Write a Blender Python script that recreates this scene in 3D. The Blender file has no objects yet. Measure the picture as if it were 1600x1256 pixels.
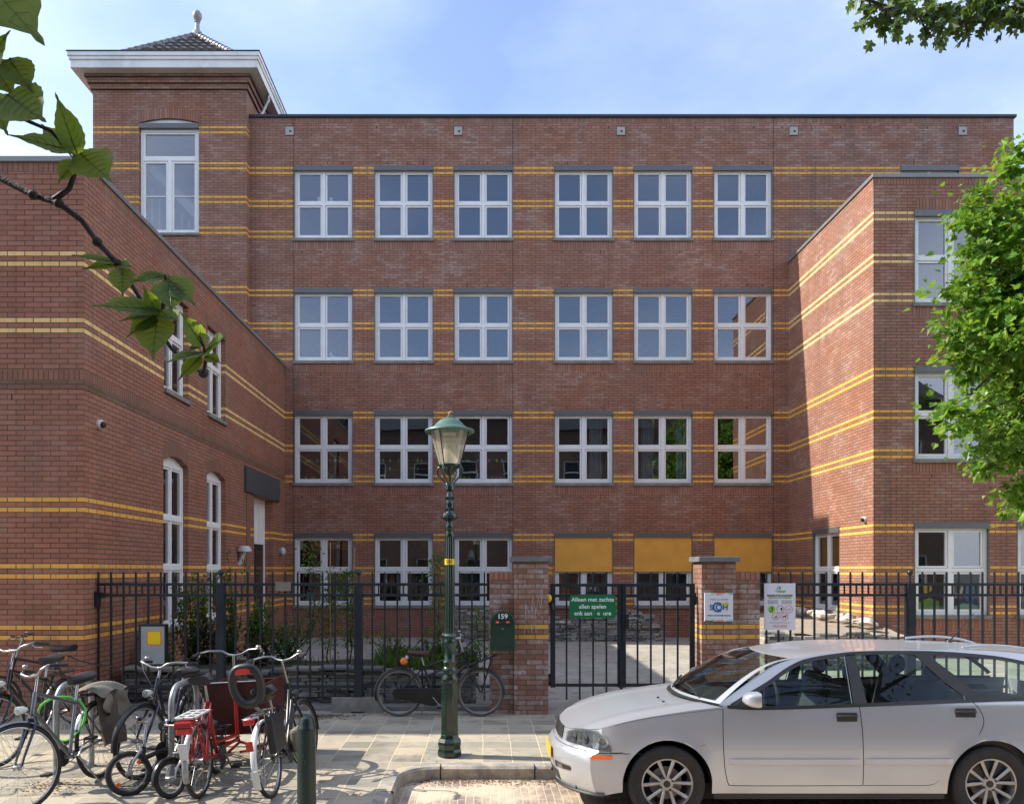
import bpy, math, random
from mathutils import Vector, Matrix, noise
random.seed(7)
R = math.radians
S = bpy.context.scene
COL = S.collection
F, VX, HZ, CH = 1244.0, 756.0, 890.0, 2.0     # lens in photo pixels, vanishing point, eye height in metres

def P(px, py, D):
    return Vector(((px-VX)/F*D, D, CH-(py-HZ)/F*D))
def gz(y):                                    # height of the pavement and yard at distance y
    if y < 10.3: return .12+(y-7.6)*.007
    return min(.139+(y-10.3)*.019, .27)

# ------------------------------------------------------------------ materials
def newmat(name):
    m = bpy.data.materials.new(name); m.use_nodes = True
    nt = m.node_tree; nt.nodes.clear()
    return m, nt
class N:
    def __init__(s, nt): s.nt = nt
    def __call__(s, typ, **kw):
        n = s.nt.nodes.new('ShaderNode'+typ)
        for k, v in kw.items():
            if k.startswith('i_'):
                key = k[2:].replace('_', ' ')
                n.inputs[key].default_value = v
            else: setattr(n, k, v)
        return n
    def link(s, a, b): s.nt.links.new(a, b)
    def math(s, op, a, b=None, clamp=False):
        n = s.nt.nodes.new('ShaderNodeMath'); n.operation = op; n.use_clamp = clamp
        for i, v in enumerate((a, b)):
            if v is None: continue
            if isinstance(v, (int, float)): n.inputs[i].default_value = v
            else: s.link(v, n.inputs[i])
        return n.outputs[0]
    def mix(s, fac, a, b, typ='MIX'):
        n = s.nt.nodes.new('ShaderNodeMix'); n.data_type = 'RGBA'; n.blend_type = typ
        for i, v in ((0, fac), (6, a), (7, b)):
            if isinstance(v, (int, float)): n.inputs[i].default_value = v
            elif isinstance(v, tuple): n.inputs[i].default_value = (*v, 1)
            else: s.link(v, n.inputs[i])
        return n.outputs[2]
    def ramp(s, fac, stops, interp='LINEAR'):
        n = s.nt.nodes.new('ShaderNodeValToRGB'); cr = n.color_ramp; cr.interpolation = interp
        while len(cr.elements) < len(stops): cr.elements.new(.5)
        for e, (p, c) in zip(cr.elements, stops):
            e.position = p; e.color = (*c, 1) if isinstance(c, tuple) else (c, c, c, 1)
        s.link(fac, n.inputs[0]); return n.outputs[0]
    def noise(s, vec, scale, detail=3, rough=.55):
        n = s('TexNoise'); n.inputs['Scale'].default_value = scale
        n.inputs['Detail'].default_value = detail; n.inputs['Roughness'].default_value = rough
        if vec is not None: s.link(vec, n.inputs['Vector'])
        return n.outputs['Fac']

def pbr(name, col, rough=.5, metal=0., var=.12, vscale=6., bump=0., bscale=60., spec=.5, coat=0., dirt=None):
    m, nt = newmat(name); n = N(nt)
    out = n('OutputMaterial'); b = n('BsdfPrincipled')
    tc = n('TexCoord').outputs['Object']
    f = n.noise(tc, vscale, 4)
    lo = tuple(c*(1-var) for c in col); hi = tuple(min(1, c*(1+var)) for c in col)
    c = n.ramp(f, [(.3, lo), (.7, hi)])
    if dirt:
        f2 = n.noise(tc, vscale*.37+.3, 5, .7)
        c = n.mix(n.ramp(f2, [(.48, 0.), (.68, dirt[1])]), c, dirt[0])
    n.link(c, b.inputs['Base Color'])
    r = n.math('MULTIPLY_ADD', n.noise(tc, vscale*3, 3), .25); 
    nt.nodes[-1].inputs[1].default_value = .25; nt.nodes[-1]
    rr = n.math('ADD', n.math('MULTIPLY', n.noise(tc, vscale*2.3, 3), .16), max(0, rough-.08), True)
    n.link(rr, b.inputs['Roughness'])
    b.inputs['Metallic'].default_value = metal
    b.inputs['Specular IOR Level'].default_value = spec
    b.inputs['Coat Weight'].default_value = coat
    b.inputs['Coat Roughness'].default_value = .06
    if bump:
        bp = n('Bump'); bp.inputs['Strength'].default_value = bump; bp.inputs['Distance'].default_value = .004
        n.link(n.noise(tc, bscale, 4), bp.inputs['Height']); n.link(bp.outputs[0], b.inputs['Normal'])
    n.link(b.outputs[0], out.inputs[0])
    return m

def brick(name, bands=True, omit=None, pale=99., white=.35, tint=(1, 1, 1), soldier=False, wb=.0, c_yel=(.88, .46, .085), extra=(), warm=None):
    m, nt = newmat(name); n = N(nt)
    out = n('OutputMaterial'); b = n('BsdfPrincipled')
    tc = n('TexCoord').outputs['Object']
    sep = n('SeparateXYZ'); n.link(tc, sep.inputs[0])
    ge = n('NewGeometry'); sn = n('SeparateXYZ'); n.link(ge.outputs['True Normal'], sn.inputs[0])
    isx = n.math('GREATER_THAN', n.math('ABSOLUTE', sn.outputs[0]), .5)
    u = n.math('ADD', n.math('MULTIPLY', isx, sep.outputs[1]), n.math('MULTIPLY', n.math('SUBTRACT', 1., isx), sep.outputs[0]))
    z = sep.outputs[2]
    cv = n('CombineXYZ')
    if soldier: n.link(z, cv.inputs[0]); n.link(u, cv.inputs[1])
    else: n.link(u, cv.inputs[0]); n.link(z, cv.inputs[1])
    bt = n('TexBrick'); bt.offset = 0. if soldier else .5
    bt.inputs['Scale'].default_value = 1; bt.inputs['Brick Width'].default_value = 5. if soldier else .22
    bt.inputs['Row Height'].default_value = .065; bt.inputs['Mortar Size'].default_value = .006
    bt.inputs['Mortar Smooth'].default_value = .2
    bt.inputs['Color1'].default_value = (0, 0, 0, 1); bt.inputs['Color2'].default_value = (1, 1, 1, 1); bt.inputs['Mortar'].default_value = (0, 0, 0, 1)
    n.link(cv.outputs[0], bt.inputs['Vector'])
    rnd = bt.outputs['Color']
    big = n.math('ADD', n.noise(tc, .55, 4, .6), n.math('MULTIPLY', n.math('SUBTRACT', z, 6.), .012))
    mid = n.noise(tc, 2.3, 3, .6)
    v = n.math('ADD', rnd, n.math('MULTIPLY', n.math('SUBTRACT', mid, .5), 1.1))
    v = n.math('ADD', n.math('MULTIPLY', n.math('ADD', n.math('MULTIPLY', v, .55), n.math('MULTIPLY', n.noise(tc, 13., 4, .65), .5)), .85), .02)
    col = n.ramp(v, [(.0, (.225, .104, .066)), (.3, (.315, .137, .083)), (.6, (.375, .160, .094)), (.85, (.345, .180, .120)), (1., (.42, .26, .19))])
    col = n.mix(n.ramp(big, [(.35, 0.), (.75, .5)]), col, (.27, .175, .140))
    # chalky white bloom on single bricks, more of it high up on the wall
    wn = n.math('ADD', n.noise(tc, 1.15, 5, .75), n.math('MULTIPLY', z, .006))
    wn = n.math('ADD', wn, wb)
    wm = n.math('MULTIPLY', n.ramp(wn, [(.5, 0.), (.72, 1.)]), n.ramp(rnd, [(.25, .1), (.8, 1.)]))
    wf = n.noise(tc, 22, 3, .7)
    wm = n.math('MULTIPLY', n.math('MULTIPLY', wm, n.ramp(wf, [(.35, .2), (.62, 1.)])), white, True)
    col = n.mix(wm, col, (.58, .52, .47))
    if bands:
        k = n.math('MODULO', n.math('FLOOR', n.math('DIVIDE', z, .065)), 48.)
        s = None
        for q in (44, 42, 31, 29, 19, 17):
            c = n.math('COMPARE', k, float(q)); nt.nodes[-1].inputs[2].default_value = .4
            s = c if s is None else n.math('ADD', s, c)
        s = n.math('MULTIPLY', s, n.math('GREATER_THAN', z, .9))
        kk = n.math('FLOOR', n.math('DIVIDE', z, .065))
        if omit:
            o = n.math('MULTIPLY', n.math('GREATER_THAN', z, omit[0]), n.math('LESS_THAN', z, omit[1]))
            s = n.math('MULTIPLY', s, n.math('SUBTRACT', 1., o))
        for q in extra:
            c = n.math('COMPARE', kk, float(q)); nt.nodes[-1].inputs[2].default_value = .4
            s = n.math('ADD', s, c)
        yc = n.mix(n.math('GREATER_THAN', z, pale), c_yel, (.90, .64, .27))
        yc = n.mix(n.math('MULTIPLY', rnd, .30), yc, (.58, .30, .07))
        yc = n.mix(n.ramp(n.noise(tc, 9, 4, .7), [(.5, 0.), (.75, .35)]), yc, (.3, .2, .12))
        col = n.mix(s, col, yc)
    # rain streaks and soot running down, per-brick dirt
    sm = n('Mapping'); sm.inputs['Scale'].default_value = (5., 5., .35); n.link(tc, sm.inputs[0])
    st = n.noise(sm.outputs[0], 1., 5, .65)
    col = n.mix(n.math('MULTIPLY', n.ramp(st, [(.50, 0.), (.72, .45)]), n.ramp(n.noise(tc, .8, 2), [(.35, 0.), (.6, 1.)])), col, (.12, .095, .08))
    if tint != (1, 1, 1): col = n.mix(1., col, tint, 'MULTIPLY')
    mcol = n.mix(n.ramp(wn, [(.5, 0.), (.72, .6)]), (.088, .052, .039), (.18, .14, .12))
    col = n.mix(bt.outputs['Fac'], col, mcol)
    n.link(col, b.inputs['Base Color'])
    b.inputs['Roughness'].default_value = .8
    b.inputs['Specular IOR Level'].default_value = .3
    h = n.math('ADD', n.math('MULTIPLY', bt.outputs['Fac'], -1.), n.math('MULTIPLY', n.noise(tc, 45, 3), .5))
    h = n.math('ADD', h, n.math('MULTIPLY', rnd, .3))
    bp = n('Bump'); bp.inputs['Strength'].default_value = .6; bp.inputs['Distance'].default_value = .005
    n.link(h, bp.inputs['Height']); n.link(bp.outputs[0], b.inputs['Normal'])
    n.link(b.outputs[0], out.inputs[0])
    return m

def glassmat(name, tint, refl, rough=.01, wob=0.):
    m, nt = newmat(name); n = N(nt)
    out = n('OutputMaterial'); g = n('BsdfGlossy'); t = n('BsdfTransparent'); mx = n('MixShader')
    g.inputs['Color'].default_value = (.95, .97, 1, 1); g.inputs['Roughness'].default_value = rough
    t.inputs['Color'].default_value = (*tint, 1)
    ge = n('NewGeometry'); vd = n('VectorMath', operation='DOT_PRODUCT'); n.link(ge.outputs['Incoming'], vd.inputs[0]); n.link(ge.outputs['Normal'], vd.inputs[1])
    fz_ = n.math('POWER', n.math('SUBTRACT', 1., n.math('ABSOLUTE', vd.outputs['Value']), True), 5.)
    f = n.math('ADD', n.math('MULTIPLY', fz_, .9), refl+.05, True)
    n.link(f, mx.inputs[0]); n.link(t.outputs[0], mx.inputs[1]); n.link(g.outputs[0], mx.inputs[2])
    if wob:
        bp = n('Bump'); bp.inputs['Strength'].default_value = wob; bp.inputs['Distance'].default_value = .02
        n.link(n.noise(n('TexCoord').outputs['Object'], 1.6, 1), bp.inputs['Height']); n.link(bp.outputs[0], g.inputs['Normal'])
    n.link(mx.outputs[0], out.inputs[0]); return m

def leafmat(name, stops, trans=.45, rough=.45, tcol=(.35, .5, .04), vein=None):
    m, nt = newmat(name); n = N(nt)
    out = n('OutputMaterial'); b = n('BsdfPrincipled'); t = n('BsdfTranslucent'); mx = n('MixShader')
    ge = n('NewGeometry')
    c = n.ramp(ge.outputs['Random Per Island'], stops)
    tc = n('TexCoord').outputs['Object']
    c = n.mix(n.math('MULTIPLY', n.noise(tc, 3., 3), .35), c, stops[0][1])
    n.link(c, b.inputs['Base Color']); b.inputs['Roughness'].default_value = rough
    b.inputs['Specular IOR Level'].default_value = .4
    n.link(n.mix(.6, c, tcol), t.inputs['Color'])
    mx.inputs[0].default_value = trans
    n.link(b.outputs[0], mx.inputs[1]); n.link(t.outputs[0], mx.inputs[2]); n.link(mx.outputs[0], out.inputs[0])
    return m

def tiles(name, w, h, offset, stops, mortar, joint=.006, sand=(.46, .39, .29), sandamt=.5, rough=.85, rot=0., bumpd=.004, sthr=.5):
    m, nt = newmat(name); n = N(nt)
    out = n('OutputMaterial'); b = n('BsdfPrincipled')
    tc = n('TexCoord').outputs['Object']
    mp = n('Mapping'); mp.inputs['Rotation'].default_value = (0, 0, rot); n.link(tc, mp.inputs[0])
    # slightly warped so that the joints are not ruler-straight
    nz = n('TexNoise'); nz.inputs['Scale'].default_value = 1.7; n.link(tc, nz.inputs['Vector'])
    va = n('VectorMath', operation='MULTIPLY_ADD'); n.link(nz.outputs['Color'], va.inputs[0]); va.inputs[1].default_value = (.03, .03, 0); n.link(mp.outputs[0], va.inputs[2])
    bt = n('TexBrick'); bt.offset = offset; bt.inputs['Scale'].default_value = 1
    bt.inputs['Brick Width'].default_value = w; bt.inputs['Row Height'].default_value = h
    bt.inputs['Mortar Size'].default_value = joint; bt.inputs['Mortar Smooth'].default_value = .3
    bt.inputs['Color1'].default_value = (0, 0, 0, 1); bt.inputs['Color2'].default_value = (1, 1, 1, 1)
    n.link(va.outputs[0], bt.inputs['Vector'])
    c = n.ramp(bt.outputs['Color'], stops)
    c = n.mix(n.math('MULTIPLY', n.noise(tc, 28, 5, .7), .35), c, (.2, .18, .15))
    c = n.mix(n.ramp(n.noise(tc, .9, 4, .65), [(.42, 0.), (.7, .35)]), c, (.17, .155, .13))
    c = n.mix(n.ramp(n.noise(tc, 5.5, 3, .6), [(.55, 0.), (.66, .45)]), c, (.10, .09, .075))
    c = n.mix(bt.outputs['Fac'], c, mortar)
    sf = n.math('ADD', n.noise(tc, 1.3, 6, .68), n.math('MULTIPLY', bt.outputs['Fac'], .08))
    c = n.mix(n.ramp(sf, [(sthr, 0.), (sthr+.14, sandamt)]), c, sand)
    n.link(c, b.inputs['Base Color']); b.inputs['Roughness'].default_value = rough; b.inputs['Specular IOR Level'].default_value = .25
    hh = n.math('ADD', n.math('MULTIPLY', bt.outputs['Fac'], -1.), n.math('ADD', n.math('MULTIPLY', n.noise(tc, 90, 3), .4), n.math('MULTIPLY', bt.outputs['Color'], .3)))
    bp = n('Bump'); bp.inputs['Strength'].default_value = .5; bp.inputs['Distance'].default_value = bumpd
    n.link(hh, bp.inputs['Height']); n.link(bp.outputs[0], b.inputs['Normal'])
    n.link(b.outputs[0], out.inputs[0]); return m

M = {}
M['brick'] = brick('brick_main', white=.46, wb=.0)
M['brick_tower'] = brick('brick_tower', omit=(13.4, 14.8), extra=(202, 200))
M['brick_left'] = brick('brick_left_wing', omit=(4.1, 4.75), pale=4.9, white=.1, tint=(1.0, .95, .95))
M['brick_right'] = brick('brick_right_wing', pale=6.6, white=.42)
M['brick_pillar'] = brick('brick_pillar', omit=(1.5, 3.), white=1.0, wb=.13, tint=(.74, .78, .80))
M['brick_dull'] = brick('brick_house', bands=False, white=.2)
M['soldier'] = brick('brick_soldier', bands=False, soldier=True, white=.3)
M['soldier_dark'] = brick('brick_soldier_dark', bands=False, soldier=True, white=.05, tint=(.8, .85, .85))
M['dark'] = pbr('dark_gap', (.012, .011, .011), .9)
M['joint'] = pbr('joint_sealant', (.05, .03, .026), .9)
M['white'] = pbr('white_paint', (.84, .835, .80), .4, var=.03, dirt=((.66, .65, .6), .3))
M['fascia'] = pbr('white_fascia', (.82, .81, .78), .5, var=.05, vscale=2, dirt=((.45, .46, .44), .5))
M['grey_alu'] = pbr('grey_aluminium', (.145, .145, .14), .4, .35, var=.06)
M['coping'] = pbr('grey_coping', (.24, .245, .24), .45, .4, var=.1, vscale=2)
M['coping_dark'] = pbr('dark_coping', (.04, .042, .045), .5, .2)
M['concrete'] = pbr('concrete', (.24, .225, .195), .85, var=.2, vscale=8, bump=.4, dirt=((.12, .115, .10), .6))
M['stone_cap'] = pbr('bluestone', (.16, .16, .155), .7, var=.2, vscale=9, bump=.4, dirt=((.09, .09, .085), .5))
M['lintel'] = pbr('dark_stone', (.060, .064, .066), .6, var=.15, vscale=7, bump=.2)
M['glass'] = glassmat('window_glass', (.72, .74, .75), .15, wob=.035)
M['inner'] = pbr('inner_plaster', (.34, .33, .31), .9)
M['orange'] = pbr('orange_screen_cloth', (.78, .38, .06), .8, var=.10, vscale=2.2, bump=.2, bscale=300)
M['curtain'] = pbr('curtain', (.30, .34, .36), .9)
M['steel'] = pbr('anthracite_fence_paint', (.010, .017, .024), .38, var=.3, vscale=5, dirt=((.05, .055, .06), .3))
M['galv'] = pbr('galvanised_steel', (.33, .34, .34), .42, .55, var=.18, vscale=14, dirt=((.2, .19, .17), .4))
M['green'] = pbr('dark_green_enamel', (.005, .021, .012), .24, var=.3, vscale=9, coat=.5, dirt=((.012, .032, .02), .35))
M['green_top'] = pbr('weathered_green_copper', (.075, .15, .115), .5, var=.14, vscale=10, dirt=((.045, .10, .08), .6))
M['box_green'] = pbr('letterbox_green', (.003, .030, .018), .3, var=.1, coat=.3)
M['bollard'] = pbr('bollard_green', (.006, .020, .016), .32, var=.2, vscale=12, bump=.2, dirt=((.018, .035, .03), .4))
M['sign_green'] = pbr('sign_green', (.0, .14, .045), .5, var=.04)
M['sign_white'] = pbr('sign_white', (.68, .69, .73), .4, var=.02)
M['ink_blue'] = pbr('ink_blue', (.012, .10, .28), .5)
M['ink_lime'] = pbr('ink_lime', (.55, .60, .02), .5)
M['ink_green'] = pbr('ink_green', (.22, .50, .03), .5)
M['ink_mint'] = pbr('ink_mint', (.30, .62, .34), .5)
M['ink_red'] = pbr('ink_red', (.62, .05, .05), .5)
M['ink_coral'] = pbr('ink_coral', (.75, .25, .2), .5)
M['ink_teal'] = pbr('ink_teal', (.25, .55, .58), .5)
M['ink_black'] = pbr('ink_black', (.02, .02, .025), .5)
M['ink_grey'] = pbr('ink_grey', (.42, .43, .47), .5)
M['ink_white'] = pbr('ink_white', (.8, .85, .8), .5)
M['chalk'] = pbr('chalk', (.55, .52, .5), .9)
M['plate'] = pbr('plate_yellow', (.70, .36, .008), .4)
M['house_brick'] = brick('brick_across', bands=False, white=.2, tint=(.42, .62, .72))
M['yellow'] = pbr('yellow_plastic', (.80, .55, .01), .45, var=.04)
M['roof_tile'] = None
M['black'] = pbr('black_paint', (.010, .010, .011), .3, var=.2)
M['rubber'] = pbr('black_rubber', (.018, .017, .016), .75, var=.3, vscale=20)
M['tyre_brown'] = pbr('brown_grey_tyre', (.09, .072, .062), .8, var=.2, vscale=20)
M['plastic'] = pbr('black_plastic', (.02, .02, .021), .45, var=.2)
M['chrome'] = pbr('bright_metal', (.38, .38, .37), .3, 1., var=.08)
M['silver_bike'] = pbr('silver_grey_frame', (.17, .18, .20), .35, .6)
M['navy'] = pbr('navy_frame', (.015, .018, .035), .3, .1, coat=.4)
M['red'] = pbr('red_paint', (.33, .007, .008), .3, coat=.4)
M['red_lens'] = pbr('red_lens', (.48, .012, .008), .2, coat=.6)
M['box_red'] = pbr('dark_red_plywood', (.060, .009, .006), .5, var=.2, dirt=((.035, .008, .006), .5))
M['orange_lens'] = pbr('orange_lens', (.85, .16, .015), .25, coat=.5)
M['white_plastic'] = pbr('white_plastic', (.62, .63, .60), .4)
M['grey_plastic'] = pbr('grey_plastic', (.30, .31, .31), .5)
M['saddle'] = pbr('saddle_leatherette', (.022, .022, .024), .42, var=.2, bump=.2)
M['saddle_brown'] = pbr('brown_leather', (.065, .028, .018), .5, bump=.3)
M['canvas'] = pbr('brown_canvas', (.10, .078, .06), .85, var=.25, bump=.5, bscale=180)
M['canvas_light'] = pbr('beige_canvas', (.20, .178, .135), .85, var=.15, bump=.5, bscale=180)
M['lock_green'] = pbr('green_lock', (.12, .55, .06), .35, var=.1)
M['clear'] = glassmat('lamp_clear', (.85, .86, .82), .22, .08)
M['bark'] = pbr('bark', (.075, .058, .046), .9, var=.35, vscale=12, bump=.9, bscale=40)
M['twig'] = pbr('twig_bark', (.035, .023, .018), .7, var=.4, vscale=60, bump=.8, bscale=150)
M['stake'] = pbr('wooden_stake', (.36, .23, .12), .8, var=.2)
M['soil'] = pbr('soil', (.065, .05, .036), .95, var=.4, vscale=10, bump=1., bscale=30)
M['litter'] = leafmat('dead_leaves', [(0., (.12, .06, .035)), (.5, (.22, .11, .06)), (1., (.34, .2, .12))], .1)
M['maple'] = leafmat('maple_leaf', [(0., (.05, .135, .016)), (.3, (.11, .25, .03)), (.7, (.19, .36, .042)), (1., (.33, .48, .09))], .42, .42, (.34, .52, .03))
M['cherry'] = leafmat('cherry_leaf', [(0., (.06, .10, .022)), (.6, (.085, .145, .028)), (1., (.12, .18, .04))], .5, .55, (.42, .55, .03))
M['haw'] = leafmat('hawthorn_leaf', [(0., (.035, .07, .03)), (.7, (.06, .115, .035)), (1., (.10, .2, .03))], .25, .5)
M['shrub'] = leafmat('shrub_leaf', [(0., (.03, .07, .012)), (.6, (.07, .145, .022)), (1., (.13, .23, .04))], .3, .5)
M['shrub_purple'] = leafmat('purple_leaf', [(0., (.022, .012, .012)), (.6, (.05, .022, .02)), (1., (.03, .05, .015))], .25, .5)
M['grass'] = leafmat('grass_blade', [(0., (.05, .10, .02)), (1., (.13, .22, .05))], .3, .6)

def stonemat(name, warm):
    m, nt = newmat(name); n = N(nt)
    out = n('OutputMaterial'); b = n('BsdfPrincipled'); ge = n('NewGeometry'); tc = n('TexCoord').outputs['Object']
    w = warm
    c = n.ramp(ge.outputs['Random Per Island'], [(0., (.12*w, .115*w, .105*w)), (.4, (.22*w, .21*w, .19*w)), (.7, (.29*w, .265*w, .225*w)), (1., (.40*w, .37*w, .31*w))])
    c = n.mix(n.ramp(n.noise(tc, 14, 5, .7), [(.35, .55), (.65, 0.)]), c, (.09, .085, .075))
    n.link(c, b.inputs['Base Color']); b.inputs['Roughness'].default_value = .9
    bp = n('Bump'); bp.inputs['Strength'].default_value = .8; bp.inputs['Distance'].default_value = .01
    n.link(n.noise(tc, 25, 5), bp.inputs['Height']); n.link(bp.outputs[0], b.inputs['Normal'])
    n.link(b.outputs[0], out.inputs[0]); return m
M['stone'] = stonemat('stacked_stone', 1.0)
M['stone_warm'] = stonemat('stacked_stone_warm', 1.25)

def rooftile():
    m, nt = newmat('glazed_roof_tile'); n = N(nt)
    out = n('OutputMaterial'); b = n('BsdfPrincipled')
    tc = n('TexCoord').outputs['Object']
    c = n.ramp(n.noise(tc, 5, 4), [(.3, (.09, .088, .09)), (.7, (.19, .185, .185))])
    n.link(c, b.inputs['Base Color']); b.inputs['Roughness'].default_value = .28
    b.inputs['Coat Weight'].default_value = .3
    n.link(b.outputs[0], out.inputs[0]); return m
M['roof_tile'] = rooftile()

def carpaint():
    m, nt = newmat('silver_car_paint'); n = N(nt)
    out = n('OutputMaterial'); b = n('BsdfPrincipled')
    tc = n('TexCoord').outputs['Object']
    b.inputs['Metallic'].default_value = .48; b.inputs['Coat Weight'].default_value = .55; b.inputs['Coat Roughness'].default_value = .04
    sep = n('SeparateXYZ'); n.link(tc, sep.inputs[0])
    dirt = n.math('MULTIPLY', n.ramp(n.noise(tc, 1.6, 4, .55), [(.3, .15), (.75, 1.)]), n.ramp(sep.outputs[2], [(.15, .6), (.75, .05)]))
    c = n.mix(dirt, (.50, .52, .55), (.37, .35, .32))
    n.link(c, b.inputs['Base Color'])
    n.link(n.math('ADD', n.math('MULTIPLY', dirt, .2), .30), b.inputs['Roughness'])
    n.link(b.outputs[0], out.inputs[0]); return m
M['car'] = carpaint()
M['car_glass'] = glassmat('car_glass', (.74, .86, .79), .0)
M['alloy'] = pbr('alloy_wheel', (.36, .36, .355), .32, .7, dirt=((.28, .26, .24), .5), vscale=10)
M['lens'] = glassmat('headlamp_lens', (.75, .78, .8), .12)
M['lamp_inner'] = pbr('lamp_housing', (.20, .205, .21), .3, .5, vscale=20, var=.5)
M['trim'] = pbr('black_trim', (.018, .018, .02), .5)
M['seat_cloth'] = pbr('car_seat_cloth', (.035, .037, .042), .9)
M['brake'] = pbr('brake_disc', (.16, .15, .14), .5, .6)

# ------------------------------------------------------------------ mesh builder
class MB:
    def __init__(s): s.v = []; s.f = []; s.m = []; s.xf = None; s.mi = 0
    def addv(s, pts):
        b = len(s.v)
        for p in pts:
            p = Vector(p)
            if s.xf is not None: p = s.xf @ p
            s.v.append(p)
        return b
    def face(s, idx, mi=None): s.f.append(tuple(idx)); s.m.append(s.mi if mi is None else mi)
    def poly(s, pts, mi=None):
        b = s.addv(pts); s.face(range(b, b+len(pts)), mi)
    def box(s, x0, x1, y0, y1, z0, z1, mi=None):
        b = s.addv([(x0, y0, z0), (x1, y0, z0), (x1, y1, z0), (x0, y1, z0), (x0, y0, z1), (x1, y0, z1), (x1, y1, z1), (x0, y1, z1)])
        for q in ((0, 3, 2, 1), (4, 5, 6, 7), (0, 1, 5, 4), (1, 2, 6, 5), (2, 3, 7, 6), (3, 0, 4, 7)): s.face([b+i for i in q], mi)
        return b
    def ring(s, rings, closed_ring=True, closed_path=False, caps=True, mi=None):
        n = len(rings[0]); base = [s.addv(r) for r in rings]
        L = len(rings); rng = range(L if closed_path else L-1)
        for i in rng:
            a, b = base[i], base[(i+1) % L]
            for j in range(n if closed_ring else n-1):
                k = (j+1) % n; s.face((a+j, a+k, b+k, b+j), mi)
        if caps and not closed_path and closed_ring:
            s.face([base[0]+j for j in range(n)][::-1], mi); s.face([base[-1]+j for j in range(n)], mi)
    def tube(s, pts, r, n=8, closed=False, caps=True, mi=None, flat=None):
        pts = [Vector(p) for p in pts]; L = len(pts)
        rs = r if isinstance(r, (list, tuple)) else [r]*L
        rings = []; up = None
        for i in range(L):
            if closed: t = pts[(i+1) % L]-pts[i-1]
            else: t = pts[min(i+1, L-1)]-pts[max(i-1, 0)]
            if t.length < 1e-9: t = Vector((0, 0, 1))
            t.normalize()
            if up is None:
                up = Vector((0, 0, 1)) if abs(t.z) < .9 else Vector((1, 0, 0))
            a = t.cross(up); 
            if a.length < 1e-6: a = t.cross(Vector((0, 1, 0)))
            a.normalize(); b = a.cross(t).normalized(); up = b
            fl = flat if flat else 1.
            rings.append([pts[i]+a*math.cos(2*math.pi*j/n)*rs[i]+b*math.sin(2*math.pi*j/n)*rs[i]*fl for j in range(n)])
        s.ring(rings, closed_path=closed, caps=caps, mi=mi)
    def lathe(s, prof, n=20, c=(0, 0, 0), ax='Z', mi=None, caps=True, phase=0.):
        c = Vector(c); rings = []
        for r, h in prof:
            ring = []
            for j in range(n):
                a = 2*math.pi*(j+phase)/n; x, y = math.cos(a)*r, math.sin(a)*r
                ring.append(c+(Vector((x, y, h)) if ax == 'Z' else Vector((h, x, y)) if ax == 'X' else Vector((y, h, x))))
            rings.append(ring)
        s.ring(rings, caps=caps, mi=mi)
    def torus(s, c, Rr, r, ax='Y', n=44, k=8, mi=None, flat=1., a0=0., a1=2*math.pi):
        c = Vector(c); full = abs(a1-a0-2*math.pi) < 1e-4; rings = []
        cnt = n if full else n+1
        for i in range(cnt):
            a = a0+(a1-a0)*i/n
            d = Vector((math.cos(a), 0, math.sin(a))) if ax == 'Y' else Vector((math.cos(a), math.sin(a), 0)) if ax == 'Z' else Vector((0, math.cos(a), math.sin(a)))
            w = Vector((0, 1, 0)) if ax == 'Y' else Vector((0, 0, 1)) if ax == 'Z' else Vector((1, 0, 0))
            rings.append([c+d*(Rr+r*math.cos(2*math.pi*j/k))+w*r*flat*math.sin(2*math.pi*j/k) for j in range(k)])
        s.ring(rings, closed_path=full, mi=mi)
    def ball(s, c, r, n=14, k=9, mi=None):
        if not isinstance(r, (tuple, list)): r = (r, r, r)
        c = Vector(c); rings = []
        for i in range(k):
            t = math.pi*(i+.02)/(k-1+.04)
            rings.append([c+Vector((r[0]*math.sin(t)*math.cos(2*math.pi*j/n), r[1]*math.sin(t)*math.sin(2*math.pi*j/n), -r[2]*math.cos(t))) for j in range(n)])
        s.ring(rings, mi=mi)
    def grid(s, fn, nu, nv, mi=None, us=None, vs=None, mfn=None):
        us = us or [i/nu for i in range(nu+1)]; vs = vs or [i/nv for i in range(nv+1)]
        b = s.addv([fn(u, v) for u in us for v in vs]); W = len(vs)
        for i in range(len(us)-1):
            for j in range(W-1):
                s.face((b+i*W+j, b+(i+1)*W+j, b+(i+1)*W+j+1, b+i*W+j+1), mfn((us[i]+us[i+1])/2, (vs[j]+vs[j+1])/2) if mfn else mi)
    def mesh(s, name, mats, smooth=False, auto=None):
        me = bpy.data.meshes.new(name); me.from_pydata([tuple(v) for v in s.v], [], s.f)
        if not isinstance(mats, (list, tuple)): mats = [mats]
        for m in mats: me.materials.append(m)
        me.polygons.foreach_set('material_index', s.m)
        if smooth:
            me.polygons.foreach_set('use_smooth', [True]*len(me.polygons))
            me.update()
            try: me.set_sharp_from_angle(angle=R(auto or 38))
            except Exception: pass
        me.update(); return me

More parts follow.
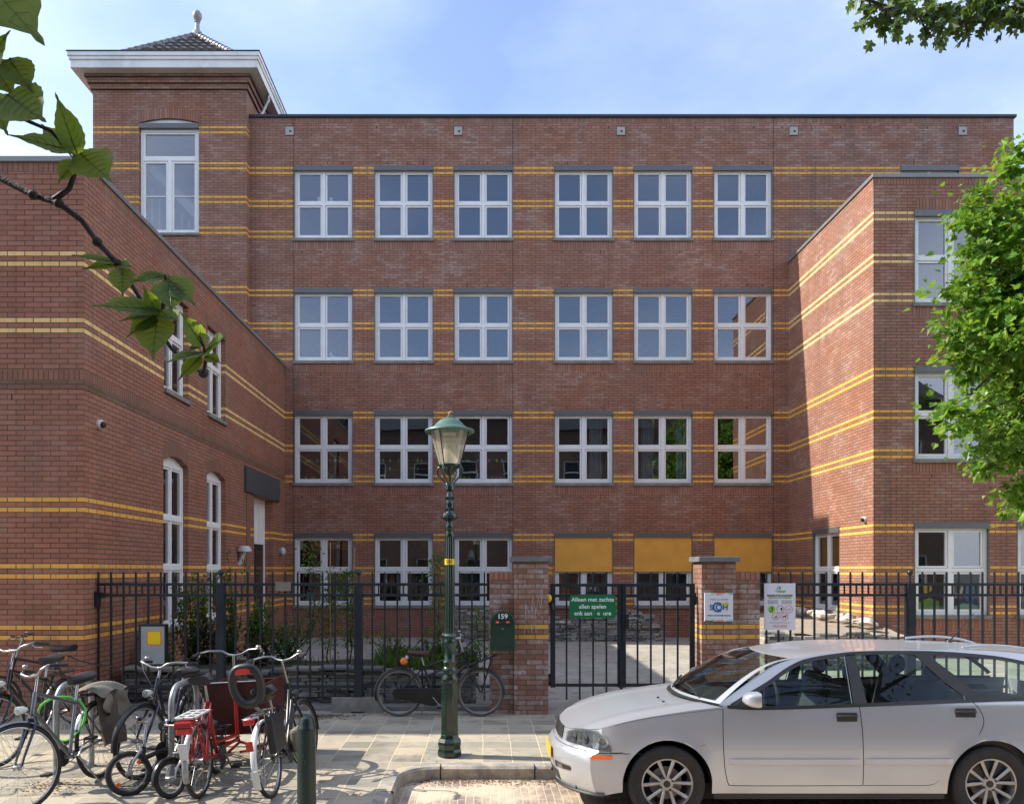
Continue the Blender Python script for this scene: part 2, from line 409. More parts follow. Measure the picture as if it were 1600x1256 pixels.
def _put(name, me, parent, world=(0, 0, 0), rotz=0., local=False):
    o = bpy.data.objects.new(name, me); COL.objects.link(o)
    if parent is not None:
        o.parent = parent
        o.location = Vector(world) if local else Vector(world)-abspos(parent)
    else: o.location = world
    o.rotation_euler = (0, 0, rotz); return o
def abspos(o):
    p = Vector((0, 0, 0))
    while o is not None: p += o.location; o = o.parent
    return p
def build(mb, name, mats, parent=None, smooth=False, world=(0, 0, 0), rotz=0., local=False, bevel=0., auto=None, seg=2):
    o = _put(name, mb.mesh(name, mats, smooth, auto), parent, world, rotz, local)
    if bevel:
        b = o.modifiers.new('bevel', 'BEVEL'); b.width = bevel; b.segments = seg; b.limit_method = 'ANGLE'; b.angle_limit = R(40)
    return o
def tag(o, label=None, cat=None, group=None, kind=None):
    if label: o['label'] = label
    if cat: o['category'] = cat
    if group: o['group'] = group
    if kind: o['kind'] = kind
    return o
def thing(name, label, cat, loc, group=None, rotz=0.):
    o = bpy.data.objects.new(name, None); COL.objects.link(o); o.location = loc; o.rotation_euler = (0, 0, rotz); o.empty_display_size = .2
    return tag(o, label, cat, group)
def copy_tree(o, parent=None, label=None, loc=None):
    c = o.copy(); COL.objects.link(c)
    if parent is not None: c.parent = parent
    if label: c['label'] = label
    if loc is not None: c.location = loc
    for ch in list(o.children):
        copy_tree(ch, c)
    return c
def text_mesh(txt, size, mat, align='CENTER', depth=.0015, sx=1.0):
    cu = bpy.data.curves.new('t', 'FONT'); cu.body = txt; cu.size = size; cu.align_x = align; cu.align_y = 'CENTER'; cu.extrude = depth; cu.offset = size*.012
    ob = bpy.data.objects.new('t', cu); COL.objects.link(ob)
    bpy.context.view_layer.update()
    me = bpy.data.meshes.new_from_object(ob.evaluated_get(bpy.context.evaluated_depsgraph_get()))
    bpy.data.objects.remove(ob); 
    # lay it on a wall facing -Y
    for v in me.vertices: v.co = Vector((v.co.x*sx, -v.co.z, v.co.y))
    me.materials.clear(); me.materials.append(mat); return me

# ------------------------------------------------------------------ camera, sun, sky
cam = bpy.data.cameras.new('camera'); co = bpy.data.objects.new('camera', cam); COL.objects.link(co); S.camera = co
co.location = (0, 0, CH); co.rotation_euler = (R(90), 0, 0)
cam.sensor_width = 36; cam.sensor_fit = 'HORIZONTAL'; cam.lens = 36*F/1600
cam.shift_x = (800-VX)/1600; cam.shift_y = (HZ-628)/1600; cam.clip_start = .05; cam.clip_end = 2000
SD = Vector((-1.15, .1435, 1.)).normalized()
sl = bpy.data.lights.new('sun', 'SUN'); so = bpy.data.objects.new('sun', sl); COL.objects.link(so)
sl.energy = 3.0; sl.angle = R(.5); sl.color = (1., .94, .84)
so.rotation_euler = SD.to_track_quat('Z', 'Y').to_euler(); so.location = (-20, 5, 20)
w = bpy.data.worlds.new('World'); S.world = w; w.use_nodes = True; nt = w.node_tree; nt.nodes.clear(); n = N(nt)
out = n('OutputWorld'); bg = n('Background'); sky = n('TexSky'); sky.sky_type = 'NISHITA'; sky.sun_disc = False
sky.sun_elevation = math.asin(SD.z); sky.sun_rotation = math.atan2(SD.x, SD.y); sky.air_density = 1.0; sky.dust_density = 1.2; sky.ozone_density = 1.5
tc = n('TexCoord').outputs['Generated']
mp = n('Mapping'); mp.inputs['Scale'].default_value = (1., 1., 2.2); mp.inputs['Location'].default_value = (.35, .2, .1); n.link(tc, mp.inputs[0])
cl = n.noise(mp.outputs[0], 1.9, 7, .52)
sx_ = n('SeparateXYZ'); n.link(tc, sx_.inputs[0])
edge = n.math('MULTIPLY', n.math('SUBTRACT', n.math('ABSOLUTE', n.math('ADD', sx_.outputs[0], .02)), .34), .62)
cf = n.ramp(n.math('ADD', cl, edge), [(.34, 0.05), (.50, .20), (.78, .9)])
skyc = n.mix(1., sky.outputs[0], (.98, 1.0, 1.14), 'MULTIPLY')
cc = n.mix(cf, skyc, (6.6, 7.2, 8.4))
n.link(cc, bg.inputs[0]); bg.inputs[1].default_value = .10; n.link(bg.outputs[0], out.inputs[0])
S.view_settings.view_transform = 'Standard'; S.view_settings.look = 'None'; S.view_settings.exposure = 1.38; S.view_settings.gamma = 1
S.view_settings.use_curve_mapping = False
S.render.engine = 'CYCLES'
try:
    S.cycles.max_bounces = 8; S.cycles.transparent_max_bounces = 24; S.cycles.caustics_reflective = False; S.cycles.caustics_refractive = False
    S.cycles.sample_clamp_indirect = 6
except Exception: pass
S.render.resolution_x = 1024; S.render.resolution_y = 803
#=====SETTING=====
# ------------------------------------------------------------------ the ground
def structure(o): return tag(o, kind='structure')
M['asphalt'] = pbr('asphalt', (.06, .058, .056), .9, var=.25, vscale=3, bump=.6, bscale=90)
M['pave'] = tiles('pavement_slabs', .3, .3, 0., [(0., (.22, .20, .16)), (.35, (.34, .31, .235)), (.7, (.43, .375, .275)), (1., (.49, .41, .285))], (.60, .49, .33), .005, sandamt=.6, sthr=.50)
M['yard'] = tiles('yard_slabs', .3, .3, .5, [(0., (.36, .33, .28)), (1., (.46, .42, .35))], (.31, .28, .24), .004, sand=(.45, .41, .35), sandamt=.5)
M['bay'] = tiles('parking_bay_bricks', .21, .07, .5, [(0., (.26, .19, .165)), (1., (.40, .30, .25))], (.50, .40, .28), .005, sand=(.60, .49, .35), sandamt=.85, rot=R(90), sthr=.43)
M['kerb'] = pbr('kerb_stone', (.27, .25, .21), .85, var=.3, vscale=9, bump=1., bscale=35, dirt=((.52, .43, .30), .9))
mb = MB(); mb.poly([(-400, -400, -.03), (400, -400, -.03), (400, 400, -.03), (-400, 400, -.03)])
structure(build(mb, 'ground', M['asphalt']))
KX, KY = -.77, 7.6
mb = MB(); mb.poly([(-40, -4.5, -.004), (40, -4.5, -.004), (40, 3., -.004), (-40, 3., -.004)])
structure(build(mb, 'road', M['asphalt']))
mb = MB(); mb.poly([(-1.6, 3., 0), (40, 3., 0), (40, 8.6, 0), (-1.6, 8.6, 0)])
structure(build(mb, 'parking_bay', M['bay']))
# kerb line: along the bay, rounded corner, then towards the camera; it steps back behind the car
path = [Vector((KX, y)) for y in (3.0, 4., 5., 6., 6.8, KY-.35)]
path += [Vector((KX+.35-.35*math.cos(a), KY-.35+.35*math.sin(a))) for a in [math.pi/2*i/7 for i in range(1, 8)]]
path += [Vector((x, KY)) for x in (-.2, .3, .8)]+[Vector((1.05, KY+.45)), Vector((1.5, KY+.47)), Vector((4, KY+.47)), Vector((12, KY+.47)), Vector((40, KY+.47))]
def offset(path, d):
    o = []
    for i, p in enumerate(path):
        t = (path[min(i+1, len(path)-1)]-path[max(i-1, 0)]).normalized(); o.append(p+Vector((-t.y, t.x))*d)
    return o
inner = offset(path, .14); lip = offset(path, .02)
mb = MB()
for i in range(len(path)-1):
    a, b, c, d, e, f = path[i], path[i+1], lip[i], lip[i+1], inner[i], inner[i+1]
    mb.poly([(a.x, a.y, -.02), (b.x, b.y, -.02), (b.x, b.y, .10), (a.x, a.y, .10)])
    mb.poly([(a.x, a.y, .10), (b.x, b.y, .10), (d.x, d.y, .122), (c.x, c.y, .122)])
    mb.poly([(c.x, c.y, .122), (d.x, d.y, .122), (f.x, f.y, .124), (e.x, e.y, .124)])
for xx in (-.42, .48): mb.box(xx, xx+.012, KY-.003, KY+.137, .0, .1235, 1)
for yy in (5.9, 6.75): mb.box(KX-.137, KX+.003, yy, yy+.012, .0, .1235, 1)
structure(build(mb, 'kerb', [M['kerb'], M['dark']]))
mb = MB(); yy = 10.3
for i in range(len(inner)-1):
    a, b = inner[i], inner[i+1]
    if i < 5: mb.poly([(a.x, a.y, .12), (b.x, b.y, .12), (-30, b.y, .12), (-30, a.y, .12)])
    elif i < 12: mb.poly([(a.x, a.y, .12), (b.x, b.y, .12), (-30, b.y, .12), (-30, a.y, .12)])
    else: mb.poly([(a.x, a.y, gz(a.y)), (b.x, b.y, gz(b.y)), (b.x, yy, gz(yy)), (a.x, yy, gz(yy))])
c = inner[12]
mb.poly([(-30, c.y, gz(c.y)), (c.x, c.y, gz(c.y)), (c.x, yy, gz(yy)), (-30, yy, gz(yy))])
structure(build(mb, 'pavement', M['pave']))
mb = MB(); ys = [10.3, 12, 14, 17.2, 26]
for a, b in zip(ys, ys[1:]): mb.poly([(-16, a, gz(a)), (20, a, gz(a)), (20, b, gz(b)), (-16, b, gz(b))])
structure(build(mb, 'schoolyard', M['yard']))
# sand drift along the kerb and leaf litter
rnd = random.Random(3)
mb = MB()
def litter(x, y, z, s):
    a = rnd.uniform(0, 6.28); t = rnd.uniform(-.6, .6); c, q = math.cos(a)*s, math.sin(a)*s
    mb.poly([(x-c, y-q, z+.002), (x+q*.6, y-c*.6, z+.004+abs(t)*s), (x+c, y+q, z+.002), (x-q*.6, y+c*.6, z+.004+abs(t)*s*.5)])
for i in range(1100):
    x = rnd.uniform(-.7, 1.1); litter(x+rnd.gauss(0, .03), KY-abs(rnd.gauss(0, .10))-.02, 0, rnd.uniform(.004, .013))
for i in range(900): litter(rnd.gauss(-2.3, .28), 10.2-abs(rnd.gauss(0, .10)), .139, rnd.uniform(.008, .022))
for i in range(500): litter(rnd.uniform(-5, 0), 10.3-abs(rnd.gauss(0, .06)), .139, rnd.uniform(.006, .014))
for i in range(300): litter(rnd.gauss(-3.75, .2), rnd.gauss(6.9, .12), .12, rnd.uniform(.006, .015))
for i in range(160): litter(rnd.uniform(-6, 1.5), rnd.uniform(5.8, 9.9), .128, rnd.uniform(.005, .012))
for i in range(110): litter(rnd.uniform(-.6, 1.5), rnd.uniform(5.5, 7.4), .001, rnd.uniform(.004, .010))
for i in range(60): litter(rnd.uniform(.8, 2.8), rnd.uniform(11, 17), .24, rnd.uniform(.01, .03))
tag(build(mb, 'leaf_litter', M['litter']), 'small dry reddish leaves scattered along the kerb and the foot of the railings', 'leaf litter', kind='stuff')

# ------------------------------------------------------------------ the school
XL, YL, YM, XR, YR = -5.08, 10.11, 20.33, 7.79, 15.92
YT, TX0, TX1 = 20.1, -9.87, -5.99
ZTOP = 13.53
WT, WH, WW = 2.95, 1.93, 1.51          # window head of the lowest row, height with sill, width
ROW = 3.12
school = thing('school_building', 'four storey red brick school with yellow bands, white windows and a tiled corner tower', 'school', (0, YM, 0))

def wall(mb, ax, c, u0, u1, z0, z1, holes, out, depth=.26, mi=0, jamb=0):
    """ax 'y': wall on the plane y=c, u is x; ax 'x': plane x=c, u is y. out=+-1 outward direction. holes: (ua,ub,za,zb[,rise])"""
    us = sorted({u0, u1, *[h[0] for h in holes], *[h[1] for h in holes]}); zs = sorted({z0, z1, *[h[2] for h in holes], *[h[3] for h in holes]})
    def pt(u, z, d=0.): return (u, c-out*d, z) if ax == 'y' else (c-out*d, u, z)
    for i in range(len(us)-1):
        for j in range(len(zs)-1):
            a, b, p, q = us[i], us[i+1], zs[j], zs[j+1]
            cu, cz = (a+b)/2, (p+q)/2
            if a < u0-1e-6 or b > u1+1e-6 or p < z0-1e-6 or q > z1+1e-6: continue
            if any(h[0] < cu < h[1] and h[2] < cz < h[3] for h in holes): continue
            mb.poly([pt(a, p), pt(b, p), pt(b, q), pt(a, q)], mi)
    for h in holes:
        a, b, p, q = h[:4]; rise = h[4] if len(h) > 4 else 0
        mb.poly([pt(a, p), pt(a, q-rise), pt(a, q-rise, depth), pt(a, p, depth)], mi)
        mb.poly([pt(b, p), pt(b, q-rise), pt(b, q-rise, depth), pt(b, p, depth)], mi)
        mb.poly([pt(a, p), pt(b, p), pt(b, p, depth), pt(a, p, depth)], mi)
        nseg = 12 if rise else 1
        def arc(t): return q-rise+(rise*(1-(2*t-1)**2) if rise else 0)
        for i in range(nseg):
            t0, t1 = i/nseg, (i+1)/nseg; x0, x1 = a+(b-a)*t0, a+(b-a)*t1
            mb.poly([pt(x0, arc(t0)), pt(x1, arc(t1)), pt(x1, arc(t1), depth), pt(x0, arc(t0), depth)], mi)
            if rise: mb.poly([pt(x0, arc(t0)), pt(x1, arc(t1)), pt(x1, q), pt(x0, q)], mi)

MWX = [-4.098, -2.046, -.013, 2.549, 4.575, 6.617]
def wz(r): return WT-WH+ROW*r
mholes = [(x-WW/2, x+WW/2, wz(r), wz(r)+WH) for r in range(4) for x in MWX]+[(11.39-WW/2, 11.39+WW/2, wz(3), wz(3)+WH)]
mb = MB()
wall(mb, 'y', YM, TX1, 13.53, 0, ZTOP, mholes, -1)
mb.poly([(13.53, YM, 0), (13.53, YM+7, 0), (13.53, YM+7, ZTOP), (13.53, YM, ZTOP)], 0)
mb.poly([(TX1, YM+7, 9), (13.53, YM+7, 9), (13.53, YM+7, ZTOP), (TX1, YM+7, ZTOP)], 0)
# soldier course under the sills, weep holes, movement joints
for r in range(4):
    for x in MWX+([11.39] if r == 3 else []):
        if r or x < 2: mb.box(x-.78, x+.78, YM-.003, YM+.05, wz(r)-.20, wz(r)-.003, 1)
        for dx in (-.55, -.08, .42): mb.box(x+dx, x+dx+.012, YM-.004, YM+.05, wz(r)-.31, wz(r)-.245, 2)
        for dx in (-.42, .1, .5): mb.box(x+dx, x+dx+.012, YM-.004, YM+.05, wz(r)+WH+.03, wz(r)+WH+.095, 2)
for x in (-4.868, .738, 7.40): mb.box(x-.006, x+.006, YM-.0035, YM+.05, .27, ZTOP-.01, 3)
for i in range(26): mb.box(-5.7+i*.74, -5.688+i*.74, YM-.004, YM+.05, 13.25, 13.31, 2)
mb.box(TX1+.02, 13.52, YM-.003, YM+.05, ZTOP-.11, ZTOP-.005, 1)
build(mb, 'main_wall', [M['brick'], M['soldier'], M['dark'], M['joint']], school)
mb = MB(); mb.box(TX1-.02, 13.58, YM-.05, YM+.3, ZTOP, ZTOP+.07)
mb.box(13.25, 13.58, YM+.3, YM+7, ZTOP, ZTOP+.07)
build(mb, 'roof_edge', M['coping_dark'], school, bevel=.006)
mb = MB(); mb.box(TX1, 13.5, YM+.02, YM+6.95, ZTOP-.35, ZTOP-.12)
build(mb, 'flat_roof', M['coping_dark'], school)
M['canvas_stone'] = pbr('pale_cement', (.42, .40, .36), .9)
# nest boxes
for px in (452.5, 716, 970, 1240, 1504):
    x = (px-VX)/61.2; z = 13.19; mb = MB()
    mb.box(x-.105, x+.105, YM-.02, YM+.03, z-.105, z+.105, 0); mb.box(x-.005, x+.045, YM-.024, YM, z-.03, z+.01, 1)
    mb.box(x-.112, x+.112, YM-.004, YM+.02, z-.112, z+.122, 1)
    build(mb, 'nest_box', [M['canvas_stone'], M['dark']], school, bevel=0)

# left wing
lfront = []
DOOR = (17.6, 19.2, .2, 3.66)
LWIN = [(12.62, 13.69), (14.60, 15.66)]
lh = [DOOR]+[(a, b, 1.02, 3.86, .12) for a, b in LWIN]+[(a+.03, b, 4.84, 6.5) for a, b in LWIN]
ZL = 7.17
mb = MB()
wall(mb, 'y', YL, -14, XL, 0, ZL, [], -1)
wall(mb, 'x', XL, YL, YM, 0, ZL, lh, 1, depth=.22)
mb.box(-13.9, XL+.003, YL-.003, YL+.1, 4.415, 4.535, 1)
mb.box(XL-.1, XL+.0035, YL+.0, YM-.01, 4.415, 4.535, 1)
mb.box(-13.9, XL+.0025, YL-.0025, YL+.1, 4.29, 4.415, 3); mb.box(XL-.1, XL+.003, YL, YM-.01, 4.29, 4.415, 3)
mb.box(-13.9, XL+.003, YL-.003, YL+.1, ZL-.12, ZL-.002, 1); mb.box(XL-.1, XL+.0035, YL, YM-.01, ZL-.12, ZL-.002, 1)
for a, b in LWIN:
    # flat and segmental soldier arches
    mb.box(XL-.1, XL+.0028, a-.04, b+.04, 6.503, 6.72, 1)
    for i in range(12):
        t0, t1 = i/12, (i+1)/12; f = lambda t: 3.74+.12*(1-(2*t-1)**2)
        y0, y1 = a+(b-a)*t0, a+(b-a)*t1
        mb.poly([(XL+.003, y0, f(t0)), (XL+.003, y1, f(t1)), (XL+.003, y1+(t1-.5)*.1, f(t1)+.22), (XL+.003, y0+(t0-.5)*.1, f(t0)+.22)], 1)
mb.box(-7.2, -7.188, YL-.004, YL+.05, 4.16, 4.23, 2); mb.box(-6.0, -5.988, YL-.004, YL+.05, 4.16, 4.23, 2)
build(mb, 'wing_wall', [M['brick_left'], M['soldier_dark'], M['dark'], brick('brick_stained', bands=False, white=.05, tint=(.6, .72, .7))], school)
mb = MB(); mb.box(-14, XL+.03, YL-.03, YL+.25, ZL, ZL+.07); mb.box(XL-.25, XL+.03, YL+.25, YM, ZL, ZL+.07)
build(mb, 'wing_coping', M['coping'], school, bevel=.006)
mb = MB(); mb.box(-13.9, XL-.02, YL+.02, YM, ZL-.4, ZL-.2); build(mb, 'wing_roof', M['coping_dark'], school)
# right wing
RWX = [9.355, 11.41]
rh = [(x-WW/2, x+WW/2, wz(r), wz(r)+WH) for r in range(3) for x in RWX if not (r and x > 10)]
rh += [(13.4-WW/2, 13.4+WW/2, wz(r), wz(r)+WH) for r in range(3)]
ZR = 9.83; SIDE = (17.43, 18.86)
mb = MB()
wall(mb, 'y', YR, XR, 17, 0, ZR, rh, -1)
wall(mb, 'x', XR, YR, YM, 0, ZR, [(SIDE[0], SIDE[1], wz(0), WT)], -1, depth=.2)
for h in rh:
    mb.box(h[0]-.02, h[1]+.02, YR-.003, YR+.05, h[2]-.20, h[2]-.003, 1)
    if h[2] > 6: mb.box(h[0]+.05, h[1]-.05, YR-.003, YR+.05, h[3]+.003, h[3]+.22, 1)
    for dx in (.35, 1.1): mb.box(h[0]+dx, h[0]+dx+.012, YR-.004, YR+.05, h[2]-.31, h[2]-.245, 2)
mb.box(XR-.003, 16.9, YR-.003, YR+.1, ZR-.12, ZR-.002, 1)
build(mb, 'wing_wall', [M['brick_right'], M['soldier'], M['dark']], school)
mb = MB(); mb.box(XR-.03, 17, YR-.03, YR+.25, ZR, ZR+.075); mb.box(XR-.03, XR+.25, YR+.25, YM, ZR, ZR+.075)
build(mb, 'wing_coping', M['coping'], school, bevel=.006)
mb = MB(); mb.box(XR+.02, 16.9, YR+.02, YM, ZR-.4, ZR-.2); build(mb, 'wing_roof', M['coping_dark'], school)
# rooms behind the windows
mb = MB()
for z in (.15, 3.25, 6.4, 9.5): mb.box(TX1+.1, 13.4, YM+.27, YM+6.8, z, z+.18)
mb.box(TX1+.1, 13.4, YM+6.0, YM+6.2, .3, 13.1)
for x in (-5.9, .98, 7.6, 13.3): mb.box(x, x+.12, YM+.27, YM+6, .3, 13.1)
for z in (.15, 3.9): mb.box(-11, XL-.24, YL+.3, YM-.1, z, z+.18)
mb.box(-11, -10.8, YL+.3, YM, .3, 6.8); mb.box(-11, XL-.24, 13.95, 14.05, .3, 6.8)
for z in (.15, 3.25, 6.4): mb.box(XR+.24, 16.5, YR+.28, YM-.1, z, z+.18)
mb.box(10.3, 10.42, YR+.28, YM-.1, .3, 9.3); mb.box(XR+.3, 16.5, YM-.2, YM-.1, .3, 9.3)
build(mb, 'interior', M['inner'], school)

# ------------------------------------------------------------------ windows
def ringbox(mb, x0, x1, z0, z1, wd, y0, y1, mi=None, wb=None):
    wb = wb or wd
    mb.box(x0, x0+wd, y0, y1, z0, z1, mi); mb.box(x1-wd, x1, y0, y1, z0, z1, mi)
    mb.box(x0+wd, x1-wd, y0, y1, z0, z0+wb, mi); mb.box(x0+wd, x1-wd, y0, y1, z1-wd, z1, mi)
H = WH
FR = MB()                       # 2x2 window, local: x across, z up from the bottom of the sill, outside is -y
zb, zt = .075, H-.115
ringbox(FR, -WW/2+.02, WW/2-.02, zb, zt+.03, .062, .055, .14)
FR.box(-.037, .037, .055, .14, zb+.062, zt-.032)
zm = zb+.062+(zt-.032-zb-.062)*.51
FR.box(-WW/2+.082, -.037, .055, .14, zm-.033, zm+.033); FR.box(.037, WW/2-.082, .055, .14, zm-.033, zm+.033)
GL = MB()
for sx0, sx1 in ((-WW/2+.082, -.037), (.037, WW/2-.082)):
    for za, zc in ((zb+.062, zm-.033), (zm+.033, zt-.032)):
        ringbox(FR, sx0+.006, sx1-.006, za+.006, zc-.006, .043, .075, .125)
        GL.poly([(sx0+.045, .105, za+.045), (sx1-.045, .105, za+.045), (sx1-.045, .105, zc-.045), (sx0+.045, .105, zc-.045)])
FRm = FR.mesh('window_frame', M['white']); GLm = GL.mesh('window_glass', M['glass'])
SI = MB(); SI.box(-WW/2-.02, WW/2+.02, -.045, .10, 0, .072); SIm = SI.mesh('window_sill', M['concrete'])
BB = MB(); BB.box(-WW/2+.003, WW/2-.003, -.022, .12, H-.125, H-.003)
BB.box(-WW/2+.002, -WW/2+.02, -.004, .06, .075, H-.126); BB.box(WW/2-.02, WW/2-.002, -.004, .06, .075, H-.126)
BBm = BB.mesh('screen_box', M['grey_alu'])
def win22(parent, wx, wy, wz0, rot=0., blind=0., label=None, mirror=1., tilt=False):
    o = _put('window', FRm, parent, (wx, wy, wz0), rot)
    if label: o['label'] = label
    for nm, me in (('glass', GLm), ('sill', SIm), ('screen_box', BBm)):
        g_ = _put(nm, me, o, local=True)
        if nm == 'glass': g_.rotation_euler = (R(random.uniform(-.12, .12)), 0, R(random.uniform(-.3, .3)))
    if blind:
        b = MB(); b.box(-WW/2+.022, WW/2-.022, .012, .018, H-.126-blind, H-.12); b.box(-WW/2+.022, WW/2-.022, .005, .025, H-.145-blind, H-.126-blind, 1)
        build(b, 'sun_screen', [M['orange'], M['grey_alu']], o, local=True)
    return o
for r in range(4):
    for i, x in enumerate(MWX):
        lab = 'white window with an orange sun screen pulled half down' if (r == 0 and i > 2) else None
        win22(school, x, YM, wz(r), blind=.87 if (r == 0 and i > 2) else 0, label=lab)
win22(school, 11.39, YM, wz(3))
for h in rh: win22(school, (h[0]+h[1])/2, YR, h[2])
wx = win22(school, XR, (SIDE[0]+SIDE[1])/2, wz(0), rot=R(-90)); wx.scale = ((SIDE[1]-SIDE[0])/WW, 1, 1)
# tall arched windows of the left wing (local like above, rotated to face +x)
def tallwin(w, h, rise, trans, arched):
    fr = MB(); gl = MB(); top = h-rise
    ringbox(fr, -w/2+.004, w/2-.004, .05, top, .062, .09, .17)
    if arched:
        for i in range(12):
            t0, t1 = i/12, (i+1)/12; x0, x1 = -w/2+.004+(w-.008)*t0, -w/2+.004+(w-.008)*t1; f = lambda t: top+(rise-.004)*(1-(2*t-1)**2)
            fr.ring([[(x0, y, top-.01), (x0, y, f(t0))] for y in (.10,)] + [[(x1, y, top-.01), (x1, y, f(t1))] for y in (.10,)], closed_ring=False, caps=False)
    zs = [.112]+[t for t in trans]+[top-.062]
    for t in trans: fr.box(-w/2+.066, w/2-.066, .08, .17, t-.035, t+.035)
    for a, b in zip(zs, zs[1:]):
        a2, b2 = a+(.035 if a in trans else 0), b-(.035 if b in trans else 0)
        fr.box(-.03, .03, .09, .17, a2, b2)
        for x0, x1 in ((-w/2+.066, -.03), (.03, w/2-.066)):
            ringbox(fr, x0+.003, x1-.003, a2+.003, b2-.003, .035, .105, .155)
            gl.poly([(x0+.03, .13, a2+.03), (x1-.03, .13, a2+.03), (x1-.03, .13, b2-.03), (x0+.03, .13, b2-.03)])
    sl_ = MB(); sl_.box(-w/2-.02, w/2+.02, -.05, .14, -.02, .05)
    return fr.mesh('tall_frame', M['white']), gl.mesh('tall_glass', M['glass']), sl_.mesh('tall_sill', M['concrete'])
A = tallwin(1.06, 2.84, .12, [1.01, 1.82], True); B = tallwin(1.03, 1.66, 0, [1.0], False)
for a, b in LWIN:
    for (fm, gm, sm), z0, yy0 in ((A, 1.02, (a+b)/2), (B, 4.84, (a+b)/2+.015)):
        o = _put('window', fm, school, (XL, yy0, z0), R(90)); _put('glass', gm, o, local=True); _put('sill', sm, o, local=True)
# entrance
mb = MB(); xd = XL-.20
mb.box(xd-.06, xd, 17.6, 17.70, .2, 3.66, 0); mb.box(xd-.06, xd, 19.10, 19.2, .2, 3.66, 0); mb.box(xd-.06, xd, 17.7, 19.1, 3.56, 3.66, 0); mb.box(xd-.06, xd, 17.7, 19.1, 2.60, 2.68, 0)
for i in range(8): mb.box(xd-.055, xd-.02+(.012 if i % 2 else 0), 17.7+i*.175, 17.875+i*.175, 2.68, 3.56, 0)
d0 = build(mb, 'door_frame', M['white'], school, bevel=0)
mb = MB(); mb.box(xd-.05, xd-.015, 17.705, 19.095, .22, 2.60); mb.box(xd-.02, xd-.006, 17.8, 18.32, 1.1, 2.45, 1); mb.box(xd-.02, xd-.006, 18.48, 19.0, 1.1, 2.45, 1); mb.box(xd-.015, xd+.03, 18.38, 18.41, 1.1, 1.5, 2)
build(mb, 'door', [M['plastic'], M['glass'], M['chrome']], school)
mb = MB(); mb.box(XL-.2, XL+.06, 16.86, 19.62, 3.662, 4.20)
build(mb, 'door_lintel', M['lintel'], school, bevel=.008)
mb = MB(); mb.box(XL+.002, XL+.012, 17.02, 17.30, .28, 3.66)
build(mb, 'pilaster', M['soldier_dark'], school)

# ------------------------------------------------------------------ tower
TH = 14.5; TY1 = 23.98; cx = (TX0+TX1)/2; cy = (YT+TY1)/2
mb = MB()
TW = (-8.71, -7.195, 10.43, 13.39, .11)
wall(mb, 'y', YT, TX0, TX1, 0, TH, [TW], -1, depth=.2)
wall(mb, 'x', TX1, YT, TY1, 0, TH, [], 1); wall(mb, 'x', TX0, YT, TY1, 0, TH, [], -1); wall(mb, 'y', TY1, TX0, TX1, 0, TH, [], 1)
for z0, z1, o in ((14.10, 14.23, .05), (14.23, 14.36, .10), (14.36, 14.5, .15)):
    mb.box(TX0-o, TX1+o, YT-o, TY1+o, z0, z1, 0)
for i in range(12):
    t0, t1 = i/12, (i+1)/12; f = lambda t: 13.28+.11*(1-(2*t-1)**2); x0, x1 = TW[0]+1.515*t0, TW[0]+1.515*t1
    mb.poly([(x0, YT-.003, f(t0)), (x1, YT-.003, f(t1)), (x1+(t1-.5)*.1, YT-.003, f(t1)+.26), (x0+(t0-.5)*.1, YT-.003, f(t0)+.26)], 1)
for x in (-9.4, -8.55, -7.7, -6.8): mb.box(x, x+.012, YT-.004, YT+.05, 13.98, 14.05, 2)
build(mb, 'tower_wall', [M['brick_tower'], M['soldier'], M['dark']], school)
mb = MB(); mb.box(TX0+.3, TX1-.3, YT+3, YT+3.1, 9, 14); mb.box(TX0+.1, TX1-.1, YT+.21, TY1-.1, 10.1, 10.3)
for i in range(10): mb.box(-8.9+i*.20, -8.86+i*.20, YT+1.2, YT+1.24, 10.3, 12.2-i*.17)
mb.ring([[(-8.9, YT+1.15, 12.9), (-8.9, YT+1.3, 12.9), (-8.9, YT+1.3, 12.6), (-8.9, YT+1.15, 12.6)], [(-6.9, YT+1.15, 10.9), (-6.9, YT+1.3, 10.9), (-6.9, YT+1.3, 10.5), (-6.9, YT+1.15, 10.5)]])
build(mb, 'staircase', M['white'], school)
mb = MB(); o = .43
for (z0, z1, g) in ((14.43, 14.62, 0.), (14.62, 14.70, .03), (14.70, 14.80, .055)):
    oo = o-.05+g
    ringz = [(TX0-oo, YT-oo), (TX1+oo, YT-oo), (TX1+oo, TY1+oo), (TX0-oo, TY1+oo)]
    mb.ring([[(x, y, z) for x, y in ringz] for z in (z0, z1)])
build(mb, 'cornice', M['fascia'], school, bevel=.008)
mb = MB(); oo = .45; e = .04
for a in (0, 1):
    pass
mb.box(TX0-oo, TX1+oo, YT-oo, YT-oo+e, 14.802, 14.825); mb.box(TX0-oo, TX1+oo, TY1+oo-e, TY1+oo, 14.802, 14.825); mb.box(TX0-oo, TX0-oo+e, YT-oo+e, TY1+oo-e, 14.802, 14.825); mb.box(TX1+oo-e, TX1+oo, YT-oo+e, TY1+oo-e, 14.802, 14.825)
build(mb, 'gutter_edge', M['coping_dark'], school)
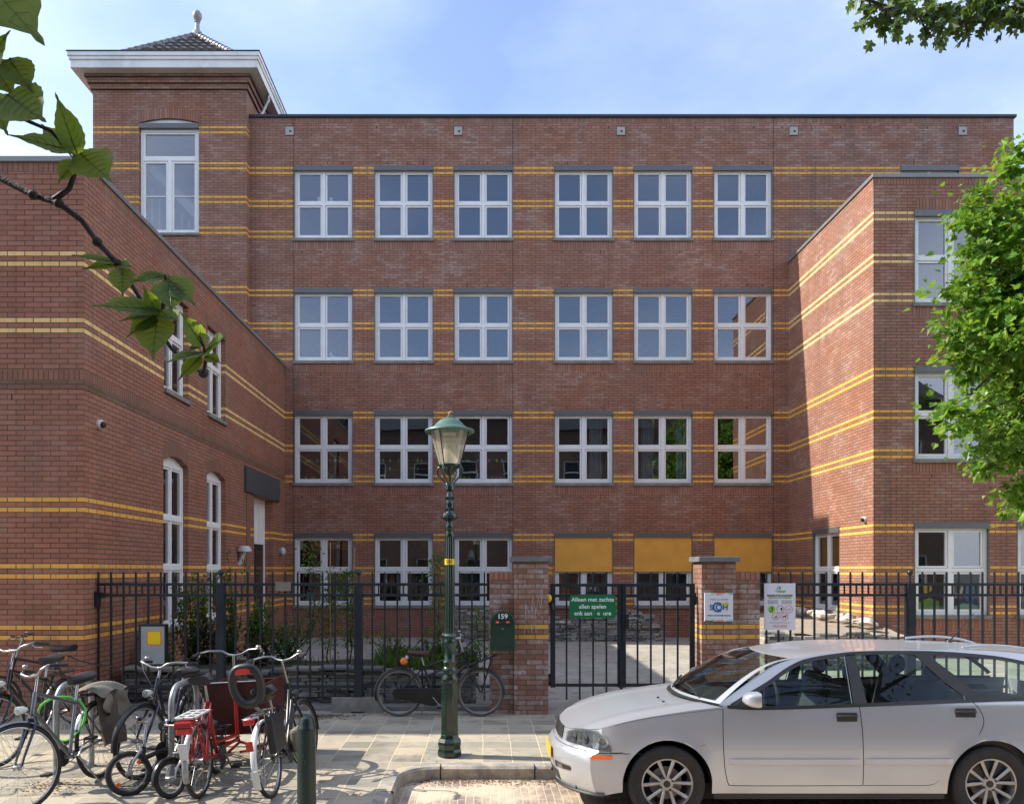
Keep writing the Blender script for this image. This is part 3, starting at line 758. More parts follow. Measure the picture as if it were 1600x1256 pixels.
# tiled pyramid: every course is a row of rounded pan tiles
apex = Vector((cx, cy, 16.74)); ho = .07
cs = [Vector((TX0-ho, YT-ho, 14.72)), Vector((TX1+ho, YT-ho, 14.72)), Vector((TX1+ho, TY1+ho, 14.72)), Vector((TX0-ho, TY1+ho, 14.72))]
mb = MB()
for q in range(4):
    a, b = cs[q], cs[(q+1) % 4]; mid = (a+b)/2; up = apex-mid; nrm = (b-a).normalized().cross(up.normalized()).normalized()
    ex = (b-a).normalized(); W0 = (b-a).length; L = up.length; uz = up.normalized(); rows = int(L/.29)
    for r in range(rows):
        t0 = r/rows; t1 = (r+1)/rows; hw = W0/2*(1-t0)-.02; n_ = int(2*hw/.22); 
        for k in range(-(n_//2)-1, n_//2+2):
            xa, xb = (k-.5)*.22, (k+.5)*.22
            xa, xb = max(xa, -hw), min(xb, hw)
            if xb-xa < .03: continue
            hw1 = W0/2*(1-t1)
            pts = []
            for (tt, lift, clampw) in ((t0, .055, hw), (t1, .0, max(hw1, .02))):
                row = []
                for m_ in range(6):
                    x = xa+(xb-xa)*m_/5; bump = .035*math.sin(math.pi*((x-(k-.5)*.22)/.22))**2
                    xx = max(-clampw, min(clampw, x))
                    row.append(mid+ex*xx+uz*(L*tt)+nrm*(lift+bump+.01))
                pts.append(row)
            front = [p-nrm*.05 for p in pts[0]]
            mb.ring([front, pts[0], pts[1]], closed_ring=False, caps=False)
roof = build(mb, 'tower_roof', M['roof_tile'], school, smooth=True, auto=30)
mb = MB()
for q in range(4):
    a = cs[q]; d = apex-a; nn = 17
    for i in range(nn):
        p0 = a+d*(i/nn)+Vector((0, 0, .05)); p1 = a+d*((i+1.15)/nn)+Vector((0, 0, .05)); mb.tube([p0, p1], [.095, .075], n=10)
build(mb, 'ridge_tiles', M['roof_tile'], roof, smooth=True)
mb = MB(); mb.lathe([(.16, 16.7), (.13, 16.86), (.07, 16.92), (.06, 17.02), (.055, 17.12), (.08, 17.14), (.06, 17.17), (.10, 17.22), (.125, 17.29), (.12, 17.37), (.07, 17.44), (.02, 17.47)], 16, (cx, cy, 0))
build(mb, 'finial', pbr('grey_terracotta', (.32, .31, .31), .5, dirt=((.15, .14, .13), .5)), roof, smooth=True)
mb = MB(); xg = TX1+.33; mb.tube([(xg, 20.9, 14.45), (xg, 20.9, 14.30), (xg-.05, 20.9, 14.22), (TX1+.2, 20.85, 13.98), (TX1+.13, 20.8, 13.85), (TX1+.12, 20.8, 13.55)], .045, 10)
build(mb, 'downpipe', M['galv'], school, smooth=True)
# tower window: arched head panel, box, one wide light above two casements
fr = MB(); gl = MB(); w_, h_ = 1.515, 2.96; top = h_-.11
for i in range(12):
    t0, t1 = i/12, (i+1)/12; x0, x1 = -w_/2+w_*t0, -w_/2+w_*t1; f = lambda t: top+.105*(1-(2*t-1)**2)
    fr.ring([[(x0, .06, top-.02), (x0, .06, f(t0))], [(x1, .06, top-.02), (x1, .06, f(t1))]], closed_ring=False, caps=False)
ringbox(fr, -w_/2+.02, w_/2-.02, .06, top-.14, .062, .07, .15)
fr.box(-w_/2+.082, w_/2-.082, .07, .15, 1.92, 2.0); fr.box(-.045, .045, .07, .15, .122, 1.92)
ringbox(fr, -w_/2+.085, w_/2-.085, 2.003, top-.205, .045, .09, .14)
gl.poly([(-w_/2+.12, .12, 2.04), (w_/2-.12, .12, 2.04), (w_/2-.12, .12, top-.24), (-w_/2+.12, .12, top-.24)])
for x0, x1 in ((-w_/2+.085, -.047), (.047, w_/2-.085)):
    ringbox(fr, x0, x1, .125, 1.917, .055, .09, .14); fr.box(x0+.055, x1-.055, .10, .13, 1.02, 1.045)
    gl.poly([(x0+.04, .118, .17), (x1-.04, .118, .17), (x1-.04, .118, 1.88), (x0+.04, .118, 1.88)])
o = build(fr, 'window', M['white'], school, world=(-7.952, YT, 10.43)); o['label'] = 'tall white arched tower window'
build(gl, 'glass', M['glass'], o, local=True)
sl_ = MB(); sl_.box(-w_/2-.01, w_/2+.01, -.04, .1, 0, .06); build(sl_, 'sill', M['concrete'], o, local=True)
bb = MB(); bb.box(-w_/2+.003, w_/2-.003, -.02, .12, top-.14, top-.02); build(bb, 'screen_box', M['grey_alu'], o, local=True)

# ------------------------------------------------------------------ things on and in the building
def dome_cam(name, label, c, d):
    t = thing('security_camera', label, 'security camera', c)
    mb = MB(); mb.xf = Matrix.Translation(c) @ Vector(d).to_track_quat('Z', 'Y').to_matrix().to_4x4()
    mb.lathe([(.062, 0), (.065, .03), (.05, .06), (.046, .062)], 18); build(mb, 'housing', M['white_plastic'], t, smooth=True)
    mb = MB(); mb.xf = Matrix.Translation(c) @ Vector(d).to_track_quat('Z', 'Y').to_matrix().to_4x4()
    mb.lathe([(.044, .058), (.043, .075), (.03, .096), (.005, .104)], 18); build(mb, 'dome', M['plastic'], t, smooth=True)
dome_cam('c', 'small white dome camera on the left wing wall near its corner', Vector((XL, 10.5, 3.92)), (1, -.25, -.2))
dome_cam('c', 'small white dome camera on the sunlit side wall of the right wing', Vector((XR, 16.26, 3.03)), (-1, -.3, -.2))
t = thing('wall_lamp', 'white mushroom-shaped wall lamp between arched window and entrance', 'wall lamp', (XL, 16.46, 2.2))
mb = MB(); mb.lathe([(.02, .22), (.10, .21), (.14, .15), (.15, .10), (.14, .10)], 18, (XL+.13, 16.46, 2.28)); build(mb, 'lamp_shade', M['white_plastic'], t, smooth=True)
mb = MB(); mb.tube([(XL, 16.46, 2.12), (XL+.05, 16.46, 2.16), (XL+.13, 16.46, 2.40)], [.05, .045, .05], 10); build(mb, 'bracket', M['white_plastic'], t, smooth=True)
t = thing('wall_lamp', 'round white bulkhead lamp right of the entrance', 'wall lamp', (XL, 19.85, 2.4))
mb = MB(); mb.lathe([(.12, 0), (.13, .04), (.12, .07)], 20, (XL, 19.85, 2.46), 'X'); build(mb, 'housing', M['galv'], t, smooth=True)
mb = MB(); mb.lathe([(.105, .07), (.09, .11), (.03, .135)], 20, (XL, 19.85, 2.46), 'X'); build(mb, 'lamp_shade', M['white_plastic'], t, smooth=True)
# strings of paper birds in the second storey
cols = [M['ink_green'], M['ink_coral'], M['ink_teal'], M['ink_lime'], M['ink_white']]
for i, (x, lab) in enumerate(((MWX[0], 'string of coloured paper birds behind the leftmost window above the ground floor'), (MWX[1], 'string of coloured paper birds behind the second window above the ground floor'), (MWX[2], 'string of coloured paper birds behind the window right of the street lantern head'))):
    r_ = random.Random(i); mb = MB(); z0 = wz(1)
    for (zz, nn) in ((.66, 7), (.22, 8) if i != 1 else (.45, 3)):
        pts = [(x-.62+1.24*k/10, YM+.165, z0+zz+.05*math.cos(k*.9)*.3) for k in range(11)]; mb.tube(pts, .0025, 3, mi=4)
        for k in range(nn):
            bx = x-.55+1.1*(k+r_.random()*.7)/nn; bz = z0+zz+.01; s_ = .045; m_ = r_.randrange(4)
            mb.ring([[(bx-.012, y, bz+s_), (bx+s_*.5, y, bz+s_*.4), (bx+s_*.3, y, bz-s_*.5), (bx-s_*.1, y, bz-s_*1.3), (bx-s_*.35, y, bz-s_*.2)] for y in (YM+.163, YM+.168)], mi=m_)
    tag(build(mb, 'bird_garland', cols), lab, 'garland', 'paper bird strings in the windows')
# curtains and a box on a sill
for x0, lab in ((2.75, 'grey-blue curtain in the right half of the window straight above the left gate leaf'), (4.1, 'grey-blue curtain at the left side of the window above the right gate leaf'), (5.0, 'grey-blue curtain at the right side of the window above the right gate leaf')):
    mb = MB(); rows = [[(x0+.35*k/14, YM+.42+.03*math.sin(k*1.9), z) for k in range(15)] for z in (wz(1)+.1, wz(1)+1.75)]; mb.ring(rows, closed_ring=False, caps=False)
    tag(build(mb, 'curtain', M['curtain'], smooth=True), lab, 'curtain', 'curtains behind the windows above the gate')
mb = MB(); mb.box(2.62, 3.02, YM+.22, YM+.5, wz(1)+.14, wz(1)+.33)
tag(build(mb, 'storage_box', M['canvas_light'], bevel=.01), 'beige box on the sill inside the window right of the movement joint', 'box')

# small things standing or hanging behind the panes
def inside(name, label, cat, parts, mats_, group=None):
    mb = MB()
    for f_ in parts: f_(mb)
    tag(build(mb, name, mats_, smooth=True, auto=40), label, cat, group)
inside('pendant_lamp', 'white cone lamp hanging behind the ground-floor window left of the letterbox pillar', 'lamp', [lambda m: m.lathe([(.02, 2.52), (.05, 2.50), (.10, 2.33), (.09, 2.33)], 16, (-.33, YM+.5, 0))], M['white_plastic'])
inside('flower_pot', 'white pot on the sill of the top left window', 'pot', [lambda m: m.lathe([(.05, wz(3)+1.02), (.075, wz(3)+1.2), (.06, wz(3)+1.2)], 12, (-4.22, YM+.2, 0))], M['white_plastic'])
inside('box_file', 'pale box on the sill beside the white pot, top left window', 'box', [lambda m: m.box(-3.98, -3.9, YM+.18, YM+.3, wz(3)+1.02, wz(3)+1.2)], M['white_plastic'])
inside('figurine', 'small white figure on the sill of the second-storey window at far left', 'ornament', [lambda m: m.ball((-3.95, YM+.2, wz(2)+.28), (.05, .04, .07)), lambda m: m.ball((-3.88, YM+.2, wz(2)+.22), (.05, .04, .04))], M['white_plastic'])
r_ = random.Random(41)
DEC = [('green paper hill along the bottom of the right wing ground-floor window', 'ink_green', [(8.72, .30), (9.0, .42), (9.2, .34), (9.2, .13), (8.72, .13)]), ('yellow paper flower in the right wing ground-floor window, left half', 'yellow', [(8.86, .62), (8.93, .72), (9.03, .70), (9.06, .58), (8.98, .50), (8.88, .52)]),
 ('green paper hill in the right half of the right wing ground-floor window', 'ink_mint', [(9.5, .24), (9.75, .34), (9.98, .26), (9.98, .13), (9.5, .13)]), ('white paper goose in the right half of the right wing ground-floor window', 'white_plastic', [(9.52, .42), (9.62, .40), (9.70, .62), (9.66, .66), (9.60, .52), (9.5, .50)]),
 ('dark blue paper figure in the right half of the right wing ground-floor window', 'ink_blue', [(9.72, .3), (9.9, .3), (9.93, .6), (9.84, .78), (9.74, .6)]), ('teal drawing taped inside the leftmost ground-floor window', 'ink_teal', None), ('teal drawing taped inside the leftmost ground-floor window, right half', 'ink_teal', None)]
for lab, mt, pl in DEC:
    if pl: inside('paper_decoration', lab, 'decoration', [lambda m: m.ring([[(x, y, wz(0)+z_) for x, z_ in pl] for y in (YR+.165, YR+.168)])], M[mt], 'paper decorations behind the windows')
    else:
        x_ = -4.55 if 'right' not in lab else -3.85
        inside('paper_decoration', lab, 'decoration', [lambda m: m.box(x_, x_+.22, YM+.17, YM+.172, wz(0)+.22, wz(0)+.40)], M[mt], 'paper decorations behind the windows')
# houses across the street, behind the camera: seen only as reflections
def house(x0, w_, h, label, m, group='houses across the street'):
    y = -10.5; t = thing('row_house', label, 'house', (x0+w_/2, y, 0), group)
    mb = MB(); holes = [(x0+w_*f-.55, x0+w_*f+.55, z, z+1.7) for f in (.27, .73) for z in (1.0, 4.2, 7.3) if z+1.8 < h]
    wall(mb, 'y', y, x0, x0+w_, 0, h, holes, 1); wall(mb, 'y', y-8, x0, x0+w_, 0, h, [], -1); wall(mb, 'x', x0, y-8, y, 0, h, [], -1); wall(mb, 'x', x0+w_, y-8, y, 0, h, [], 1)
    build(mb, 'wall', m, t)
    mb = MB(); mb.ring([[(x, y+.3, h), (x, y-4, h+2.4), (x, y-8.3, h)] for x in (x0, x0+w_)]); build(mb, 'roof', M['coping_dark'], t)
    fr = MB(); gl_ = MB()
    for a, b, c_, d in holes: ringbox(fr, a, b, c_, d, .08, y-.2, y-.1); fr.box(a+.08, b-.08, y-.2, y-.1, c_+.9, c_+.97); gl_.poly([(a, y-.15, c_), (b, y-.15, c_), (b, y-.15, d), (a, y-.15, d)])
    for k, (a, b, c_, d) in enumerate(holes):
        f_ = MB(); ringbox(f_, a, b, c_, d, .08, y-.2, y-.1); f_.box(a+.08, b-.08, y-.2, y-.1, c_+.9, c_+.97); wo = build(f_, 'window', M['white'], t)
        g_ = MB(); g_.poly([(a, y-.15, c_), (b, y-.15, c_), (b, y-.15, d), (a, y-.15, d)]); build(g_, 'pane', M['plastic'], wo)
for k, (x0, w_, h, lab) in enumerate(((-22, 7, 9.6, 'brick terraced house across the street, leftmost'), (-14.9, 6, 10.6, 'tall brick terraced house across the street, second from left'), (-8.8, 6.4, 9.8, 'brick terraced house across the street behind the parked bicycles'), (-2.3, 6, 10.4, 'brick terraced house across the street facing the lantern'), (3.8, 6.8, 9.7, 'brick terraced house across the street facing the parked car'), (10.7, 7, 10.7, 'tall brick terraced house across the street, second from right'), (17.8, 7, 9.8, 'brick terraced house across the street, rightmost'))):
    house(x0, w_, h+1.3, lab, M['house_brick'])
#=====STREET=====
# ------------------------------------------------------------------ railings, gate, pillars
YF = 10.42
def rail_section(t, x0, x1, bars, posts, zt=0.):
    g = gz(YF)
    for z in (1.81, 1.67, .475):
        mb = MB(); mb.box(x0, x1, YF-.02, YF+.02, z-.018, z+.018); build(mb, 'rail', M['steel'], t, bevel=.003)
    bm_ = MB(); bm_.box(-.011, .011, -.011, .011, 0, 1.66)
    bm_.ring([[(-.011, -.011, 1.66), (.011, -.011, 1.66), (.011, .011, 1.66), (-.011, .011, 1.66)], [(-.004, -.011, 1.685), (.004, -.011, 1.685), (.004, .011, 1.685), (-.004, .011, 1.685)]])
    me = bm_.mesh('bar', M['steel'])
    sb = MB(); sb.box(-.009, .009, -.009, .009, 1.688, 1.792); sm = sb.mesh('short_bar', M['steel'])
    for i, x in enumerate(bars):
        _put('bar', me, t, (x, YF, .29))
        if i and bars[i]-bars[i-1] < .3: _put('short_bar', sm, t, ((x+bars[i-1])/2, YF, 0))
    for x in posts:
        mb = MB(); mb.box(x-.052, x+.052, YF-.055, YF+.055, g, 1.83); mb.box(x-.085, x+.085, YF-.085, YF+.085, g, g+.02)
        p = build(mb, 'post', M['steel'], t, bevel=.005)
        mb = MB(); mb.tube([(x, YF, 1.83), (x, YF, 1.94)], .016, 8); mb.ball((x, YF, 1.965), .04, 16, 10); build(mb, 'ball_finial', M['steel'], p, smooth=True)
t = thing('railing', 'dark anthracite railing left of the gate between brick wing and pillar', 'railing', (-2.5, YF, gz(YF)), 'railings along the school yard')
posts = [-3.44, -1.64]
bars = [x for x in [(154+19.45*i-VX)/F*YF for i in range(32)] if x < .05 and min(abs(x-p) for p in posts) > .065]
rail_section(t, XL+.02, .075, bars, posts)
mb = MB(); mb.box(XL-.0, XL+.05, YF-.05, YF+.05, 1.52, 1.72); mb.box(XL+.05, XL+.12, YF-.025, YF+.025, 1.64, 1.70); build(mb, 'wall_bracket', M['steel'], t, bevel=.006)
t = thing('railing', 'dark anthracite railing right of the gate, behind the silver car', 'railing', (6, YF, gz(YF)), 'railings along the school yard')
posts = [(1422-VX)/F*YF, (1640-VX)/F*YF]
bars = [x for x in [(1197.5+18.75*i-VX)/F*YF for i in range(40)] if min(abs(x-p) for p in posts) > .06]
rail_section(t, 3.57, 10.0, bars, posts)

def pillar(x0, x1, px0, px1, lab, scrib=False):
    y0, y1 = 10.24, 10.65; g = .12
    t = thing('brick_pillar', lab, 'gate pillar', ((x0+x1)/2, (y0+y1)/2, gz(y0)), 'brick pillars beside the gate')
    mb = MB(); mb.box(x0, x1, y0, y1, g, 2.10); build(mb, 'shaft', M['brick_pillar'], t, bevel=.004)
    mb = MB(); mb.box(x0-.045, x1+.045, y0-.045, y1+.045, 2.102, 2.17); build(mb, 'cap', M['stone_cap'], t, bevel=.008)
    mb = MB(); mb.box(px0, px1, y0+.06, y1-.05, g, 1.87); build(mb, 'side_pier', M['brick_pillar'], t, bevel=.004)
    mb = MB(); mb.box(px0-.002, px1+.002, y0+.055, y1-.045, 1.872, 1.97); build(mb, 'pier_top', M['soldier'], t, bevel=.004)
    if scrib:
        r_ = random.Random(5); mb = MB()
        strokes = [[(821, 960), (822, 936), (830, 955), (833, 932)], [(834, 940), (838, 955), (841, 935), (845, 950), (847, 926)], [(822, 968), (822, 948), (832, 967), (832, 950)], [(837, 950), (836, 968), (842, 958), (848, 966)], [(819, 990), (822, 972), (826, 988)], [(831, 988), (830, 975), (836, 975), (838, 988)]]
        for s_ in strokes: mb.tube([P(a, b, y0-.001) for a, b in s_], .0028, 4)
        build(mb, 'chalk_scribble', M['chalk'], t)
pillar(.387, .831, .075, .385, 'brick gate pillar left of the gate with chalk scribbles and the letterbox pier', True)
pillar(2.80, 3.243, 3.245, 3.57, 'brick gate pillar right of the gate, lit on its left side, with the square sign')

# gate: two leaves
def leaf(x0, x1, barx, lab, hinge):
    t = thing('gate_leaf', lab, 'gate', (hinge, YF+.03, gz(YF)), 'two leaves of the school gate')
    y = YF+.03
    for x, wd in ((x0+.02, .032), (x1-.02, .032)):
        mb = MB(); mb.box(x-wd, x+wd, y-.02, y+.02, .46, 1.82); build(mb, 'stile', M['steel'], t, bevel=.004)
    for z in (1.80, 1.66, .49):
        mb = MB(); mb.box(x0+.052, x1-.052, y-.018, y+.018, z-.02, z+.02); build(mb, 'rail', M['steel'], t, bevel=.003)
    b = MB(); b.box(-.011, .011, -.011, .011, .30, 1.97); me = b.mesh('gate_bar', M['steel'])
    s_ = MB(); s_.box(-.009, .009, -.009, .009, 1.68, 1.78); sm = s_.mesh('gate_short_bar', M['steel'])
    for i, x in enumerate(barx):
        _put('bar', me, t, (x, y, 0))
        _put('short_bar', sm, t, ((x+(barx[i-1] if i else x0+.04))/2, y, 0))
    _put('short_bar', sm, t, ((x1-.04+barx[-1])/2, y, 0))
    return t
gl_ = leaf(.885, 1.805, [(p_-VX)/F*YF for p_ in (885.6, 906.3, 927.2, 948)], 'left leaf of the dark metal school gate, carrying the green sign', .885)
gr_ = leaf(1.812, 2.755, [(p_-VX)/F*YF for p_ in (996.8, 1017.7, 1038.4, 1059.7)], 'right leaf of the dark metal school gate, with the handle', 2.755)
mb = MB(); mb.box(1.86, 1.90, YF-.01, YF+.0, 1.24, 1.42); build(mb, 'lock_plate', M['plastic'], gr_)
mb = MB(); mb.tube([(1.88, YF-.01, 1.37), (1.88, YF-.06, 1.37), (2.0, YF-.06, 1.37)], .009, 8); build(mb, 'handle', M['chrome'], gr_, smooth=True)
for tt, x in ((gl_, .858), (gr_, 2.775)):
    for z in (1.62, .56):
        mb = MB(); mb.box(x-.03, x+.03, YF+.0, YF+.07, z-.03, z+.03); mb.tube([(x, YF+.03, z-.08), (x, YF+.03, z+.08)], .014, 8); build(mb, 'hinge', M['steel'], tt)
mb = MB(); mb.box(1.78, 1.815, YF-.02, YF+.0, .33, .95); build(mb, 'drop_bolt', M['steel'], gl_)
t = thing('padlock', 'yellow ball with dark bracket between left pillar and gate', 'door stop', (.845, YF-.02, 1.55))
mb = MB(); mb.ball((.85, YF-.04, 1.63), (.035, .03, .055), 14, 9); build(mb, 'yellow_buffer', M['yellow'], t, smooth=True)
mb = MB(); mb.ball((.885, YF-.05, 1.52), (.03, .03, .055), 14, 9); mb.tube([(.835, YF-.02, 1.66), (.835, YF-.02, 1.45)], .012, 8); build(mb, 'bracket', M['black'], t, smooth=True)
t.name = 'gate_buffer'

# ---- signs
def put_text(txt, size, mat, parent, pos, align='CENTER', sx=1., name='lettering'):
    return _put(name, text_mesh(txt, size, mat, align, sx=sx), parent, pos)
def roundrect(mb, x0, x1, z0, z1, y0, y1, r, mi=None):
    pts = []
    for cx_, cz_, a0 in ((x1-r, z1-r, 0), (x0+r, z1-r, 90), (x0+r, z0+r, 180), (x1-r, z0+r, 270)):
        for k in range(6): a = R(a0+90*k/5); pts.append((cx_+r*math.cos(a), cz_+r*math.sin(a)))
    mb.ring([[(x, y, z) for x, z in pts] for y in (y0, y1)], mi=mi)
def wx_(px, D=YF): return (px-VX)/F*D
def wzz(py, D=YF): return CH-(py-HZ)/F*D
ys = YF-.035
t = thing('gate_sign', 'green sign with worn white lettering on the left gate leaf', 'sign', (wx_(926, ys), ys, wzz(947, ys)))
mb = MB(); roundrect(mb, wx_(890, ys), wx_(962, ys), wzz(965.5, ys), wzz(929, ys), ys, ys+.008, .03); build(mb, 'panel', M['sign_green'], t)
for s_, pyc, w_ in (('Alleen met zachte', 936.6, 0), ('allen spelen', 947.5, 0), ('enk aan   e  ure', 958, 0)):
    put_text(s_, .078, M['ink_white'], t, (wx_(926, ys), ys-.002, wzz(pyc, ys)), sx=.98)
yp = 10.24-.022
t = thing('school_sign', 'square white sign with blue letters and a lime square on the right pillar', 'sign', (wx_(1123, yp), yp, wzz(948, yp)))
x0, x1, z0, z1 = wx_(1101, yp), wx_(1145.5, yp), wzz(970.5, yp), wzz(926, yp)
mb = MB(); mb.box(x0, x1, yp, yp+.02, z0, z1); build(mb, 'panel', M['sign_white'], t, bevel=.002)
W_ = x1-x0; yy_ = yp-.002
mb = MB()
def qd(a, b, c, d, mi): mb.poly([(x0+W_*u, yy_, z0+W_*v) for u, v in (a, b, c, d)], mi)
qd((.22, 1.), (.24, .92), (.36, .955), (.38, .998), 0); qd((.40, .998), (.42, .91), (.72, .97), (.70, .998), 1); qd((.80, .998), (.82, .955), (.998, .92), (.998, .998), 2)
build(mb, 'colour_pattern', [M['ink_mint'], M['ink_coral'], M['ink_teal'], M['canvas_light']], t); mb = MB()
qd((.02, .0), (.02, .05), (.30, .02), (.30, .0), 3); qd((.24, .01), (.22, .07), (.36, .07), (.38, .01), 0); qd((.40, .01), (.40, .04), (.64, .07), (.66, .01), 1); qd((.76, .002), (.78, .05), (.998, .07), (.998, .002), 2)
build(mb, 'colour_pattern', [M['ink_mint'], M['ink_coral'], M['ink_teal'], M['canvas_light']], t)
mb = MB(); mb.poly([(x0+W_*u, yy_, z0+W_*v) for u, v in ((.60, .60), (.58, .64), (.82, .68), (.86, .52), (.64, .50))]); build(mb, 'lime_square', M['ink_lime'], t)
for ch, u, sz in (('S', .23, .095), ('H', .72, .10), ('O', .50, .105)):
    put_text(ch, sz, M['ink_blue'], t, (x0+W_*u, yy_-.002, z0+W_*.485))
put_text('C', .175, M['ink_blue'], t, (x0+W_*.43, yy_-.001, z0+W_*.48))
put_text('stichting voor christelijk', .024, M['ink_grey'], t, (x0+W_*.5, yy_, z0+W_*.775)); put_text('scholen voor christelijk onderwijs', .022, M['ink_blue'], t, (x0+W_*.5, yy_, z0+W_*.21))
yi = YF-.03
t = thing('rules_sign', 'white information sign with round symbols on the right railing', 'sign', (wx_(1218, yi), yi, wzz(947, yi)))
x0, x1, z0, z1 = wx_(1194, yi), wx_(1243, yi), wzz(984, yi), wzz(911, yi); W_ = x1-x0; H_ = z1-z0
mb = MB(); mb.box(x0, x1, yi, yi+.008, z0, z1); build(mb, 'panel', M['sign_white'], t, bevel=.001)
yy_ = yi-.0015
def q2(u, v): return (x0+W_*u, yy_, z0+H_*v)
put_text('WELKOM OP HET SCHOOLPLEIN', .034, M['ink_black'], t, q2(.5, .735), sx=.66); put_text('WIJ VRAGEN U HET VOLGENDE', .028, M['ink_green'], t, q2(.5, .69), sx=.74)
for k in range(4): 
    put_text('samen spelen en leren', .015, M['ink_grey'], t, q2(.28, .635-.022*k), sx=1.); put_text('samen spelen en leren', .015, M['ink_grey'], t, q2(.72, .635-.022*k))
put_text('voor en na schooltijd is het schoolplein open', .015, M['ink_grey'], t, q2(.5, .16)); put_text('bedankt voor uw medewerking', .015, M['ink_coral'], t, q2(.5, .10)); put_text('veel plezier op het schoolplein', .015, M['ink_coral'], t, q2(.5, .07))
mb = MB()
for (a, b) in (((.42, .90), (.46, .93)), ((.46, .93), (.50, .89)), ((.50, .90), (.47, .86)), ((.40, .87), (.43, .89)), ((.53, .87), (.50, .94))): mb.tube([q2(*a), q2(*b)], .003, 4, mi=0)
build(mb, 'tree_logo', [M['ink_black'], M['ink_green']], t); put_text('DE BASISSCHOOL', .018, M['ink_green'], t, q2(.53, .835)); put_text('IN DE WIJK', .018, M['ink_green'], t, q2(.55, .81))
for i, (u, v) in enumerate(((.24, .445), (.515, .445), (.79, .445), (.37, .29), (.645, .29))):
    mb = MB(); c = Vector(q2(u, v)); r_ = W_*.115
    if i == 0: mb.lathe([(r_, -.001), (r_, .001)], 24, c, 'Y', 1)
    else: mb.torus(c, r_, .0028, 'Y', 28, 5, 0)
    y_ = -.002
    def shp(pts, mi=2): mb.ring([[c+Vector((a*r_, y_-d, b*r_)) for a, b in pts] for d in (0, .001)], mi=mi)
    if i == 0: shp([(.05, -.75), (.2, -.75), (.25, 0), (.32, .3), (.1, .45), (-.25, .1), (-.2, .0), (.05, .15)]); mb.ball(c+Vector((.15*r_, -.002, .62*r_)), r_*.15, 8, 6, 2); shp([(-.45, -.7), (-.2, -.7), (-.25, -.35), (-.4, -.35)])
    if i == 1: mb.ball(c+Vector((.3*r_, -.002, .15*r_)), (r_*.32, .001, r_*.32), 10, 7, 2); shp([(.2, -.15), (.4, -.15), (.35, -.5), (.25, -.5)]); shp([(-.6, .25), (-.5, .35), (-.4, .25), (-.5, .15)])
    if i == 2: shp([(-.6, -.15), (.5, -.15), (.5, -.02), (-.6, -.02)]); shp([(.3, .1), (.5, .4), (.45, .4), (.25, .1)])
    if i == 3: mb.torus(c+Vector((-.25*r_, -.002, -.3*r_)), r_*.2, .0015, 'Y', 12, 4, 2); mb.torus(c+Vector((.3*r_, -.002, -.3*r_)), r_*.2, .0015, 'Y', 12, 4, 2); shp([(-.25, -.25), (.1, .35), (.2, .35), (.3, -.25), (.1, .1)])
    if i == 4: shp([(-.6, .15), (-.2, .15), (.3, .25), (.45, .5), (.65, .35), (.45, .2), (.4, -.05), (.35, -.5), (.25, -.5), (.2, -.1), (-.3, -.1), (-.35, -.5), (-.45, -.5), (-.45, 0)])
    build(mb, 'symbol', [M['ink_red'], M['ink_green'], M['ink_black']], t)
# small pale plate fixed between the two upper rails
t = thing('name_plate', 'small pale stone-coloured plate fixed between the rails left of centre', 'plate', (wx_(443), YF, wzz(915)))
mb = MB(); mb.box(wx_(431), wx_(455.5), YF-.04, YF-.022, wzz(923), wzz(909)); build(mb, 'plate', M['canvas_light'], t, bevel=.003)
mb = MB(); r_ = random.Random(8)
for k in range(9): mb.box(wx_(434+k*2.2), wx_(435.2+k*2.2), YF-.0415, YF-.0395, wzz(919), wzz(912+r_.random()*4))
build(mb, 'worn_marks', M['concrete'], t)
# yellow grit sticker panel
yb = 10.28
t = thing('grey_panel_box', 'grey panel in a dark frame with a yellow square sticker on the railing', 'panel', (wx_(238, yb), yb, wzz(1008, yb)))
mb = MB(); mb.box(wx_(216, yb), wx_(258.5, yb), yb, yb+.10, wzz(1041, yb), wzz(975, yb)); build(mb, 'frame', M['steel'], t, bevel=.005)
mb = MB(); mb.box(wx_(220.5, yb), wx_(257, yb), yb-.006, yb, wzz(1037, yb), wzz(978.5, yb)); build(mb, 'panel', M['grey_plastic'], t, bevel=.002)
mb = MB(); roundrect(mb, wx_(230.3, yb), wx_(252, yb), wzz(1007, yb), wzz(985.5, yb), yb-.0085, yb-.0065, .02, 1); roundrect(mb, wx_(231.3, yb), wx_(251, yb), wzz(1006, yb), wzz(986.5, yb), yb-.0105, yb-.0086, .02, 0); build(mb, 'sticker', [M['yellow'], M['orange_lens']], t)
# letterbox
ym = 10.05
t = thing('letterbox', 'dark green round-topped letterbox numbered 159 on the left brick pier', 'letterbox', (wx_(785, ym), 10.28, 1.2))
xa, xb, za, zb_ = wx_(766, ym), wx_(804.5, ym), wzz(1016, ym), wzz(955, ym)
mb = MB(); rad = (xb-xa)/2
pts = [(xa, za), (xb, za)]+[(xa+rad+rad*math.cos(a), zb_-rad*.85+rad*.85*math.sin(a)) for a in [math.pi*k/16 for k in range(17)]]
mb.ring([[(x, y, z) for x, z in pts] for y in (ym, 10.3)]); build(mb, 'body', M['box_green'], t, bevel=.008, smooth=True)
pts2 = [(xa+.02, za+.04), (xb-.02, za+.04), (xb-.02, wzz(978, ym)), (xa+.02, wzz(978, ym))]
mb = MB(); mb.ring([[(x, y, z) for x, z in pts2] for y in (ym-.008, ym)]); build(mb, 'door', M['box_green'], t, bevel=.003)
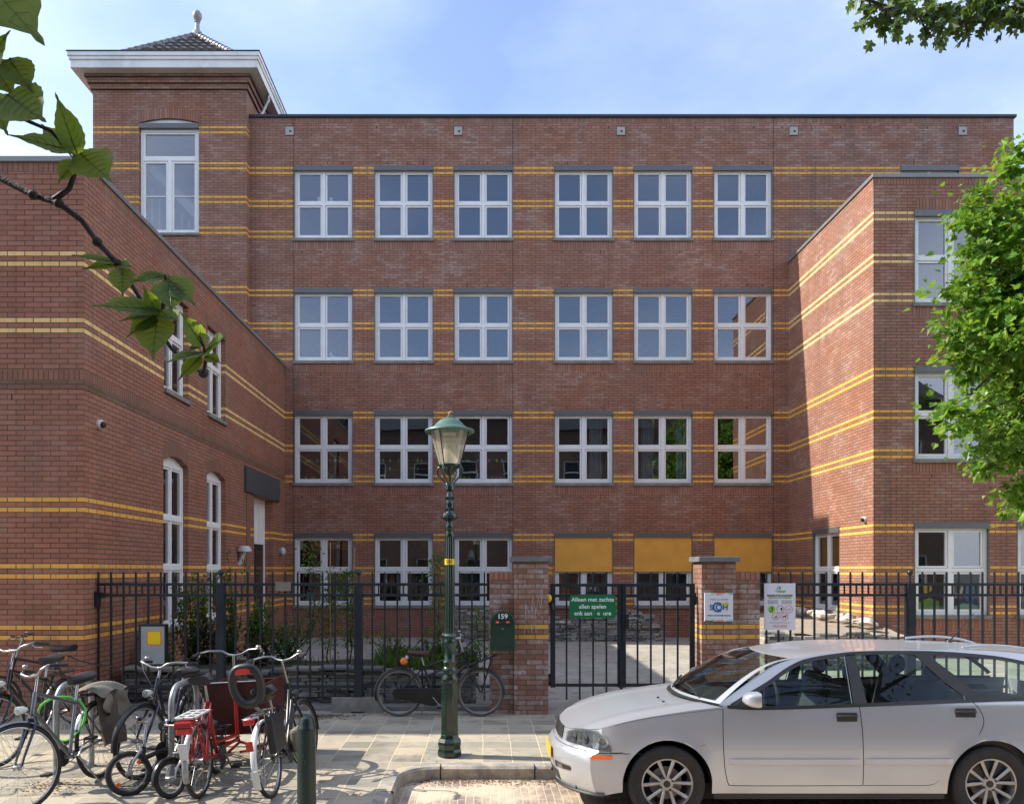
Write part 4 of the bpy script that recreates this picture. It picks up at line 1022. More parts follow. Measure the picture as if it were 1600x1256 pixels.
mb = MB(); mb.box(xa+.03, xb-.03, ym-.02, ym, wzz(974, ym), wzz(968.5, ym)); mb.box(xa+.07, xa+.11, ym-.022, ym-.018, wzz(973, ym), wzz(970, ym), 1); mb.box(xb-.11, xb-.07, ym-.022, ym-.018, wzz(973, ym), wzz(970, ym), 1); build(mb, 'flap', [M['box_green'], M['orange_lens']], t)
mb = MB(); mb.lathe([(.012, -.012), (.012, -.008)], 12, ((xa+xb)/2, ym, wzz(982, ym)), 'Y'); build(mb, 'lock', M['chrome'], t)
put_text('159', .085, M['ink_white'], t, ((xa+xb)/2, ym-.002, wzz(963, ym)), name='house_number', sx=1.05)

# ------------------------------------------------------------------ street lantern
X0, Y0 = -.345, 8.03; gl0 = gz(Y0); k_ = 154.9
def lz(py): return CH-(py-HZ)/k_
t = thing('street_lantern', 'old-fashioned dark green street lantern on a cast iron post', 'street lamp', (X0, Y0, gl0))
def LP(mb, prof, nn=24, ph=0.): mb.lathe([(r, lz(py)) for r, py in prof], nn, (X0, Y0, 0), phase=ph)
mb = MB(); LP(mb, [(.125, 1179), (.128, 1172), (.118, 1168), (.118, 1164), (.125, 1161), (.122, 1157), (.100, 1152), (.092, 1146)], 8, .5)
p = build(mb, 'base', M['green'], t, bevel=.004)
mb = MB(); LP(mb, [(.092, 1147), (.086, 1064)], 8, .5); build(mb, 'pedestal', M['green'], t, bevel=.006)
mb = MB(); LP(mb, [(.080, 1066), (.088, 1062), (.088, 1058), (.072, 1054), (.070, 1050), (.080, 1047), (.078, 1044), (.064, 1041), (.066, 1036), (.074, 1033), (.060, 1029), (.056, 1020), (.060, 1006), (.066, 1001), (.060, 998)], 24); build(mb, 'collar', M['green'], t, smooth=True)
mb = MB(); rings = []
for r, py in ((.053, 1000), (.050, 940), (.042, 838)):      # fluted shaft
    rings.append([(X0+r*(1+.05*math.cos(8*a))*math.cos(a), Y0+r*(1+.05*math.cos(8*a))*math.sin(a), lz(py)) for a in [2*math.pi*j/48 for j in range(48)]])
mb.ring(rings); build(mb, 'shaft', M['green'], t, smooth=True, auto=60)
mb = MB(); mb.torus((X0, Y0, lz(992)), .056, .009, 'Z', 24, 8); LP(mb, [(.02, 994), (.057, 994), (.057, 989), (.02, 989)]); mb.ball((X0-.06, Y0-.03, lz(991)), .013, 8, 6); build(mb, 'clamp', M['green_top'], t, smooth=True)
mb = MB(); LP(mb, [(.045, 840), (.052, 836), (.042, 832), (.040, 828), (.050, 825), (.050, 822), (.040, 818), (.038, 814), (.060, 812), (.085, 810), (.088, 806), (.080, 803), (.045, 801), (.034, 797), (.044, 790), (.040, 784), (.030, 780), (.042, 776), (.030, 771), (.026, 768), (.048, 766), (.052, 757), (.045, 755)]); build(mb, 'capital', M['green'], t, smooth=True)
mb = MB()
for j in range(18): a = 2*math.pi*j/18; mb.ball((X0+.083*math.cos(a), Y0+.083*math.sin(a), lz(808.5)), .012, 6, 5)
for zz in (778, 788, 796):
    for j in range(8): a = 2*math.pi*(j+.5*(zz == 788))/8; mb.ball((X0+.036*math.cos(a), Y0+.036*math.sin(a), lz(zz)), (.011, .011, .022), 6, 5)
build(mb, 'ornament', M['green'], t, smooth=True)
for j in range(4):
    a = math.pi/4+math.pi/2*j+.35; mb = MB(); c, s_ = math.cos(a), math.sin(a)
    mb.tube([(X0+r*c, Y0+r*s_, lz(py)) for r, py in ((.035, 757), (.06, 752), (.10, 747), (.135, 741), (.145, 735), (.125, 729.5), (.10, 729), (.095, 733))], [.011]*6+[.009, .006], 8); build(mb, 'scroll_bracket', M['green'], t, smooth=True)
mb = MB(); mb.tube([(X0, Y0, lz(757)), (X0, Y0, lz(736))], .014, 8); LP(mb, [(.02, 742), (.05, 737), (.075, 733), (.108, 729.5), (.112, 727), (.10, 725)]); build(mb, 'bowl', M['green'], t, smooth=True)
mb = MB(); LP(mb, [(.102, 727), (.196, 675)], 32); o = MB(); 
mb.f = [f_ for f_ in mb.f if len(f_) == 4]; mb.m = mb.m[:len(mb.f)]
M['lantern'] = pbr('x', (.1, .1, .1))
def lanternmat():
    m, nt = newmat('lantern_perspex'); n = N(nt); out = n('OutputMaterial'); tr = n('BsdfTransparent'); tl = n('BsdfTranslucent'); g = n('BsdfGlossy'); a = n('MixShader'); b = n('MixShader')
    tr.inputs[0].default_value = (.93, .92, .86, 1); tl.inputs[0].default_value = (.80, .77, .66, 1); g.inputs['Roughness'].default_value = .12
    a.inputs[0].default_value = .42; b.inputs[0].default_value = .12
    n.link(tr.outputs[0], a.inputs[1]); n.link(tl.outputs[0], a.inputs[2]); n.link(a.outputs[0], b.inputs[1]); n.link(g.outputs[0], b.inputs[2]); n.link(b.outputs[0], out.inputs[0]); return m
M['lantern'] = lanternmat()
gp = build(mb, 'glass_body', M['lantern'], t, smooth=True)
mb = MB(); LP(mb, [(.02, 726), (.055, 725), (.062, 712), (.062, 700), (.052, 697), (.065, 693), (.05, 690), (.07, 686), (.05, 683), (.08, 677)]); build(mb, 'diffuser', pbr('opal', (.72, .68, .52), .4), t, smooth=True)
for j in range(4):
    a = math.pi/4+math.pi/2*j+.35-.0; mb = MB(); c, s_ = math.cos(a), math.sin(a)
    mb.tube([(X0+.215*c, Y0+.215*s_, lz(675)), (X0+.115*c, Y0+.115*s_, lz(729))], .006, 6); build(mb, 'cage_rod', M['black'], t, smooth=True)
mb = MB(); LP(mb, [(.19, 676), (.235, 677), (.252, 674.5), (.245, 672), (.20, 670), (.165, 667), (.135, 662), (.10, 657), (.05, 653.5), (.02, 652)], 36); build(mb, 'hood', M['green_top'], t, smooth=True)
mb = MB(); LP(mb, [(.03, 653), (.034, 650.5), (.012, 649), (.016, 647), (.012, 645)], 12); mb.ball((X0+.012, Y0, lz(645)), (.02, .012, .018), 8, 6); mb.tube([(X0+.01, Y0, lz(645)), (X0+.02, Y0, lz(641.5))], [.012, .003], 6); build(mb, 'hood_finial', pbr('old_brass', (.22, .19, .12), .5, .4), t, smooth=True)
mb = MB(); mb.lathe([(.0495, lz(882)), (.0495, lz(873))], 24, (X0, Y0, 0), caps=False); st = build(mb, 'number_sticker', M['yellow'], t)
o = _put('number', text_mesh('S31', .05, M['ink_black']), st, (X0, Y0-.0515, lz(877.5)), local=False); o.location = Vector((X0, Y0-.052, lz(877.5)))-abspos(st)
tag(structure(build((lambda b: (b.poly([(X0-.22, Y0-.22, gl0-.001), (X0+.2, Y0-.2, gl0-.001), (X0+.22, Y0+.2, gl0+.0055), (X0-.2, Y0+.2, gl0+.0055)]), b)[1])(MB()), 'sand_patch', M['kerb'])))

# bollard
bx, by = -1.335, 6.0
t = thing('bollard', 'dark green steel bollard at the kerb beside the bicycles', 'bollard', (bx, by, .12))
mb = MB(); mb.lathe([(.074, .12), (.072, .15), (.068, .70), (.0655, .80)], 28, (bx, by, 0)); build(mb, 'body', M['bollard'], t, smooth=True)
mb = MB(); mb.lathe([(.0655, .80), (.069, .803), (.069, .815), (.062, .825), (.060, .85), (.048, .885), (.02, .903), (.004, .906)], 28, (bx, by, 0)); build(mb, 'domed_top', M['bollard'], t, smooth=True)
mb = MB(); 
for s_ in ([(-.02, .60), (.0, .64), (.012, .60)], [(-.012, .615), (.006, .615)], [(.0, .58), (.0, .545)]): mb.tube([(bx+a, by-.0695+a*a*6, z) for a, z in s_], .003, 4)
build(mb, 'cast_emblem', M['bollard'], t)

# bicycle hoops
def hoop(x, y0, y1, lab):
    t = thing('bicycle_hoop', lab, 'bicycle rack', (x, (y0+y1)/2, .12), 'steel bicycle hoops on the pavement')
    r = .17; pts = [(x, y0, .10), (x, y0, .97-r)]+[(x, y0+r-r*math.cos(a), .97-r+r*math.sin(a)) for a in [math.pi/2*k/6 for k in range(1, 7)]]+[(x, y1-r+r*math.sin(a), .97-r+r*math.cos(a)) for a in [math.pi/2*k/6 for k in range(0, 7)]]+[(x, y1, .10)]
    mb = MB(); mb.tube(pts, .0265, 12); build(mb, 'tube', M['galv'], t, smooth=True)
    mb = MB(); mb.lathe([(.05, .122), (.05, .128), (.03, .13)], 16, (x, y0, 0)); mb2 = MB(); mb2.lathe([(.05, .122), (.05, .128), (.03, .13)], 16, (x, y1, 0))
    build(mb, 'foot_plate', M['galv'], t); build(mb2, 'foot_plate', M['galv'], t)
hoop(-3.76, 7.0, 7.63, 'galvanised steel bicycle hoop with the green cable lock'); hoop(-2.74, 6.98, 7.6, 'galvanised steel bicycle hoop beside the red cargo bicycle')
mb = MB(); c = Vector((-3.74, 6.98, .70)); mb.tube([c+Vector((.05+.20*math.cos(a), -.02+.05*math.sin(a*2), .19*math.sin(a))) for a in [2*math.pi*k/28 for k in range(28)]], .011, 8, closed=True)
tag(build(mb, 'cable_lock', M['lock_green'], smooth=True), 'bright green cable lock looped round the left steel hoop and a frame', 'cable lock')

# ------------------------------------------------------------------ dry stone walls, beds
def stonewall(name, x0, x1, y0, y1, z0, topf, lab, mat, seed, axis='x', warm=False, caps=False):
    """stacked flat stones filling a box along x; topf(x) is the height"""
    r_ = random.Random(seed); mb = MB(); z = z0
    zmax = max(topf(x0+(x1-x0)*k/12) for k in range(13))
    while z < zmax:
        h = r_.uniform(.028, .07); x = x0+r_.uniform(-.1, 0)
        while x < x1:
            w = r_.uniform(.12, .42)
            if z+h*.6 < topf(min(max(x+w/2, x0), x1)):
                j = [r_.uniform(-.022, .022) for _ in range(8)]
                xa, xb = max(x, x0)+.004, min(x+w, x1)-.004; ya = y0+r_.uniform(0, .05); yb = y1-r_.uniform(0, .05)
                if xb-xa > .03:
                    b = mb.addv([(xa+abs(j[0])*.5, ya+j[1], z+.003), (xb-abs(j[2])*.5, ya+j[3], z+.003+j[4]*.2), (xb, yb, z+.003), (xa, yb, z+.003), (xa+abs(j[5])*.4, ya+j[6]+.006, z+h-.004+j[7]*.2), (xb-abs(j[1])*.6, ya+j[0]+.006, z+h-.004), (xb, yb, z+h-.004), (xa, yb, z+h-.004)])
                    for q in ((0, 3, 2, 1), (4, 5, 6, 7), (0, 1, 5, 4), (1, 2, 6, 5), (2, 3, 7, 6), (3, 0, 4, 7)): mb.face([b+i for i in q])
            x += w
        z += h
    if caps:
        x = x0
        while x < x1:
            w = r_.uniform(.25, .5); zz = topf(x); mb.box(x+.005, min(x+w, x1)-.005, y0-.03+r_.uniform(-.02, .02), y1, zz, zz+.035); x += w
    return tag(build(mb, name, mat), lab, 'stone wall')
stonewall('stone_wall', -4.95, -.1, 10.85, 11.15, .10, lambda x: .60+.04*math.sin(x*2.1), 'low wall of stacked grey stone slabs just behind the left railing', M['stone'], 1, caps=True)
stonewall('stone_wall', -.85, 4.35, 19.2, 19.5, .24, lambda x: .95+.12*math.sin(x*1.7+2)+.06*math.sin(x*5) if x < 3.9 else .95-(x-3.9)*.8, 'rough wall of stacked slabs in front of the school, seen through the gate', M['stone_warm'], 2)
stonewall('stone_wall', 5.0, 7.6, 14.2, 14.5, .2, lambda x: .92+.05*math.sin(x*3)-.05*(x-5), 'sunlit stacked stone wall behind the right railing, beside the car roof', M['stone_warm'], 3)
# loose boulders on the right bed
r_ = random.Random(12)
M['boulder'] = pbr('pale_boulder', (.50, .46, .40), .9, var=.25, vscale=9, bump=.6, bscale=20)
for i in range(9):
    x = r_.uniform(5.8, 7.5); y = 15+i*.45; mb = MB(); c = Vector((7.45-r_.random()*.35, y, .93+.10*(y-14.5)/4.5+.05)); rr = (r_.uniform(.12, .24), r_.uniform(.15, .3), r_.uniform(.05, .1))
    mb.ball(c, rr, 9, 6); 
    for v in mb.v: v += Vector([noise.noise(v*7+Vector((i, q, 0)))*.07 for q in range(3)])
    tag(build(mb, 'boulder', M['boulder']), 'pale flat rock lying along the sunlit wing wall', 'rock', 'pale rocks on the right bed')
mb = MB(); mb.grid(lambda u, v: (-4.98+u*4.9, 11.1+v*2.2, .57+.05*noise.noise(Vector((u*9, v*5, 1)))-(.35*v if v > .7 else 0)), 30, 12); structure(build(mb, 'garden_bed', M['soil'], smooth=True))
mb = MB(); mb.grid(lambda u, v: (5.0+u*2.75, 14.45+v*4.6, .82+.14*v+.06*noise.noise(Vector((u*6, v*8, 4)))-(.5 if u == 0 else 0)), 14, 20); structure(build(mb, 'raised_bed', pbr('dry_soil', (.30, .25, .19), .95, var=.3, bump=.8, bscale=30), smooth=True))
mb = MB(); mb.box(-1.98, -1.56+.25, 10.34, 10.40, .13, .34); tag(build(mb, 'paving_slab', M['concrete'], bevel=.005), 'concrete slab standing on edge under the railing right of its second post', 'slab')
mb = MB(); mb.box(XL+.02, .08, YF+.07, YF+.33, .10, .20); tag(build(mb, 'plinth', M['concrete'], bevel=.01), 'low concrete edging under the left railing', 'edging')
#=====PLANTS=====
# ------------------------------------------------------------------ bicycles
def bicycle(loc, heading, label, name='bicycle', cat='bicycle', r=.335, wb=1.06, lean=0., steer=0., frame='silver_bike', style='diamond', tyre='rubber', fender='chrome', bars='city', barmat='chrome', saddle='saddle', sh=.92, bh=1.08, rack='black', fork=None, light='front', tail=True, chaincase=False, grip='plastic', white_tail=False, reflect=False, barw=.27, spokes=32, tr=.019, upright=False, group='bicycles parked by the school'):
    t = thing(name, label, cat, loc, group)
    t.rotation_euler = Matrix.Rotation(heading, 3, 'Z').to_3x3().to_euler()
    q = Matrix.Rotation(heading, 4, 'Z') @ Matrix.Rotation(lean, 4, 'X'); t.rotation_euler = q.to_euler()
    fm = M[frame]; fk = M[fork or frame]
    bbz = r-.05 if r > .25 else r+.08; bb = Vector((.43 if r > .25 else wb*.43, 0, bbz)); RA = Vector((0, 0, r))
    sdir = Vector((-.30, 0, 1)).normalized(); seat_top = bb+sdir*((sh-bbz)/sdir.z)
    ht = Vector((wb-.255 if r > .25 else wb-.16, 0, bh-.22)); sd = Vector((-.32, 0, 1)).normalized(); hb = ht-sd*(.15 if r > .25 else .12)
    crown = Vector((wb, 0, r))+Vector((-.055, 0, 0))+sd*(r+.035)
    hb = Vector((crown.x, 0, crown.z))+sd*.03 if r > .25 else hb
    ht = hb+sd*(.16 if r > .25 else .12)
    if upright: sd = Vector((0, 0, 1)); hb = Vector((1.03, 0, .28)); ht = Vector((1.03, 0, .90)); crown = hb.copy()
    bar_c = hb+sd*((bh-hb.z)/sd.z)
    SX = Matrix.Translation(hb) @ Matrix.Rotation(steer, 4, sd) @ Matrix.Translation(-hb)
    def wheel(c, xf, mudf):
        mb = MB(); mb.xf = xf; mb.torus(c, r-tr*1.75, .0125, 'Y', 44, 6, flat=.85)
        for k in range(spokes):
            a = 2*math.pi*k/spokes; b_ = a+(.5 if k % 4 < 2 else -.5); yy = .028 if k % 2 else -.028
            mb.tube([c+Vector((.022*math.cos(b_), yy, .022*math.sin(b_))), c+Vector(((r-.04)*math.cos(a), 0, (r-.04)*math.sin(a)))], .0013, 3, caps=False)
        wo = build(mb, 'wheel', M['chrome'] if fender != 'black' else M['galv'], t, smooth=True, local=True)
        mb = MB(); mb.xf = xf; mb.torus(c, r-tr, tr, 'Y', 48, 9); build(mb, 'tyre', M[tyre], wo, smooth=True, local=True)
        mb = MB(); mb.xf = xf; mb.lathe([(.014, -.05), (.024, -.035), (.020, -.02), (.020, .02), (.024, .035), (.014, .05)], 12, c, 'Y'); mb.lathe([(.006, -.065), (.006, .065)], 8, c, 'Y'); build(mb, 'hub', M['chrome'], wo, smooth=True, local=True)
        if reflect:
            for a in (.6, .6+math.pi): 
                mb = MB(); mb.xf = xf @ Matrix.Translation(c) @ Matrix.Rotation(a, 4, 'Y'); mb.box(r*.55, r*.80, -.012, .012, -.018, .018); build(mb, 'spoke_reflector', M['orange_lens'], wo, local=True, bevel=.006)
    I4 = Matrix.Identity(4); FA = Vector((wb, 0, r))
    wheel(RA, I4, 0)
    if not upright: wheel(FA, SX, 1)
    mb = MB(); tb = .016 if frame != 'thick' else .03
    seat_cl = bb+(seat_top-bb)*.72
    mb.tube([bb, seat_cl], tb*.95, 10)
    if style == 'diamond':
        mb.tube([seat_cl-sdir*.03, ht], tb, 10); mb.tube([bb, hb+sd*.02], tb*1.12, 10)
    elif style == 'step':
        mb.tube([bb+sdir*.12, bb+Vector((.14, 0, .10)), hb+sd*.03], tb*1.15, 10); mb.tube([bb+Vector((0, 0, 0)), bb+Vector((.16, 0, .03)), hb-sd*.01], tb*1.05, 10)
    elif style == 'omaloop':
        mb.tube([bb+sdir*.17, bb+Vector((.10, 0, .17)), bb+Vector((.22, 0, .24)), hb+sd*.11], tb, 10); mb.tube([bb, bb+Vector((.13, 0, .05)), bb+Vector((.25, 0, .18)), hb+sd*.0], tb*1.1, 10)
    elif style == 'parallel':
        mb.tube([seat_cl-sdir*.03, ht+sd*.0], tb, 10); mb.tube([bb+(seat_cl-bb)*.66, hb+sd*.07], tb*.8, 8); mb.tube([bb, hb+sd*.01], tb*1.2, 10)
    else:
        mb.tube([bb+Vector((-.03, 0, .02)), bb+Vector((.12, 0, .02)), hb+sd*.03], tb*1.3, 10)
    for s_ in (-1, 1):
        mb.tube([bb+Vector((-.03, s_*.02, 0)), RA+Vector((.1, s_*.05, .0)), RA+Vector((0, s_*.055, 0))], .0095, 7); mb.tube([seat_cl-sdir*.02+Vector((0, s_*.02, 0)), RA+Vector((0, s_*.055, 0))], .0085, 7)
    mb.tube([hb-sd*.01, ht+sd*.01], tb*1.2, 12); mb.lathe([(.024, -.036), (.024, .036)], 12, bb, 'Y')
    build(mb, 'frame', fm, t, smooth=True, local=True)
    mb = MB(); mb.xf = SX
    for s_ in (-1, 1): mb.tube([crown+Vector((0, s_*.035, 0)), crown+Vector((0, s_*.05, -.05)), FA+Vector((-.03, s_*.052, .07)), FA+Vector((0, s_*.052, 0))], [.014, .014, .010, .008], 8)
    mb.tube([crown+Vector((0, -.045, 0)), crown+Vector((0, .045, 0))], .014, 8); mb.tube([crown, hb], .015, 8)
    if not upright: build(mb, 'fork', fk, t, smooth=True, local=True)
    # handlebar
    hm = M[barmat]; mb = MB(); mb.xf = SX; mb.tube([ht, bar_c], .0125, 10)
    f_ = Vector((1, 0, 0)); stem = bar_c+f_*.04
    mb.tube([bar_c-sd*.012, stem+Vector((0, 0, .004))], .014, 8)
    ends = []
    for s_ in (-1, 1):
        if bars == 'city': pts = [stem, stem+Vector((.015, s_*.06, .01)), stem+Vector((.03, s_*.13, .045)), stem+Vector((-.01, s_*(barw-.05), .055)), stem+Vector((-.10, s_*barw, .045)), stem+Vector((-.20, s_*(barw+.015), .03))]
        elif bars == 'straight': pts = [stem, stem+Vector((0, s_*.1, .01)), stem+Vector((-.015, s_*.2, .02)), stem+Vector((-.03, s_*barw, .03))]
        elif bars == 'up': pts = [stem, stem+Vector((.0, s_*.08, .0)), stem+Vector((.01, s_*.14, .03)), stem+Vector((-.03, s_*barw*.9, .055)), stem+Vector((-.13, s_*(barw+.03), .035))]
        mb.tube(pts, .011, 10); ends.append((pts[-2], pts[-1]))
    h = build(mb, 'handlebar', hm, t, smooth=True, local=True)
    for a, b in ends:
        mb = MB(); mb.xf = SX; d = (b-a).normalized(); mb.tube([a+d*.01, b, b+d*.03], [.015, .0165, .015], 10); build(mb, 'grip', M[grip], h, smooth=True, local=True)
        mb = MB(); mb.xf = SX; mb.tube([a+Vector((.02, 0, -.012)), (a+b)/2+Vector((.06, 0, -.03)), b+Vector((.05, 0, -.035))], .0055, 6); build(mb, 'brake_lever', M['chrome'], h, smooth=True, local=True)
    mb = MB(); mb.xf = SX; a, b = ends[0]; mb.ball(a+Vector((.0, .04, .035)), (.026, .026, .018), 12, 7); build(mb, 'bell', M['chrome'], h, smooth=True, local=True)
    mb = MB(); 
    for s_ in (-1, 1):
        p0 = SX @ (ends[0 if s_ < 0 else 1][0]+Vector((.02, 0, -.01))); mb.tube([p0, p0+Vector((.12, -s_*.08, -.06)), SX @ (bar_c+Vector((.09, s_*.02, -.16))), SX @ (crown+Vector((.03, s_*.02, .02)))], .0028, 5)
    build(mb, 'brake_cable', M['plastic'], t, smooth=True, local=True)
    # saddle
    mb = MB(); st = seat_top; L = .27; rings = []
    for k in range(11):
        u = k/10; x = st.x-.15+L*u; wd = .010+ (.105 if u < .35 else .105*(1-((u-.35)/.65)**.55*.80))*(1 if u > .08 else .75); zz = st.z+.012*(1-u)-.008*math.sin(u*3.1); 
        rings.append([(x, wd*math.cos(a)*(1 if math.sin(a) > 0 else .92), zz+ (.036*math.sin(a) if math.sin(a) > 0 else .045*math.sin(a))) for a in [2*math.pi*j/14 for j in range(14)]])
    mb.ring(rings); so_ = build(mb, 'saddle', M[saddle], t, smooth=True, local=True)
    mb = MB(); mb.tube([seat_cl-sdir*.02, seat_top-sdir*.04], .0125, 10); mb.tube([st+Vector((-.11, .03, -.035)), st+Vector((0, .015, -.055)), st+Vector((.09, .01, -.03))], .004, 5); mb.tube([st+Vector((-.11, -.03, -.035)), st+Vector((0, -.015, -.055)), st+Vector((.09, -.01, -.03))], .004, 5)
    build(mb, 'seat_post', M['chrome'], t, smooth=True, local=True)
    # mudguards
    def guard(c, xf, a0, a1, m_, wdt=.026):
        mb = MB(); mb.xf = xf; rr = r+.012; rings = []
        for k in range(25):
            a = a0+(a1-a0)*k/24; d = Vector((math.cos(a), 0, math.sin(a)))
            rings.append([c+d*(rr-.012)+Vector((0, -wdt, 0)), c+d*(rr+.002)+Vector((0, -wdt*.6, 0)), c+d*(rr+.006), c+d*(rr+.002)+Vector((0, wdt*.6, 0)), c+d*(rr-.012)+Vector((0, wdt, 0))])
        mb.ring(rings, closed_ring=False, caps=False)
        for a in (a1-.3 if c is RA else a0+.25,):
            d = Vector((math.cos(a), 0, math.sin(a)))
            for s_ in (-1, 1): mb.tube([c+Vector((0, s_*.05, 0)), c+d*(rr-.01)+Vector((0, s_*.025, 0))], .0025, 4)
        return build(mb, 'mudguard', M[m_], t, smooth=True, local=True)
    if fender:
        guard(RA, I4, R(25), R(200), 'white_plastic' if white_tail else fender); (None if upright else guard(FA, SX, R(-5), R(150), fender))
        if white_tail:
            mb = MB(); a = R(196); d = Vector((math.cos(a), 0, math.sin(a)))
            mb.xf = Matrix.Translation(RA+d*(r+.02)) @ Matrix.Rotation(R(-12), 4, 'Y'); mb.box(-.005, .004, -.030, .030, -.08, .08); build(mb, 'mud_flap', M['white_plastic'], t, local=True, bevel=.004)
    # crank, chain
    mb = MB(); mb.lathe([(.088, -.004), (.088, .0)], 28, bb+Vector((0, -.055, 0)), 'Y'); mb.lathe([(.035, -.004), (.035, .0)], 16, RA+Vector((0, -.05, 0)), 'Y')
    if not chaincase:
        mb.tube([RA+Vector((0, -.055, .034)), bb+Vector((0, -.057, .087))], .0035, 4); mb.tube([RA+Vector((0, -.055, -.034)), bb+Vector((0, -.057, -.087))], .0035, 4)
    build(mb, 'chainring', M['plastic'], t, local=True)
    if chaincase:
        mb = MB(); pts = []
        n1 = 12
        for k in range(n1): a = R(-100)+R(200)*k/(n1-1); pts.append((bb.x+.115*math.cos(a), bb.z+.115*math.sin(a)))
        for k in range(n1): a = R(95)+R(170)*k/(n1-1); pts.append((RA.x-.02+.06*math.cos(a), RA.z+.06*math.sin(a)))
        mb.ring([[(x, y, z) for x, z in pts] for y in (-.075, -.045)]); build(mb, 'chain_case', M['black'], t, local=True, bevel=.008)
    ca = R(-50)
    for s_ in (-1, 1):
        aa = ca+(math.pi if s_ > 0 else 0); e = bb+Vector((.165*math.cos(aa), s_*.085, .165*math.sin(aa))); mb = MB(); mb.tube([bb+Vector((0, s_*.045, 0)), bb+Vector((0, s_*.08, 0)), e], .008, 7)
        c_ = build(mb, 'crank', M['chrome'] if not chaincase else M['galv'], t, smooth=True, local=True)
        mb = MB(); mb.box(e.x-.045, e.x+.045, e.y+s_*.01-(0 if s_ > 0 else .08), e.y+s_*.01+(.08 if s_ > 0 else 0), e.z-.012, e.z+.012); build(mb, 'pedal', M['rubber'], c_, local=True, bevel=.004)
    # carrier
    if rack:
        rz = 2*r+.075; mb = MB()
        for s_ in (-1, 1):
            mb.tube([(.24, s_*.05, rz), (-.24, s_*.065, rz), (-.26, s_*.04, rz), (-.26, 0, rz)], .006, 6)
            mb.tube([(-.10, s_*.065, rz), RA+Vector((-.01, s_*.065, .02))], .0055, 6); mb.tube([(.12, s_*.06, rz), RA+Vector((.01, s_*.065, .02))], .0055, 6)
        mb.tube([(.24, 0, rz), (-.24, 0, rz)], .005, 6)
        for x in (-.2, -.06, .1, .2): mb.tube([(x, -.06, rz), (x, .06, rz)], .005, 6)
        build(mb, 'carrier', M[rack], t, smooth=True, local=True)
        if tail:
            mb = MB(); mb.box(-.30, -.265, -.045, .045, rz-.045, rz+.0); build(mb, 'tail_light', M['red_lens'], t, local=True, bevel=.006)
    if light:
        mb = MB(); mb.xf = SX; c_ = crown+Vector((.075, 0, .07)); mb.lathe([(.012, -.05), (.028, -.02), (.034, .02), (.034, .035)], 14, c_, 'X'); mb.tube([crown, c_-Vector((.02, 0, .02))], .005, 5); lo = build(mb, 'headlight', M['white_plastic' if light == 'white' else 'plastic'], t, smooth=True, local=True)
        mb = MB(); mb.xf = SX; mb.lathe([(.031, .036), (.01, .044)], 14, c_, 'X'); build(mb, 'lens', M['lens'], lo, smooth=True, local=True)
    mb = MB(); mb.tube([bb+Vector((-.06, .04, -.02)), Vector((bb.x-.16, .17, .012))], .008, 6); build(mb, 'kickstand', M['galv'], t, smooth=True, local=True)
    t['_'] = 0; del t['_']
    return t, dict(SX=SX, bar=bar_c, crown=crown, seat=seat_top, bb=bb, RA=RA, FA=FA, hb=hb, ht=ht, sd=sd, r=r)
def pt2(px, D, z=0): return Vector(((px-VX)/F*D, D, z))

# against the railing
bA, _ = bicycle(Vector((wx_(623.5, 10.12), 10.12, .138)), 0., 'black transport bicycle with brown saddle leaning on the railing behind the lantern', r=.302, wb=1.035, lean=R(-3.5), frame='black', style='parallel', tyre='tyre_brown', fender='black', bars='up', barmat='galv', saddle='saddle_brown', sh=.80, bh=.99, rack=None, chaincase=True, light=None, spokes=36, grip='plastic')
mb = MB(); 
for s_ in (-1, 1):
    mb.tube([(.86, s_*.06, .64), (1.26, s_*.13, .78)], .009, 8); mb.tube([(1.18, s_*.11, .75), (1.05, s_*.065, .31)], .0085, 8); mb.tube([(.84, s_*.05, .66), (.86, s_*.11, .82), (.94, s_*.12, .84), (1.0, s_*.11, .70)], .007, 8)
for x, z in ((.95, .675), (1.05, .71), (1.15, .745), (1.25, .78)): mb.tube([(x, -.12, z), (x, .12, z)], .007, 6)
build(mb, 'front_carrier', M['black'], bA, smooth=True, local=True)
mb = MB(); mb.ball((.06, -.03, .70), (.05, .04, .05), 10, 7); build(mb, 'saddle_cover', M['orange_lens'], bA, smooth=True, local=True); mb = MB(); mb.ball((.10, -.045, .75), (.022, .02, .025), 10, 7); build(mb, 'reflector', M['white_plastic'], bA, smooth=True, local=True)

# silver city bicycle, front left
bB, k = bicycle(Vector((-3.47, 7.22, .12)), R(-96), 'silver-grey city bicycle with a brown canvas bag, front wheel nearest the camera at left', r=.345, wb=1.04, lean=R(4), steer=R(-26), frame='silver_bike', style='diamond', fender='chrome', bars='up', sh=.93, bh=1.03, rack='black', light='white', reflect=False, barw=.2, grip='plastic', fork='navy')
mb = MB(); mb.xf = Matrix.Translation((-.06, .10, .52)) @ Matrix.Rotation(R(6), 4, 'X')
rings = []
for kz in range(8):
    u = kz/7; z = -.22+.46*u; hw = .17-.05*abs(u-.45); rings.append([(hw*math.cos(a)*(1+.06*math.sin(a*3+u*9)), .065*math.sin(a)*(1+.2*math.sin(u*7)), z+.02*math.sin(a*2+u*5)) for a in [2*math.pi*j/18 for j in range(18)]])
mb.ring(rings); tg = build(mb, 'pannier_bag', M['canvas'], bB, smooth=True, local=True)
mb = MB(); mb.grid(lambda u, v: (-.27+.42*u+.02*math.sin(v*6), -.14+.30*v, .79+.05*math.sin(u*3.1)*math.sin(v*3.1)+.025*math.sin(u*11+v*7)-(.14*(v-.75)*4*.25 if v > .75 else 0)), 20, 14)
mb.grid(lambda u, v: (-.27+.42*u+.03*math.sin(v*6+u*4), .16+.03*math.sin(u*9), .76-.26*v*(1-.4*u)), 18, 10)
